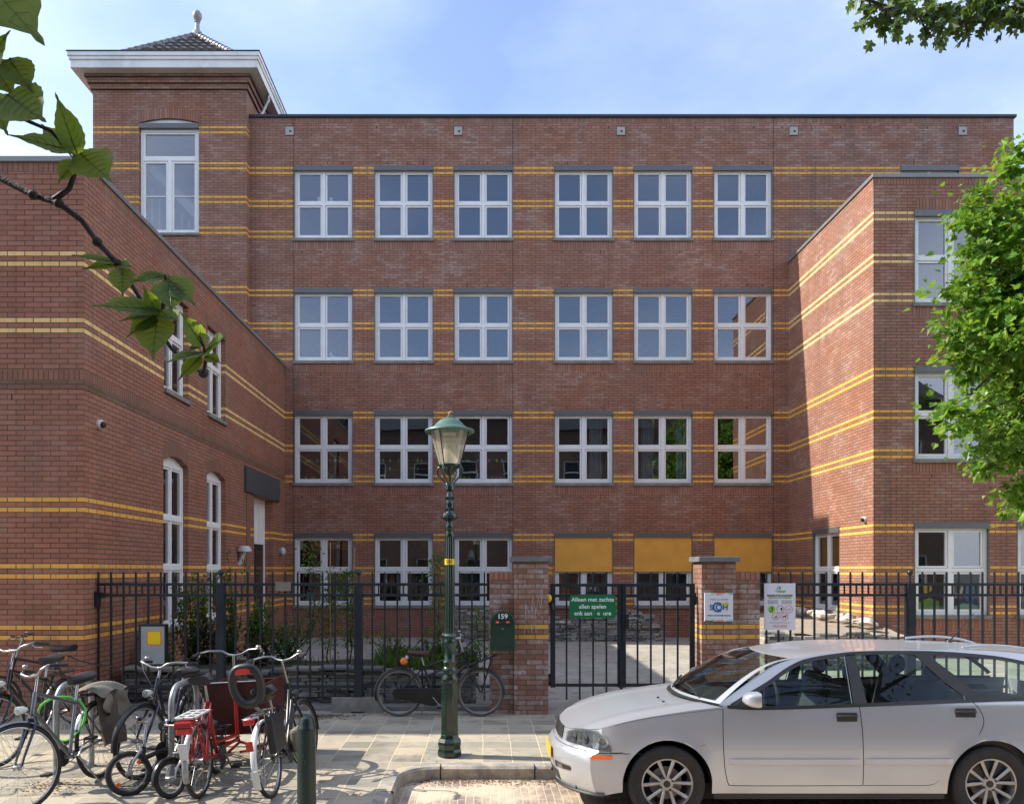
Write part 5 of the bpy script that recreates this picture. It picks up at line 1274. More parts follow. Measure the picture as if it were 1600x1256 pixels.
build(mb, 'bag_flap', M['canvas_light'], tg, smooth=True, local=True)

# black bicycle with front wheel towards the camera
bC, k = bicycle(Vector((-3.02, 8.18, .123)), R(-94), 'black ladies bicycle with swept handlebar between the two steel hoops', r=.335, wb=1.03, lean=R(-4), steer=R(-14), frame='navy', style='omaloop', tyre='rubber', fender='black', bars='city', barmat='galv', sh=.86, bh=.97, rack='black', light='white', barw=.24, chaincase=True)
# bicycle cut by the left edge
bG, k = bicycle(Vector((-4.52, 8.62, .126)), R(-95), 'black bicycle cut off by the left edge of the picture', r=.345, wb=1.05, lean=R(3), steer=R(-10), frame='black', style='diamond', fender='black', bars='up', sh=.93, bh=1.08, light='white')
# small bike by the wall
bH, k = bicycle(Vector((-4.88, 9.58, .133)), R(180), 'black mountain bicycle with long clip-on mudguard standing before the brick wall', r=.30, wb=1.0, lean=R(4), steer=R(8), frame='black', style='diamond', fender=None, bars='straight', sh=.92, bh=1.05, rack=None, tail=False, light=None, reflect=True, grip='canvas')
mb = MB(); mb.ring([[(x, -w2, z), (x, 0, z+.012), (x, w2, z)] for x, z, w2 in ((.16, .83, .012), (.0, .76, .02), (-.2, .72, .035), (-.42, .70, .03))], closed_ring=False, caps=False); build(mb, 'clip_on_mudguard', M['plastic'], bH, local=True)
# two little-wheeled ones
bD, k = bicycle(Vector((-2.70, 7.42, .12)), R(-105), 'small folding bicycle with fat tyre and orange spoke reflector', r=.187, wb=.80, lean=R(7), steer=R(-38), frame='plastic', style='fold', tyre='rubber', fender=None, bars='straight', sh=.50, bh=.58, rack=None, tail=False, light=None, reflect=True, tr=.024, spokes=20, fork='galv', barw=.16)
bE, k = bicycle(Vector((-2.46, 7.36, .12)), R(-96), 'small folding bicycle with silver fork between hoop and red cargo bicycle', r=.162, wb=.80, lean=R(4), steer=R(-22), frame='black', style='fold', tyre='rubber', fender='black', bars='straight', sh=.48, bh=.56, rack='black', tail=False, light=None, tr=.022, spokes=20, fork='chrome', barw=.15)
# black bicycle with child seat, seen from behind
bF, k = bicycle(Vector((-1.74, 6.58, .12)), R(87), 'black bicycle with white rear mudguard and a child seat, beside the bollard', r=.315, wb=1.05, lean=R(-9), steer=R(-8), frame='black', style='omaloop', tyre='rubber', fender='plastic', white_tail=True, bars='city', barmat='chrome', sh=.86, bh=1.05, rack='chrome', light='front', barw=.25, fork='navy')
rz = 2*.315+.09
mb = MB(); mb.xf = Matrix.Translation((-.20, .0, rz+.24)) @ Matrix.Rotation(R(-8), 4, 'Y')
pts = [(0, .115*math.copysign(abs(math.cos(a))**.72, math.cos(a))*(1-.18*(math.sin(a) < 0)*abs(math.sin(a))), .155*math.copysign(abs(math.sin(a))**.8, math.sin(a))) for a in [2*math.pi*j/36 for j in range(36)]]
mb.tube(pts, .034, 12, closed=True, flat=.9); cs_ = build(mb, 'child_seat_back', M['plastic'], bF, smooth=True, local=True)
mb = MB(); mb.xf = Matrix.Translation((-.24, .0, rz+.35)) @ Matrix.Rotation(R(-8), 4, 'Y'); mb.ring([[(x, y, z) for y, z in ((-.065, -.012), (.065, -.012), (.06, .022), (.03, .035), (-.03, .035), (-.06, .022))] for x in (-.012, .0)]); build(mb, 'red_reflector', M['red_lens'], cs_, local=True, bevel=.004)
mb = MB(); mb.grid(lambda u, v: (-.17+.30*u, -.11+.22*v, rz+.05+.05*(2*v-1)**2+.10*(1-u)**3), 10, 10); build(mb, 'child_seat_shell', M['plastic'], cs_, smooth=True, local=True)
mb = MB(); mb.tube([(-.1, 0, rz+.06), (.05, 0, rz-.02), (.2, 0, rz-.06)], .014, 8); build(mb, 'seat_bracket', M['galv'], cs_, smooth=True, local=True)
mb = MB(); mb.box(-.16, .14, -.145, -.075, .38, .68); build(mb, 'side_bag', M['plastic'], bF, local=True, bevel=.02)
mb = MB(); mb.box(.45, .78, -.14, -.06, .25, .46); build(mb, 'canvas_bag', M['canvas_light'], bF, local=True, bevel=.03)
mb = MB(); mb.box(-.352, -.345, -.03, .03, .46, .54); build(mb, 'guard_reflector', M['red_lens'], bF, local=True, bevel=.004)

# red cargo bicycle: box in front, seen from behind
bR, k = bicycle(Vector((-2.335, 6.57, .12)), R(90), 'red cargo bicycle with dark red wooden box and pale grey rear carrier', name='cargo_bicycle', cat='cargo bike', r=.305, wb=1.14, lean=R(-3), frame='red', style='step', tyre='rubber', fender='galv', bars='city', upright=True, sh=.95, bh=1.06, rack='red', light=None, barw=.30, spokes=28, tail=False)
mb = MB(); z_ = 2*.305+.085; ringbox2 = [(-.27, -.255), (-.105, -.09), (.07, .085)]
for y in (-.085, -.005, .07): mb.box(-.27, .10, y, y+.018, z_, z_+.018)
for x in (-.27, -.15, -.03, .085): mb.box(x, x+.018, -.085, .088, z_, z_+.018)
build(mb, 'carrier_top', M['white_plastic'], bR, local=True, bevel=.004)
mb = MB(); mb.box(-.31, -.25, -.06, .06, z_-.115, z_-.065); build(mb, 'tail_light', M['red_lens'], bR, local=True, bevel=.012)
mb = MB(); mb.box(-.32, -.2, -.07, .07, z_-.06, z_-.012); build(mb, 'battery', M['red'], bR, local=True, bevel=.012)
mb = MB(); 
for s_ in (-1, 1): mb.tube([(-.18, s_*.06, z_-.04), (-.02, s_*.062, .31)], .011, 8); mb.tube([(.10, s_*.06, z_-.04), (.02, s_*.062, .31)], .011, 8)
build(mb, 'carrier_stay', M['red'], bR, smooth=True, local=True)
mb = MB(); c_ = Vector((-.32, 0, .44)); mb.xf = Matrix.Translation(c_) @ Matrix.Rotation(R(-14), 4, 'Y'); mb.box(-.005, .005, -.034, .034, -.09, .08); build(mb, 'mud_flap', M['white_plastic'], bR, local=True, bevel=.004)
mb = MB()   # the box: walls with thickness; +y is the left of the bicycle
bx0, bx1, by0, by1 = 1.08, 1.80, -.27, .31
mb.box(bx0, bx0+.015, by0, by1, .30, .80); mb.box(bx1-.015, bx1, by0, by1, .30, .74); mb.box(bx0+.015, bx1-.015, by0, by0+.015, .30, .77); mb.box(bx0+.015, bx1-.015, by1-.015, by1, .30, .77); mb.box(bx0+.015, bx1-.015, by0+.015, by1-.015, .31, .325)
bo = build(mb, 'cargo_box', M['box_red'], bR, local=True, bevel=.006)
mb = MB(); mb.tube([(bx0-.004, by0, .805), (bx0-.004, by1, .805)], .008, 6); build(mb, 'box_edging', M['galv'], bo, local=True)
for z0_, y0_ in ((.62, -.18), (.62, .20), (.50, -.02)):
    mb = MB(); mb.lathe([(.014, -.004), (.014, .0)], 10, (bx0-.001, y0_, z0_), 'X'); build(mb, 'bolt', M['plastic'], bo, local=True)
mb = MB(); mb.tube([(.6, -.05, .24), (1.03, -.02, .24), (1.1, -.24, .15), (1.1, -.30, .30)], .014, 8); mb.tube([(1.03, -.02, .26), (1.03, .22, .22)], .014, 8); mb.tube([(1.0, -.02, .15), (1.1, -.24, .15)], .012, 8); build(mb, 'chassis', M['red'], bR, smooth=True, local=True)
for yy in (-.33, .37):
    c_ = Vector((1.45, yy, .25)); mb = MB(); mb.torus(c_, .215, .012, 'Y', 32, 6)
    for q in range(20): a = 2*math.pi*q/20; mb.tube([c_, c_+Vector((.21*math.cos(a), 0, .21*math.sin(a)))], .0013, 3, caps=False)
    wo = build(mb, 'front_wheel', M['chrome'], bR, smooth=True, local=True); mb = MB(); mb.torus(c_, .228, .02, 'Y', 36, 8); build(mb, 'tyre', M['rubber'], wo, smooth=True, local=True)
# ------------------------------------------------------------------ the silver estate car
def interp(tab, x):
    if x <= tab[0][0]: return tab[0][1]
    for (a, b), (c, d) in zip(tab, tab[1:]):
        if x <= c: return b+(d-b)*(x-a)/(c-a)
    return tab[-1][1]
def smooth_tab(tab, n_=4):
    """Catmull-Rom through the table so outlines are curves"""
    out = []
    for i in range(len(tab)-1):
        p0 = tab[max(i-1, 0)]; p1 = tab[i]; p2 = tab[i+1]; p3 = tab[min(i+2, len(tab)-1)]
        for k in range(n_):
            t = k/n_; out.append(tuple(.5*((2*p1[j])+(-p0[j]+p2[j])*t+(2*p0[j]-5*p1[j]+4*p2[j]-p3[j])*t*t+(-p0[j]+3*p1[j]-3*p2[j]+p3[j])*t**3) for j in (0, 1)))
    out.append(tab[-1]); return out
CY = 6.27+.86
car = thing('parked_car', 'silver estate car parked at the kerb, cut off by the right edge of the picture', 'car', (2.75, CY, 0))
U = smooth_tab([(.60, .625), (.66, .642), (.75, .672), (.83, .70), (.98, .755), (1.19, .812), (1.43, .855), (1.67, .890), (1.91, .916)])
BELT = [(1.87, .925), (1.94, .915), (2.24, .905), (2.97, .928), (3.85, .961), (4.26, .972), (5.04, .975)]
WD = smooth_tab([(.60, .76), (.845, .80), (1.0, .828), (1.3, .852), (1.8, .862), (2.6, .865), (4.0, .865), (4.6, .84), (5.04, .78)])
PR = smooth_tab([(.14, .95), (.22, .965), (.34, .99), (.50, 1.0), (.62, .998), (.74, .985), (.84, .965), (.93, .945)])
ROOF = smooth_tab([(1.85, .925), (2.07, 1.065), (2.29, 1.195), (2.45, 1.258), (2.65, 1.298), (2.85, 1.324), (3.11, 1.342), (3.63, 1.346), (4.03, 1.340), (4.29, 1.325), (4.6, 1.28), (4.85, 1.16), (5.02, .99)])
WTOP = smooth_tab([(1.945, .918), (2.10, 1.0), (2.29, 1.098), (2.43, 1.182), (2.55, 1.240), (2.65, 1.270), (2.85, 1.302), (3.11, 1.324), (3.63, 1.326), (4.03, 1.302), (4.29, 1.268), (4.55, 1.20), (4.80, 1.05), (4.86, .985)])
HX = (1.450, 4.008); HZc = .305; ARC = .352
def yside(x, z):
    w_ = interp(WD, x)
    if z <= .93: return w_*interp(PR, z)
    return w_*.945-(z-.93)*.60
def xo(z): return interp([(.14, .07), (.2, .055), (.30, .02), (.42, .0), (.50, .0), (.535, .02), (.555, .07), (.62, .085), (.9, .11)], z)
def low(x):
    for h in HX:
        if abs(x-h) < ARC: return max(.235, HZc+math.sqrt(ARC**2-(x-h)**2))
    return .235 if x > 1.1 else .19+.05*max(0, (x-.85)/.25)
xs = sorted(set([.845+i*.03 for i in range(35)]+[1.91]+[h+ARC*math.cos(math.pi*i/26) for h in HX for i in range(27)]+[h+s_*(ARC+.0008) for h in HX for s_ in (-1, 1)]+[1.9+i*.09 for i in range(24)]+[4.35+i*.05 for i in range(14)]))
xs = [x for x in xs if .845 <= x <= 5.03]
def top(x): return interp(U, x) if x < 1.89 else interp(BELT, x)
def sx(x, z): return x+xo(z)*max(0, 1-(x-.845)/.25)**1.3
def side(sgn, x, v):
    l = low(x); zt_ = top(x+.09*max(0, 1-(x-.845)/.25)); z = l+(zt_-l)*v
    y = yside(max(x, .845), z)
    for h in HX:      # gently flared arches
        d = math.hypot(x-h, z-HZc)-ARC
        if 0 <= d < .10: y += .010*(1-d/.10)**2
    return (sx(x, z), CY+sgn*y, z)
body = MB()
for sgn in (-1, 1):
    body.grid(lambda u, v: side(sgn, u, v), 0, 0, us=xs, vs=[0, .04, .1, .17, .25, .33, .42, .5, .58, .66, .74, .8, .86, .9, .94, .97, 1.])
def xh(t): return .575+.092+.27*abs(t)**2.6
def hood(s, t):
    a = xh(t); b = 1.68+.21*t*t; x = a+(b-a)*s; u_ = interp(U, x if abs(t) < 1 else x)
    z = u_+.022*(1-t*t)*(1-.3*s)+.008*math.exp(-((abs(t)-.72)/.10)**2)
    return (x, CY+t*yside(max(x, .845), u_)*(1 if x >= .845 else interp(WD, x)/interp(WD, .845)), z)
def hoodfix(s, t):
    p = hood(s, t)
    if abs(t) == 1: x = p[0]; return (x, CY+t*yside(max(x-.09*max(0, 1-(x-.09-.845)/.25), .845), interp(U, x)), interp(U, x))
    return p
ts = [-1+2*i/28 for i in range(29)]
body.grid(hoodfix, 0, 0, us=[(i/22) for i in range(23)], vs=ts)
def front(t, z): 
    y = t*yside(.845, z)
    return (.575+xo(z)+.27*abs(t)**2.6, CY+y, z)
def ztop(t): return interp(U, xh(t))+.022*(1-t*t)
fz = [0, .06, .14, .25, .38, .5, .6, .66, .70, .74, .78, .84, .90, .95, 1.]
body.grid(lambda u, v: front(u, .19+(ztop(u)-.19)*v), 0, 0, us=ts, vs=fz)
def ws(v, t):
    xS = interp([(0, 1.87), (1, 2.53)], v); zS = interp(ROOF, xS); yS = yside(xS, zS)
    xC = 1.68+(2.42-1.68)*v; zC = .935+(1.285-.935)*(v**.92)
    q = abs(t)**2.0; bow = .018*math.sin(math.pi*v)
    return (xC*(1-q)+xS*q-bow, CY+t*yS, zC*(1-q)+zS*q+bow)
tw = [-1, -.95, -.90]+[-.9+1.8*i/18 for i in range(1, 18)]+[.90, .95, 1]
glass = MB()
for rng in ([-1, -.95, -.91], [.91, .95, 1]): body.grid(lambda u, v: ws(u, v), 0, 0, us=[i/12 for i in range(13)], vs=rng)
glass.grid(lambda u, v: ws(u, v), 0, 0, us=[.03+i/12*.95 for i in range(13)], vs=[-.91+1.82*i/18 for i in range(19)])
body.grid(lambda u, v: ws(u, v), 0, 0, us=[0, .03], vs=[-.91+1.82*i/18 for i in range(19)]); body.grid(lambda u, v: ws(u, v), 0, 0, us=[.98, 1.], vs=[-.91+1.82*i/18 for i in range(19)])
def roof_(s, t):
    xe = 2.53+(4.72-2.53)*s; ze = interp(ROOF, xe); q = t*t
    x = xe-(.11*(1-q))*(1-s)**2+(.10*(1-q))*s; zc = interp(smooth_tab([(0., 1.285), (.1, 1.306), (.25, 1.328), (.45, 1.342), (.65, 1.350), (.82, 1.344), (1., 1.315)]), s)
    return (x, CY+t*yside(xe, ze), ze*q+zc*(1-q) if s > 0 else ws(1, t)[2])
body.grid(lambda u, v: roof_(u, v), 0, 0, us=[i/20 for i in range(21)], vs=[-1+2*i/16 for i in range(17)])
for sgn in (-1, 1):   # silver band between the side windows and the roof
    xr = [1.87+i*.04 for i in range(72)]; xr = [x for x in xr if x <= 4.72]
    def band(x, v):
        a = max(interp(WTOP, x) if x > 1.945 else interp(BELT, x), interp(BELT, x)); b = max(interp(ROOF, x), a+.001); z = a+(b-a)*v; return (x, CY+sgn*yside(x, z), z)
    body.grid(lambda u, v: band(u, v), 0, 0, us=xr, vs=[0, .5, 1])
    glass.grid(lambda u, v: (u, CY+sgn*(yside(u, interp(BELT, u)+(max(interp(WTOP, u), interp(BELT, u)+.002)-interp(BELT, u))*v)-.006), interp(BELT, u)+(max(interp(WTOP, u), interp(BELT, u)+.002)-interp(BELT, u))*v), 0, 0, us=[1.95+i*.06 for i in range(49)], vs=[0, .25, .5, .75, 1])
# tail: rear glass and tailgate
glass.grid(lambda u, v: (4.82+.20*u, CY+(-1+2*v)*yside(4.85, 1.3-.33*u)*.97, 1.30-.33*u), 3, 8)
body.grid(lambda u, v: (5.02-.02*u+.06*math.sin(u*3.1), CY+(-1+2*v)*yside(5.02, .97-.7*u), .97-.73*u), 5, 8)
bo = build(body, 'body', M['car'], car, smooth=True, auto=32)
build(glass, 'windows', M['car_glass'], car, smooth=True)
# seams
def onside(x, z, d=.002, sgn=-1): return (sx(x, z), CY+sgn*(yside(x, z)+d), z)
def seam(pts, r_=.0034, m_='dark', nm='panel_gap'):
    P_ = []
    sp = smooth_tab(pts, 5) if len(pts) > 2 else [pts[0], ((pts[0][0]+pts[1][0])/2, (pts[0][1]+pts[1][1])/2), pts[1]]
    for sgn in (-1, 1):
        mb = MB(); mb.tube([onside(x, z, -.001, sgn) for x, z in sp], r_, 5); build(mb, nm, M[m_], bo)
seam([(1.895, .90), (1.89, .80), (1.888, .62), (1.90, .44), (1.915, .36)]); seam([(1.915, .36), (1.93, .315), (1.98, .300), (2.4, .298), (2.985, .300)])
seam([(2.975, .925), (2.985, .75), (2.99, .5), (2.99, .302)]); seam([(2.99, .302), (3.3, .302), (3.52, .305), (3.60, .36), (3.68, .50), (3.80, .62)], .003)
seam([(3.80, .62), (3.90, .70), (3.95, .80), (3.93, .89), (3.87, .96)]); seam([(1.10, .558), (1.02, .552), (.90, .556)], .003)
seam([(4.42, .86), (4.31, .855), (4.30, .76), (4.33, .72), (4.5, .715)], .0022)
seam([(1.895, .900), (1.6, .866), (1.3, .825), (1.02, .765)], .0018)
# black window surround, pillars
def strip(pl, mat, name, wdt, d=.006):
    for sgn in (-1, 1):
        mb = MB(); rings = []
        for i, (x, z) in enumerate(pl):
            a = pl[max(i-1, 0)]; b = pl[min(i+1, len(pl)-1)]; tx, tz = b[0]-a[0], b[1]-a[1]; L = math.hypot(tx, tz) or 1; nx, nz = -tz/L, tx/L
            q = [(x+nx*wdt*s_, z+nz*wdt*s_) for s_ in (-.5, .5)]
            rings.append([(q[0][0], CY+sgn*(yside(*q[0])-.004), q[0][1]), (q[0][0], CY+sgn*(yside(*q[0])+d), q[0][1]), (q[1][0], CY+sgn*(yside(*q[1])+d), q[1][1]), (q[1][0], CY+sgn*(yside(*q[1])-.004), q[1][1])])
        mb.ring(rings); build(mb, name, M[mat], car)
def sub(tab, a, b): return [(a, interp(tab, a))]+[p for p in tab if a < p[0] < b]+[(b, interp(tab, b))]
strip([(x, z-.004) for x, z in sub(WTOP, 1.96, 4.84)], 'trim', 'window_trim', .030, .003)
strip(sub(smooth_tab(BELT), 1.93, 4.86), 'trim', 'belt_moulding', .026, .004)
def panel(pts, mat, name, d=.003, par=None):
    for sgn in (-1, 1):
        mb = MB(); o_ = [(x, CY+sgn*(yside(x, z)+d), z) for x, z in pts]; i_ = [(x, CY+sgn*(yside(x, z)-.01), z) for x, z in pts]
        mb.ring([i_, o_]); build(mb, name, M[mat], par or car)
panel([(2.935, .93), (3.04, .935), (3.03, 1.318), (2.955, 1.310)], 'trim', 'door_pillar')
panel([(3.86, .962), (3.70, 1.10), (3.50, 1.322), (3.60, 1.326), (3.80, 1.15), (3.98, .966)], 'trim', 'rear_door_pillar')
panel([(1.95, .915), (2.15, .912), (2.13, 1.0), (2.08, .985)], 'trim', 'mirror_base')
seam([(2.92, .94), (2.93, 1.1), (2.942, 1.30)], .004, 'chrome', 'window_channel'); seam([(3.83, .965), (3.815, 1.03), (3.812, 1.055)], .0035, 'chrome', 'window_channel')
for sgn in (-1, 1):
    mb = MB(); rings = []
    for i in range(9):
        u = i/8; xx = 2.015+.125*u; k = math.sqrt(max(0., 1-(1-u)**2.4)); k = max(k, .12)
        rings.append([(xx, CY+sgn*(.865+.080+.092*k*math.copysign(abs(math.cos(a))**.45, math.cos(a))), .988+.060*k*math.copysign(abs(math.sin(a))**.5, math.sin(a))*(1.0 if math.sin(a) > 0 else .95)) for a in [2*math.pi*j/28 for j in range(28)]])
    mb.ring(rings)
    mi_ = build(mb, 'door_mirror', M['car'], car, smooth=True, auto=50)
    mb = MB(); mb.box(2.10, 2.17, CY+sgn*.80, CY+sgn*.90, .925, .945); build(mb, 'mirror_arm', M['trim'], mi_, bevel=.008)
    mb = MB(); mb.ball((2.137, CY+sgn*.95, .985), (.004, .072, .052), 14, 8); build(mb, 'mirror_glass', M['chrome'], mi_, smooth=True)
# mouldings, handles, badge, sill
def bar_(x0, x1, z, h, d, mat, name, fr=.0):
    for sgn in (-1, 1):
        mb = MB(); n_ = 16; rings = []
        for i in range(n_+1):
            x = x0+(x1-x0)*i/n_; tp = min(1, min(i, n_-i)/1.+.15); y = yside(x, z); rings.append([(x, CY+sgn*(y-.004), z-h/2), (x, CY+sgn*(y+d*tp), z-h/2*.8), (x, CY+sgn*(y+d*tp), z+h/2*.8), (x, CY+sgn*(y-.004), z+h/2)])
        mb.ring(rings); build(mb, name, M[mat], car, smooth=True, auto=40)
bar_(1.93, 2.975, .492, .050, .020, 'car', 'side_moulding'); bar_(3.0, 3.70, .494, .050, .020, 'car', 'side_moulding')
bar_(1.82, 3.64, .215, .05, -.006, 'trim', 'sill_trim')
for x, z in ((2.87, .835), (3.81, .868)):
    for sgn in (-1, 1):
        mb = MB(); y = yside(x, z); mb.box(x-.083, x+.083, CY+sgn*y-.008, CY+sgn*y+.008, z-.038, z+.038); r1 = build(mb, 'handle_recess', M['trim'], car, bevel=.015)
        mb = MB(); mb.tube([(x-.07, CY+sgn*(y+.004), z+.012), (x-.05, CY+sgn*(y+.022), z+.014), (x+.06, CY+sgn*(y+.022), z+.014), (x+.075, CY+sgn*(y+.004), z+.010)], .014, 8, flat=.8); build(mb, 'handle', M['trim'], r1, smooth=True)
mb = MB(); y = yside(1.73, .60); mb.box(1.70, 1.75, CY-y-.004, CY-y+.002, .592, .622); build(mb, 'side_badge', M['chrome'], car, bevel=.004)
# headlights, indicators, grille, plate, bumper details
def fpatch(t0, t1, zf0, zf1, d, mat, name, par=None, n_=14, close=True):
    mb = MB()
    def f(u, v, dd): 
        t = t0+(t1-t0)*u; z = zf0(u)+(zf1(u)-zf0(u))*v; p = front(t, z); return (p[0]-dd, p[1], p[2])
    mb.grid(lambda u, v: f(u, v, d), n_, 5)
    return build(mb, name, M[mat], par or car, smooth=True)
def wrap(z, s_):   # path round the front corner: s_<0 on the front face, s_>0 along the flank
    if s_ < 0: p = front(-(1+s_), z); return Vector((p[0]-.004, p[1]-.003, p[2]))
    x = .845+s_; return Vector((sx(x, z), CY-(yside(x, z)+.004), z))
def wrapgrid(s0, s1, f0, f1, mat, name, dd=0., sgn=-1, par=None, n_=26):
    mb = MB()
    def g(u, v):
        s_ = s0+(s1-s0)*u; z = f0(u)+(f1(u)-f0(u))*v; p = wrap(z, s_)
        nrm = Vector((-1, 0, 0)) if s_ < -.08 else Vector((0, -1, 0)) if s_ > .04 else Vector((-1, -1, 0)).normalized()
        p = p+nrm*dd
        return (p.x, p.y if sgn < 0 else 2*CY-p.y, p.z)
    mb.grid(g, n_, 7); return build(mb, name, M[mat], par or car, smooth=True)
for sgn in (-1, 1):
    lo_ = lambda u: .575+.012*math.sin(u*3)-.02*u; up = lambda u: (.655+.06*min(1, u*2.2)) if u < .72 else .715-(u-.72)/.28*.125
    hl = wrapgrid(-.50, .14, lo_, up, 'lamp_inner', 'headlight', .001, sgn)
    wrapgrid(-.49, .13, lambda u: lo_(u)+.004, lambda u: up(u)-.006, 'lens', 'lens', .014, sgn, hl)
    for s_, zz, rr, mm in ((-.34, .622, .042, 'chrome'), (-.17, .632, .040, 'chrome'), (.035, .635, .045, 'galv')):
        p = wrap(zz, s_); c_ = Vector((p.x, p.y, p.z)); 
        if sgn > 0: c_.y = 2*CY-c_.y
        d_ = Vector((-1, -.5*(-sgn) if False else .4*sgn, 0)).normalized() if s_ < 0 else Vector((-.4, sgn*1., 0)).normalized()
        mb = MB(); mb.xf = Matrix.Translation(c_-d_*.001) @ d_.to_track_quat('Z', 'Y').to_matrix().to_4x4(); mb.lathe([(rr, .009), (rr*.92, .010), (rr*.6, .004), (rr*.2, .002)], 18, caps=False); mb.lathe([(.012, .002), (.012, .008)], 10); build(mb, 'reflector', M[mm], hl, smooth=True)
    wrapgrid(.0, .17, lambda u: .497+.004*u, lambda u: .535-.006*u, 'orange_lens', 'indicator', .004, sgn)
    seamp = [wrap(.548, -.9+i*.05) for i in range(27)]
    mb = MB(); mb.tube([(p.x+.001, (p.y+.001) if sgn < 0 else 2*CY-p.y-.001, p.z) for p in seamp], .0028, 5); build(mb, 'bumper_gap', M['dark'], bo)
    wrapgrid(-.60, -.25, lambda u: .345+.02*u, lambda u: .40, 'trim', 'fog_recess', .001, sgn); wrapgrid(-.5, -.38, lambda u: .352, lambda u: .392, 'lens', 'fog_light', .006, sgn)
    mb = MB(); pts = [wrap(.205+.005*i/9, -.75+.85*i/9) for i in range(10)]; mb.tube([(p.x-.012, p.y-.008 if sgn < 0 else 2*CY-p.y+.008, p.z) for p in pts], .014, 6); build(mb, 'spoiler_lip', M['trim'], car, smooth=True)
g_ = fpatch(-.36, .36, lambda u: .575, lambda u: .685, .006, 'trim', 'grille')
for i in range(5):
    mb = MB(); mb.tube([(lambda p: (p[0]-.010, p[1], p[2]))(front(-.34+.68*k/8, .59+.021*i)) for k in range(9)], .0045, 6); build(mb, 'grille_bar', M['chrome'], g_, smooth=True)
mb = MB(); a, b = front(-.3, .57), front(.32, .69); mb.tube([(front(-.33, .58)[0]-.014, front(-.33, .58)[1], .58), (front(.33, .68)[0]-.014, front(.33, .68)[1], .68)], .008, 6); build(mb, 'grille_slash', M['chrome'], g_, smooth=True)
mb = MB(); mb.box(.568, .576, CY-.26, CY+.26, .385, .495); pl_ = build(mb, 'number_plate', M['plate'], car, bevel=.003)
fpatch(-.45, .45, lambda u: .235, lambda u: .32, .003, 'trim', 'lower_intake')
# roof rails, aerial, wipers
for sgn in (-1, 1):
    mb = MB(); mb.tube([(x, CY+sgn*(yside(x, interp(ROOF, x))-.055), interp(ROOF, x)+.020+.028*math.sin(math.pi*min(1, max(0, (x-3.95)/.75)))) for x in [3.95+i*.05 for i in range(16)]], .011, 8); build(mb, 'roof_rail', M['car'], car, smooth=True)
mb = MB(); mb.tube([(4.10, CY, 1.37), (4.32, CY, 1.62)], [.007, .0025], 6); mb.lathe([(.03, 0), (.02, .02)], 12, (4.10, CY, 1.362)); build(mb, 'aerial', M['trim'], car, smooth=True)
for y0, y1 in ((-.50, -.02), (.05, .52)):
    mb = MB(); a = ws(.02, y0/.75); b = ws(.13, y1/.75); mb.tube([(a[0]-.02, a[1], a[2]+.02), ((a[0]+b[0])/2-.01, (a[1]+b[1])/2, (a[2]+b[2])/2+.03), (b[0], b[1], b[2]+.016)], .008, 6); build(mb, 'wiper', M['trim'], car, smooth=True)
mb = MB(); mb.grid(lambda u, v: (1.69+.19*(2*v-1)**2-.055+.05*u, CY+(2*v-1)*.70, .923-.002*(2*v-1)**2-.012*(1-u)+.014), 2, 16); build(mb, 'cowl_grille', M['trim'], car, smooth=True)
for y0 in (-.42, -.18): 
    mb = MB(); mb.ball((1.50, CY+y0, .902), (.014, .012, .008), 8, 6); build(mb, 'washer_jet', M['trim'], car, smooth=True)
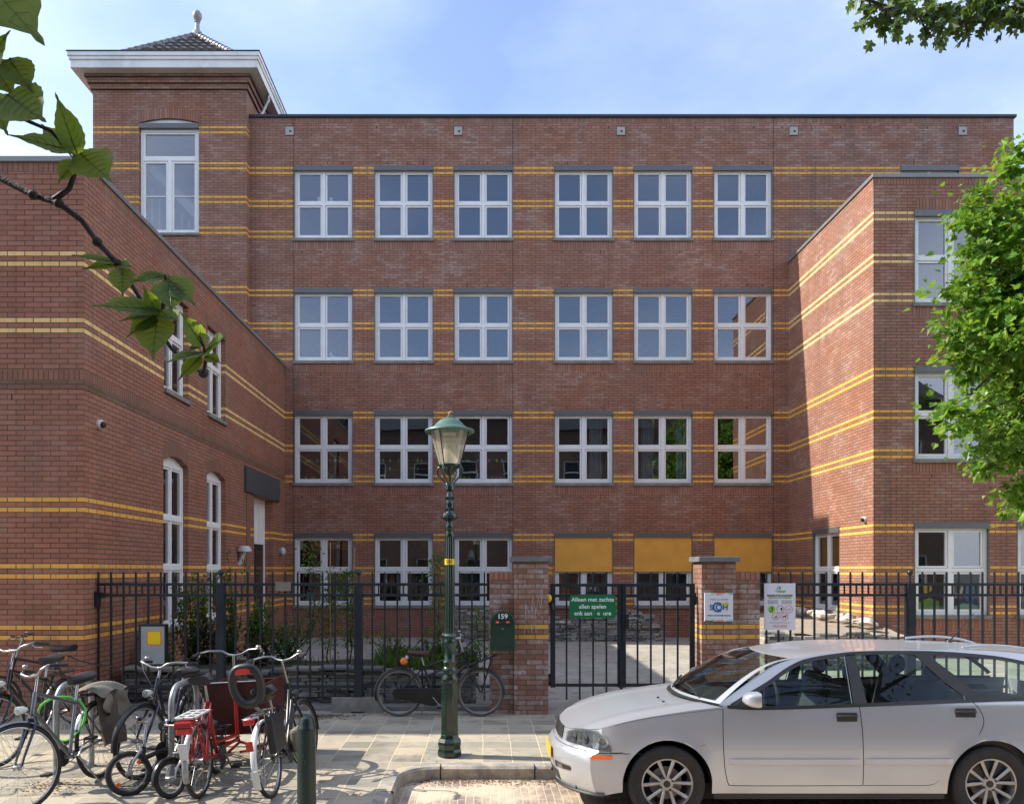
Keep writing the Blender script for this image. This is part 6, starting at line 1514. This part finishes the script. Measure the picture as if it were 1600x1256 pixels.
# wheels
for hx in HX:
    for sgn in (-1, 1):
        c_ = Vector((hx, CY+sgn*(.865-.115), HZc)); mb = MB(); mb.xf = Matrix.Translation(c_) @ (Matrix.Identity(4) if sgn < 0 else Matrix.Rotation(math.pi, 4, 'Z'))
        mb.lathe([(.205, -.085), (.225, -.098), (.27, -.106), (.293, -.098), (.304, -.075), (.3065, -.03), (.3065, .03), (.304, .075), (.293, .095), (.225, .098), (.205, .085)], 56, ax='Y', caps=False)
        wo = build(mb, 'tyre', M['rubber'], car, smooth=True, auto=50)
        mb = MB(); X4 = Matrix.Translation(c_) @ (Matrix.Identity(4) if sgn < 0 else Matrix.Rotation(math.pi, 4, 'Z')); mb.xf = X4
        mb.lathe([(.207, -.084), (.203, -.092), (.192, -.088), (.185, -.06), (.18, .05)], 48, ax='Y', caps=False)
        mb.lathe([(.052, -.078), (.06, -.066), (.062, -.03)], 24, ax='Y', caps=False); mb.lathe([(.001, -.072), (.05, -.076)], 24, ax='Y', caps=False)
        for kk in range(5):
            for dd in (-.16, .16):
                a = 2*math.pi*kk/5+.35; a1 = a+dd*1.0; a2 = a+dd*2.0
                p0 = Vector((.05*math.cos(a1), -.070, .05*math.sin(a1))); p1 = Vector((.197*math.cos(a2), -.082, .197*math.sin(a2))); t_ = Vector((-math.sin(a2), 0, math.cos(a2)))
                mb.ring([[p0-t_*.011, p0-t_*.006+Vector((0, -.008, 0)), p0+t_*.006+Vector((0, -.008, 0)), p0+t_*.011, p0+Vector((0, .03, 0))], [p1-t_*.016, p1-t_*.009+Vector((0, -.005, 0)), p1+t_*.009+Vector((0, -.005, 0)), p1+t_*.016, p1+Vector((0, .02, 0))]])
        rim = build(mb, 'rim', M['alloy'], wo, smooth=True, auto=35)
        mb = MB(); mb.xf = X4; mb.lathe([(.001, -.082), (.026, -.081), (.028, -.074)], 20, ax='Y', caps=False); 
        for kk in range(4): a = 2*math.pi*kk/4+.5; mb.lathe([(.009, -.082), (.009, -.066)], 8, (.040*math.cos(a)*1.3, 0, .040*math.sin(a)*1.3), 'Y')
        build(mb, 'hub_cap', M['trim'], wo)
        mb = MB(); mb.xf = X4; mb.lathe([(.06, -.02), (.13, -.02), (.13, .0), (.06, .0)], 32, ax='Y'); build(mb, 'brake_disc', M['brake'], wo)
        # dark wheel housing
        mb = MB(); rings = []
        for i in range(19): a = math.pi*i/18; rings.append([(hx+(ARC+.004)*math.cos(a), CY+sgn*y_, HZc+(ARC+.004)*math.sin(a)) for y_ in (.845, .48)])
        mb.ring(rings, closed_ring=False, caps=False); mb.poly([(hx+(ARC+.004)*math.cos(math.pi*i/18), CY+sgn*.48, HZc+(ARC+.004)*math.sin(math.pi*i/18)) for i in range(19)]+[(hx-.356, CY+sgn*.48, .16), (hx+.356, CY+sgn*.48, .16)]); build(mb, 'wheel_housing', M['dark'], car)
# underbody and cabin
mb = MB(); mb.box(1.0, 4.9, CY-.74, CY+.74, .17, .30); mb.box(.75, 1.09, CY-.6, CY+.6, .19, .5); build(mb, 'underbody', M['dark'], car)
mb = MB(); mb.box(1.83, 4.9, CY-.80, CY-.775, .32, .90); mb.box(1.83, 4.9, CY+.775, CY+.80, .32, .90); mb.box(1.83, 1.85, CY-.77, CY+.77, .3, .88); mb.box(4.0, 4.85, CY-.72, CY+.72, .3, .86); mb.box(1.85, 4.0, CY-.77, CY+.77, .31, .40); build(mb, 'cabin', M['trim'], car)
mb = MB(); mb.grid(lambda u, v: (1.86+.42*u, CY-.72+1.44*v, .905+.02*math.sin(u*3)-.04*u), 5, 5); mb.box(2.2, 2.29, CY-.72, CY+.72, .6, .89); build(mb, 'dashboard', M['trim'], car, smooth=True)
mb = MB(); mb.torus((2.42, CY-.36, .90), .18, .014, 'X', 28, 8); sw = build(mb, 'steering_wheel', M['trim'], car, smooth=True)
def seat(x, y):
    mb = MB(); mb.xf = Matrix.Translation((x, y, .42)) @ Matrix.Rotation(R(14), 4, 'Y'); mb.box(-.06, .07, -.24, .24, .05, .66); s_ = build(mb, 'seat_back', M['seat_cloth'], car, bevel=.05, seg=3)
    mb = MB(); mb.box(x-.48, x+.02, y-.24, y+.24, .40, .54); build(mb, 'seat_cushion', M['seat_cloth'], s_, bevel=.04)
    mb = MB(); mb.xf = Matrix.Translation((x+.17, y, 1.135)) @ Matrix.Rotation(R(10), 4, 'Y'); mb.ball((0, 0, 0), (.055, .13, .085), 14, 10); build(mb, 'headrest', M['seat_cloth'], s_, smooth=True)
seat(2.92, CY-.36); seat(2.92, CY+.36); seat(3.62, CY-.34); seat(3.62, CY+.34)

car.scale = (1, .86, 1); car.location.y = 6.27+.865*.86
# ------------------------------------------------------------------ plants and trees
MAPLE = [(0, -.06), (.10, .10), (.34, .02), (.30, .20), (.52, .36), (.34, .44), (.36, .62), (.20, .60), (0, 1.0), (-.20, .60), (-.36, .62), (-.34, .44), (-.52, .36), (-.30, .20), (-.34, .02), (-.10, .10)]
HAW = [(0, 0), (.10, .18), (.36, .30), (.34, .46), (.16, .50), (.34, .70), (.26, .84), (.10, .78), (0, 1.0), (-.10, .78), (-.26, .84), (-.34, .70), (-.16, .50), (-.34, .46), (-.36, .30), (-.10, .18)]
OVAL = [(0, 0), (.22, .22), (.30, .5), (.2, .8), (0, 1.0), (-.2, .8), (-.30, .5), (-.22, .22)]
def leaf_at(mb, shape, p, d, up, size, fold=.18):
    d = d.normalized(); a = d.cross(up)
    if a.length < 1e-3: a = d.cross(Vector((1, 0, 0)))
    a.normalize(); nn = a.cross(d).normalized()
    n_ = len(shape); half = n_//2
    base = [p+d*(v*size)+a*(u*size)+nn*(abs(u)*size*fold-v*v*size*.18) for u, v in shape]
    b = mb.addv(base); mb.face([b+i for i in range(0, half+1)]); mb.face([b]+[b+i for i in range(half, n_)])
def rdir(r_, up=.0):
    v = Vector((r_.gauss(0, 1), r_.gauss(0, 1), r_.gauss(0, 1)+up)); return v.normalized()
def limb(mb, a, b, r0, r1, r_, sag=.06, n_=6):
    pts = []; L = (b-a).length
    off = Vector((r_.gauss(0, 1), r_.gauss(0, 1), r_.gauss(0, .6)))*L*sag
    for i in range(n_+1):
        t = i/n_; pts.append(a+(b-a)*t+off*math.sin(math.pi*t)+Vector((r_.gauss(0, 1), r_.gauss(0, 1), r_.gauss(0, 1)))*L*.012*(0 < i < n_))
    mb.tube(pts, [r0+(r1-r0)*i/n_ for i in range(n_+1)], 7); return pts
def clump_tree(name, label, cat, base, centre, radii, nclump, nleaf, size, shape, mat, trunk_r, seed, spread=.24, keep=None, fork_h=None, group=None, extra=()):
    r_ = random.Random(seed); t = thing(name, label, cat, base, group)
    wood = MB(); leaves = MB(); fork = Vector((base[0], base[1], fork_h or centre[2]-radii[2]*.75))
    limb(wood, Vector(base), fork, trunk_r, trunk_r*.8, r_, .02); 
    mains = []
    for i in range(8):
        a = 2*math.pi*i/8+r_.uniform(-.3, .3); e = Vector(centre)+Vector((math.cos(a)*radii[0]*.45, math.sin(a)*radii[1]*.45, radii[2]*r_.uniform(-.35, .55))); mains.append(limb(wood, fork, e, trunk_r*.5, trunk_r*.16, r_))
    mains.append(limb(wood, fork, Vector(centre)+Vector((0, 0, radii[2]*.75)), trunk_r*.75, trunk_r*.15, r_, .03))
    cl = list(extra)
    tries = 0
    while len(cl) < nclump and tries < 20000:
        tries += 1
        v = rdir(r_)*(r_.random()**.38); lump = 1+.22*noise.noise(v*2.2+Vector((seed, 0, 0)))
        p = Vector(centre)+Vector((v.x*radii[0], v.y*radii[1], v.z*radii[2]))*lump
        if keep and not keep(p): continue
        cl.append(p)
    for p in cl:
        m_ = min(mains, key=lambda pts: min((q-p).length for q in pts)); q = min(m_[2:], key=lambda q: (q-p).length)
        pts = limb(wood, q, p, trunk_r*.10, .006, r_, .08)
        cnt = int(nleaf*r_.uniform(.6, 1.3))
        for k in range(cnt):
            o = rdir(r_)*abs(r_.gauss(0, 1))*spread; o.z *= .62; lp = p+o
            d = (o.normalized()+rdir(r_)*.7+Vector((0, 0, -.25))); leaf_at(leaves, shape, lp, d, (Vector((0, 0, 1))+rdir(r_)*.8).normalized(), size*r_.uniform(.4, 1.2)*r_.uniform(.7, 1.1), r_.uniform(.05, .5))
        for k in range(3): limb(wood, p, p+rdir(r_)*spread*1.1, .005, .002, r_, .05, 3)
    build(wood, 'trunk', M['bark'], t, smooth=True); build(leaves, 'crown', mat, t); return t
# sunlit maple at the right edge
KT = 1.29
ex = [P(px, py, D*KT) for px, py, D in ((1515, 325, 8.7), (1500, 350, 8.6), (1530, 300, 8.8), (1545, 350, 8.6), (1520, 390, 8.7), (1505, 440, 8.6), (1490, 460, 8.6), (1530, 470, 8.6), (1590, 240, 8.9), (1575, 265, 8.8), (1500, 660, 8.5), (1485, 640, 8.5), (1530, 700, 8.5), (1545, 730, 8.6), (1585, 760, 8.6), (1595, 785, 8.6), (1510, 590, 8.6), (1540, 640, 8.5), (1570, 700, 8.5), (1560, 560, 8.5))]+[P(1488, 512, 11.), P(1502, 530, 11.), P(1500, 565, 11.1), P(1515, 560, 11.)]
clump_tree('maple_tree', 'bright green maple tree in full leaf at the right edge, before the right wing', 'tree', (9.3, 11.5, .2), (7.0*KT, 8.9*KT, 2+2.8*KT), (1.95*KT, 1.5*KT, 2.25*KT), 520, 78, .145, MAPLE, M['maple'], .14, 21, spread=.235, extra=ex, keep=lambda p: p.x < 8.1*KT and VX+p.x/p.y*F > interp([(1.5, 1660), (2.65, 1625), (2.9, 1595), (3.3, 1555), (3.7, 1515), (4.1, 1520), (4.5, 1490), (4.8, 1500), (5.1, 1520), (5.5, 1525), (5.9, 1530), (6.2, 1560), (6.6, 1610), (7., 1650)], (p.z-2)/KT+2))
# hawthorn whose lowest branch hangs into the top right corner
r_ = random.Random(4); tcol_base = Vector((5.6, 3.1, 0)); t = thing('hawthorn_tree', 'dark-leaved hawthorn whose low branch hangs into the top right of the sky', 'tree', tuple(tcol_base))
wood = MB(); lv = MB(); top_ = Vector((5.3, 3.1, 4.3)); limb(wood, tcol_base, top_, .10, .07, r_, .02)
def at(px, py, D): return P(px, py, D)
main = [top_, P(1900, 60, 3.0), P(1700, 25, 2.9), P(1560, 28, 2.85), P(1500, 34, 2.8), P(1430, 22, 2.8), P(1385, 12, 2.75), P(1330, -12, 2.75)]
wood.tube(main, [.05, .03, .018, .013, .011, .009, .006, .004], 7)
def hawleaves(p, n_, spread, s=.055):
    for k in range(n_):
        o = rdir(r_)*abs(r_.gauss(0, 1))*spread; leaf_at(lv, HAW, p+o, Vector((o.x*2, o.y, o.z-.06))+rdir(r_)*.05, rdir(r_, .6), s*r_.uniform(.6, 1.1), .25)
for (px, py, n_, sp) in [(1340, -10, 16, .05), (1360, 8, 20, .05), (1372, 24, 9, .035), (1385, 36, 9, .03), (1398, 8, 16, .04), (1400, 30, 9, .03), (1425, 2, 16, .04), (1432, 30, 8, .03), (1450, 14, 12, .03), (1446, 45, 4, .015), (1462, 26, 12, .03), (1470, 8, 12, .03), (1482, 20, 14, .03), (1484, 40, 8, .02), (1470, 50, 4, .015), (1500, 38, 10, .025), (1465, 60, 3, .01), (1512, 50, 4, .015), (1495, 8, 14, .03), (1520, 12, 20, .04), (1545, 10, 26, .04), (1560, 28, 14, .03), (1575, 8, 28, .05), (1590, 25, 20, .04), (1600, 5, 28, .05), (1540, 36, 5, .02), (1598, 44, 5, .015), (1508, -8, 20, .05), (1560, -12, 26, .06), (1450, -14, 20, .05), (1400, -16, 20, .05), (1640, 10, 40, .07), (1700, 20, 40, .08), (1780, 30, 40, .1), (1900, 40, 50, .12)]:
    p = P(px, py, 2.8+r_.uniform(-.08, .08)); hawleaves(p, n_, sp)
    q = min([main[i]+(main[i+1]-main[i])*f for i in range(1, 7) for f in (0, .5, 1)], key=lambda q: (q-p).length); limb(wood, q, p, .004, .002, r_, .05, 4)
for i in range(46):
    p = Vector((5.2+r_.gauss(0, .8), 2.6+r_.gauss(0, .6), 5.2+r_.gauss(0, .55))); limb(wood, top_, p, .03, .006, r_, .05, 5)
    for k in range(36): o = rdir(r_)*abs(r_.gauss(0, .22)); leaf_at(lv, HAW, p+o, o+rdir(r_)*.1, rdir(r_, .6), .06*r_.uniform(.6, 1.1), .25)
build(wood, 'trunk', M['twig'], t, smooth=True); build(lv, 'crown', M['haw'], t)

# cherry branch in the foreground
CH_SH = [(0, 0), (.16, .07), (.27, .2), (.325, .36), (.32, .52), (.26, .68), (.16, .80), (.07, .90), (.035, .97), (0, 1.13)]
def cherry_leaf(mb, a, b, width=1., nrm=None, curl=.1):
    d = b-a; L = d.length; d.normalize(); nrm = nrm or Vector((0, -1, .3)); s_ = d.cross(nrm).normalized(); nn = s_.cross(d).normalized()
    cols_ = []; nV = 17; mids = []; edges = []
    for i in range(nV):
        v = i/(nV-1); w_ = interp([(q[1]/1.13, q[0]) for q in CH_SH], v)*L*width*1.0; c = a+d*(v*L)+nn*(-curl*L*v*v)
        ser = .014*L*(i % 2)*(1 if .1 < v < .95 else 0); row = []
        for k in range(-4, 5):
            u = k/4; e = w_*u+math.copysign(ser, u)*(abs(u) == 1)
            rip = .014*L*math.sin(v*22-abs(u)*5)*abs(u)
            row.append(c+s_*e+nn*(abs(u)**1.2*w_*.16+rip*.6))
        cols_.append(row); mids.append(c); edges.append((row[0], row[1], row[-2], row[-1]))
    mb.ring(cols_, closed_ring=False, caps=False)
    for sg in (-1, 1):
        o_ = nn*(.0009*sg); mb.tube([q+o_ for q in mids], [.0007-.0005*i/(nV-1) for i in range(nV)], 4, mi=1)
        for i in range(2, 14, 2):
            for e in (1, 2): mb.tube([mids[i]+o_*.9, cols_[i+1][2 if e == 1 else 6]+o_*.7, edges[min(i+3, nV-1)][e]+o_*.5], [.0003, .00025, .0001], 3, mi=1)
def twig_to(mb, pts, r0, r1): mb.tube(pts, [r0+(r1-r0)*i/(len(pts)-1) for i in range(len(pts))], 7)
D0 = 1.3
tb = Vector((-2.1, 1.0, 0)); t = thing('cherry_tree', 'cherry tree outside the left edge whose leafy branch crosses the upper left foreground', 'tree', tuple(tb))
wood = MB(); lv = MB(); r_ = random.Random(9); crotch = Vector((-2.05, 1.05, 2.2)); limb(wood, tb, crotch, .09, .07, r_, .02)
mainb = [crotch, P(-500, 60, 1.35), P(-120, 200, 1.34), P(0, 278, 1.32), P(52, 305, 1.31), P(92, 318, 1.3), P(128, 345, 1.3), P(152, 378, 1.3), P(183, 412, 1.3), P(210, 452, 1.3), P(240, 502, 1.3), P(268, 545, 1.29), P(300, 572, 1.28), P(318, 585, 1.27)]
wood.tube(mainb, [.035, .022, .0085, .006, .0052, .005, .0046, .0043, .0046, .0038, .0033, .003, .0027, .0023], 9)
for p_ in ((52, 305), (92, 318), (183, 412), (318, 583), (152, 378)): wood.ball(P(p_[0], p_[1], 1.3), (.0085, .0085, .008), 8, 6)
twig_to(wood, [P(85, 312, 1.3), P(108, 295, 1.29), P(118, 268, 1.28), P(121, 250, 1.27), P(112, 238, 1.26)], .0055, .002)
twig_to(wood, [P(183, 412, 1.3), P(178, 404, 1.3), P(170, 398, 1.3)], .003, .002)
twig_to(wood, [P(240, 500, 1.3), P(252, 482, 1.29), P(262, 462, 1.28), P(259, 440, 1.27), P(258, 430, 1.26)], .0045, .0018)
twig_to(wood, [P(318, 583, 1.27), P(322, 560, 1.26), P(318, 540, 1.25), P(312, 525, 1.25)], .003, .0015)
twig_to(wood, [P(-60, 190, 1.2), P(-10, 160, 1.2), P(15, 175, 1.2), P(45, 190, 1.21), P(80, 205, 1.22), P(110, 240, 1.26)], .004, .0022)
for a, b, w_, n_, D1, D2 in [
    ((-50, -60), (64, 66), 1.15, (0, -1, .5), 1.2, 1.16), ((-20, 118), (18, 92), 1., (0, -1, 0), 1.2, 1.2), ((-25, 110), (12, 50), 1.1, (.2, -1, .2), 1.2, 1.17),
    ((15, 92), (48, 140), 1.35, (.2, -1, .2), 1.2, 1.18), ((-15, 95), (22, 150), 1.1, (0, -1, .3), 1.22, 1.2), ((12, 148), (70, 190), 1.5, (0, -1, .2), 1.2, 1.16),
    ((122, 245), (88, 150), .75, (.5, -1, .2), 1.25, 1.2), ((112, 236), (16, 212), .95, (0, -1, .6), 1.25, 1.2), ((108, 240), (66, 196), 1.1, (.1, -1, .3), 1.26, 1.28),
    ((120, 250), (92, 282), 1.15, (0, -1, -.3), 1.25, 1.22), ((126, 240), (172, 282), 1.25, (.1, -1, .3), 1.25, 1.2), ((122, 246), (140, 232), 1.1, (0, -1, .2), 1.27, 1.27), ((-12, 150), (8, 205), 1., (0, -1, .1), 1.24, 1.2),
    ((182, 410), (116, 400), .62, (0, -1, .7), 1.3, 1.25), ((184, 412), (130, 420), .5, (0, -1, .5), 1.3, 1.27), ((184, 412), (204, 416), 1.2, (.2, -1, .3), 1.3, 1.28), ((190, 418), (192, 462), 1.2, (.3, -1, .2), 1.29, 1.26),
    ((258, 430), (205, 440), .85, (0, -1, .5), 1.27, 1.24), ((262, 434), (302, 472), 1.0, (.2, -1, .4), 1.27, 1.23), ((264, 440), (268, 488), 1.15, (.4, -1, .1), 1.26, 1.22), ((250, 484), (152, 476), .75, (0, -1, .5), 1.28, 1.2),
    ((248, 488), (200, 526), .75, (0, -1, .3), 1.28, 1.24), ((248, 486), (190, 500), .8, (0, -1, .7), 1.28, 1.25), ((246, 494), (238, 556), 1.3, (.1, -1, .1), 1.27, 1.22), ((246, 492), (224, 448), .9, (.3, -1, .2), 1.28, 1.25), ((252, 486), (278, 502), 1., (.2, -1, .4), 1.28, 1.24),
    ((262, 470), (240, 440), 1.3, (.2, -1, .3), 1.28, 1.3), ((318, 542), (284, 490), 1.05, (.4, -1, .3), 1.26, 1.22), ((322, 548), (352, 528), 1.3, (.3, -1, .3), 1.25, 1.2), ((316, 550), (264, 566), .8, (-.1, -1, .8), 1.26, 1.2), ((314, 556), (280, 592), .8, (0, -1, .2), 1.26, 1.24), ((322, 556), (344, 566), .8, (-.2, -1, .6), 1.26, 1.24), ((310, 540), (296, 548), 1.1, (0, -1, .4), 1.26, 1.24)]:
    A_ = P(a[0], a[1], D1); B_ = P(b[0], b[1], D2); B_ = A_+(B_-A_)*1.06; cherry_leaf(lv, A_, B_, .38+.42*w_, Vector(n_), curl=r_.uniform(-.02, .05))
    lv.tube([A_-(B_-A_)*.15+Vector((0, .01, 0)), A_, A_+(B_-A_)*.3], [.0012, .0012, .0007], 5)
for i in range(22):      # unseen crown clumps added to block the sun from the foreground branch
    p = Vector((-1.85+r_.gauss(0, .2), 1.3+r_.gauss(0, .16), 3.45+r_.gauss(0, .25)))
    if VX+p.x/p.y*F > -330: continue
    limb(wood, crotch, p, .02, .005, r_, .05, 5)
    for k in range(16): o = rdir(r_)*abs(r_.gauss(0, .15)); leaf_at(lv, OVAL, p+o, o+Vector((0, 0, -.1)), rdir(r_, 1.), .11*r_.uniform(.7, 1.1), .3)
for i in range(34):
    p = Vector((-2.3+r_.gauss(0, .45), .7+r_.gauss(0, .45), 3.3+r_.gauss(0, .4)))
    if p.y > .05 and VX+p.x/p.y*F > -330: continue
    limb(wood, crotch, p, .02, .005, r_, .05, 5)
    for k in range(16):
        o = rdir(r_)*abs(r_.gauss(0, .2)); leaf_at(lv, [(u, v) for v, u in ()] or OVAL, p+o, o+Vector((0, 0, -.1)), rdir(r_, 1.), .11*r_.uniform(.7, 1.1), .3)
build(wood, 'branch', M['twig'], t, smooth=True); build(lv, 'leaves', [M['cherry'], leafmat('cherry_vein', [(0., (.14, .20, .07)), (1., (.18, .25, .09))], .5)], t, smooth=True)
# a street tree outside the left edge: gives the broken shade on the bicycles
clump_tree('street_tree', 'leafy street tree left of the picture, casting broken shade on the bicycles', 'tree', (-9.6, 5.6, .0), (-9.4, 5.7, 5.3), (1.6, 1.4, 1.3), 60, 32, .13, MAPLE, M['shrub'], .12, 33, spread=.3)

# shrubs and climbers behind the left railing
def shrub(name, label, base, h, wd, n_, size, mat, seed, shape=OVAL, stems=6, droop=0., group='shrubs behind the left railing', dens=None):
    r_ = random.Random(seed); base = Vector(base); t = thing(name, label, 'shrub', tuple(base), group); wood = MB(); lv = MB()
    tips = []
    for s_ in range(stems):
        e = base+Vector((r_.gauss(0, wd*.55), r_.gauss(0, wd*.45), h*r_.uniform(.55, 1.0))); pts = limb(wood, base, e, .009, .002, r_, .10, 8); tips.append(pts)
    for k in range(n_):
        pts = r_.choice(tips); i = r_.randrange(1, len(pts)); f = r_.random(); p = pts[i-1]+(pts[i]-pts[i-1])*f+rdir(r_)*abs(r_.gauss(0, 1))*wd*.20
        leaf_at(lv, shape, p, rdir(r_)+Vector((0, 0, .1-droop)), rdir(r_, .8), size*r_.uniform(.5, 1.15), .2)
    build(wood, 'stems', M['twig'], t, smooth=True); build(lv, 'foliage', mat, t); return t
SP = [
 ('shrub', 'dark green climbing shrub against the first arched window', (-4.35, 12.0, .6), 1.42, .42, 2000, .055, 'shrub', 9),
 ('shrub', 'tall leafy climber rising above the rail beside the first fence post', (-3.87, 12.1, .6), 1.70, .20, 900, .06, 'shrub', 6),
 ('shrub', 'low dark shrub at the corner behind the bicycles', (-4.6, 11.4, .6), .55, .38, 900, .05, 'shrub', 8),
 ('shrub', 'purple-leaved bushy shrub behind the railing', (-4.15, 11.9, .6), .78, .30, 1400, .045, 'shrub_purple', 9),
 ('shrub', 'green bush behind the first fence post', (-3.45, 12.1, .58), .95, .40, 1900, .055, 'shrub', 9),
 ('shrub', 'green bush with spreading twigs left of the saplings', (-3.05, 12.3, .58), .85, .36, 1400, .05, 'shrub', 8),
 ('shrub', 'purple-brown low bush in front of the entrance', (-3.25, 11.7, .58), .50, .28, 800, .045, 'shrub_purple', 7),
 ('shrub', 'loose wispy bush right of the second fence post', (-1.33, 11.6, .58), .62, .30, 420, .05, 'shrub', 8),
 ('shrub', 'fresh green leafy plant left of the lantern', (-.62, 11.8, .56), .50, .26, 900, .055, 'shrub', 9),
 ('shrub', 'leafy plant right of the lantern behind the bicycle', (-.22, 11.7, .56), .42, .24, 600, .05, 'shrub', 8),
]
for i, (nm, lab, b_, h, wd, n_, sz, mt, st_) in enumerate(SP): shrub(nm, lab, b_, h, wd, int(n_*1.0), sz*1.05, M[mt], 50+i, stems=st_+5)
def sapling(label, x, y, h, n_, seed, stake=None, size=.05):
    r_ = random.Random(seed); b_ = Vector((x, y, .58)); t = thing('sapling', label, 'sapling', tuple(b_), 'young trees behind the left railing'); wood = MB(); lv = MB()
    pts = limb(wood, b_, b_+Vector((r_.gauss(0, .05), 0, h)), .010, .003, r_, .03, 12)
    for k in range(n_):
        i = r_.randrange(3, len(pts)); p = pts[i]+Vector((r_.gauss(0, .09), r_.gauss(0, .08), r_.gauss(0, .06))); leaf_at(lv, OVAL, p, rdir(r_)+Vector((0, 0, -.2)), rdir(r_, .8), size*r_.uniform(.6, 1.2), .2)
        if k % 6 == 0: wood.tube([pts[i], (pts[i]+p)/2+Vector((0, 0, .02)), p], [.003, .002, .001], 4)
    build(wood, 'stem', M['twig'], t, smooth=True); build(lv, 'foliage', M['shrub'], t)
    if stake:
        s_ = thing('garden_stake', stake[2], 'stake', (stake[0], y+.05, .55), 'wooden stakes by the saplings'); mb = MB(); mb.tube([(stake[0], y+.05, .50), (stake[0]+stake[3], y+.05, stake[1])], .009, 7); build(mb, 'cane', M['stake'], s_, smooth=True)
sapling('slender sapling beneath the leftmost ground-floor window', wx_(478, 11.9), 11.9, 1.80, 330, 1, (wx_(515, 11.9), 2.42, 'tall thin cane in front of the leftmost ground-floor window', .0))
sapling('bushy sapling tied to a cane under the same window', wx_(512, 12.1), 12.1, 1.35, 520, 2)
sapling('dense young tree just left of the second fence post', wx_(546, 11.9), 11.9, 1.35, 620, 3, (wx_(547, 11.9), 2.33, 'wooden cane rising beside the second fence post', .06))
sapling('young tree with drooping twigs left of the lantern post', wx_(684, 12.0), 12.0, 1.60, 520, 4)
sapling('small green plant on the stacked stones left of the letterbox', wx_(752, 12.2), 12.2, .78, 200, 5)
# grasses and ground cover
r_ = random.Random(77); mb = MB()
for i in range(2600):
    x = r_.choice([wx_(608+r_.gauss(0, 10), 11.7), wx_(650+r_.gauss(0, 24), 11.7), r_.uniform(-4.9, -.1)]) if True else 0
    y = r_.uniform(11.2, 12.8); h = r_.uniform(.05, .30) if x > -1.6 else r_.uniform(.03, .12); z = .56; a = r_.uniform(0, 6.28); lx, ly = math.cos(a), math.sin(a); w_ = .006; b_ = r_.uniform(.1, .5)*h
    mb.poly([(x-ly*w_, y+lx*w_, z), (x+ly*w_, y-lx*w_, z), (x+lx*b_*.4+ly*w_*.7, y+ly*b_*.4-lx*w_*.7, z+h*.6), (x+lx*b_, y+ly*b_, z+h)])
tag(build(mb, 'ground_cover', M['grass']), 'tufts of grass and low green ground cover in the bed behind the left railing', 'ground cover', kind='stuff')
mb = MB()
for i in range(9):
    x = r_.uniform(-.95, -.2); y = 11.5+r_.random()*.6; mb.tube([(x, y, .6), (x+.02, y, .6+r_.uniform(.3, .42))], .003, 4)
    for k in range(14): mb.ball((x+.02+r_.gauss(0, .008), y, .80+k*.012+i*.004), (.009, .009, .008), 5, 4, 1)
tag(build(mb, 'flower_spikes', [M['shrub'], pbr('lavender_bloom', (.30, .20, .42), .8)]), 'thin lavender flower spikes among the plants left of the lantern', 'flowers', kind='stuff')
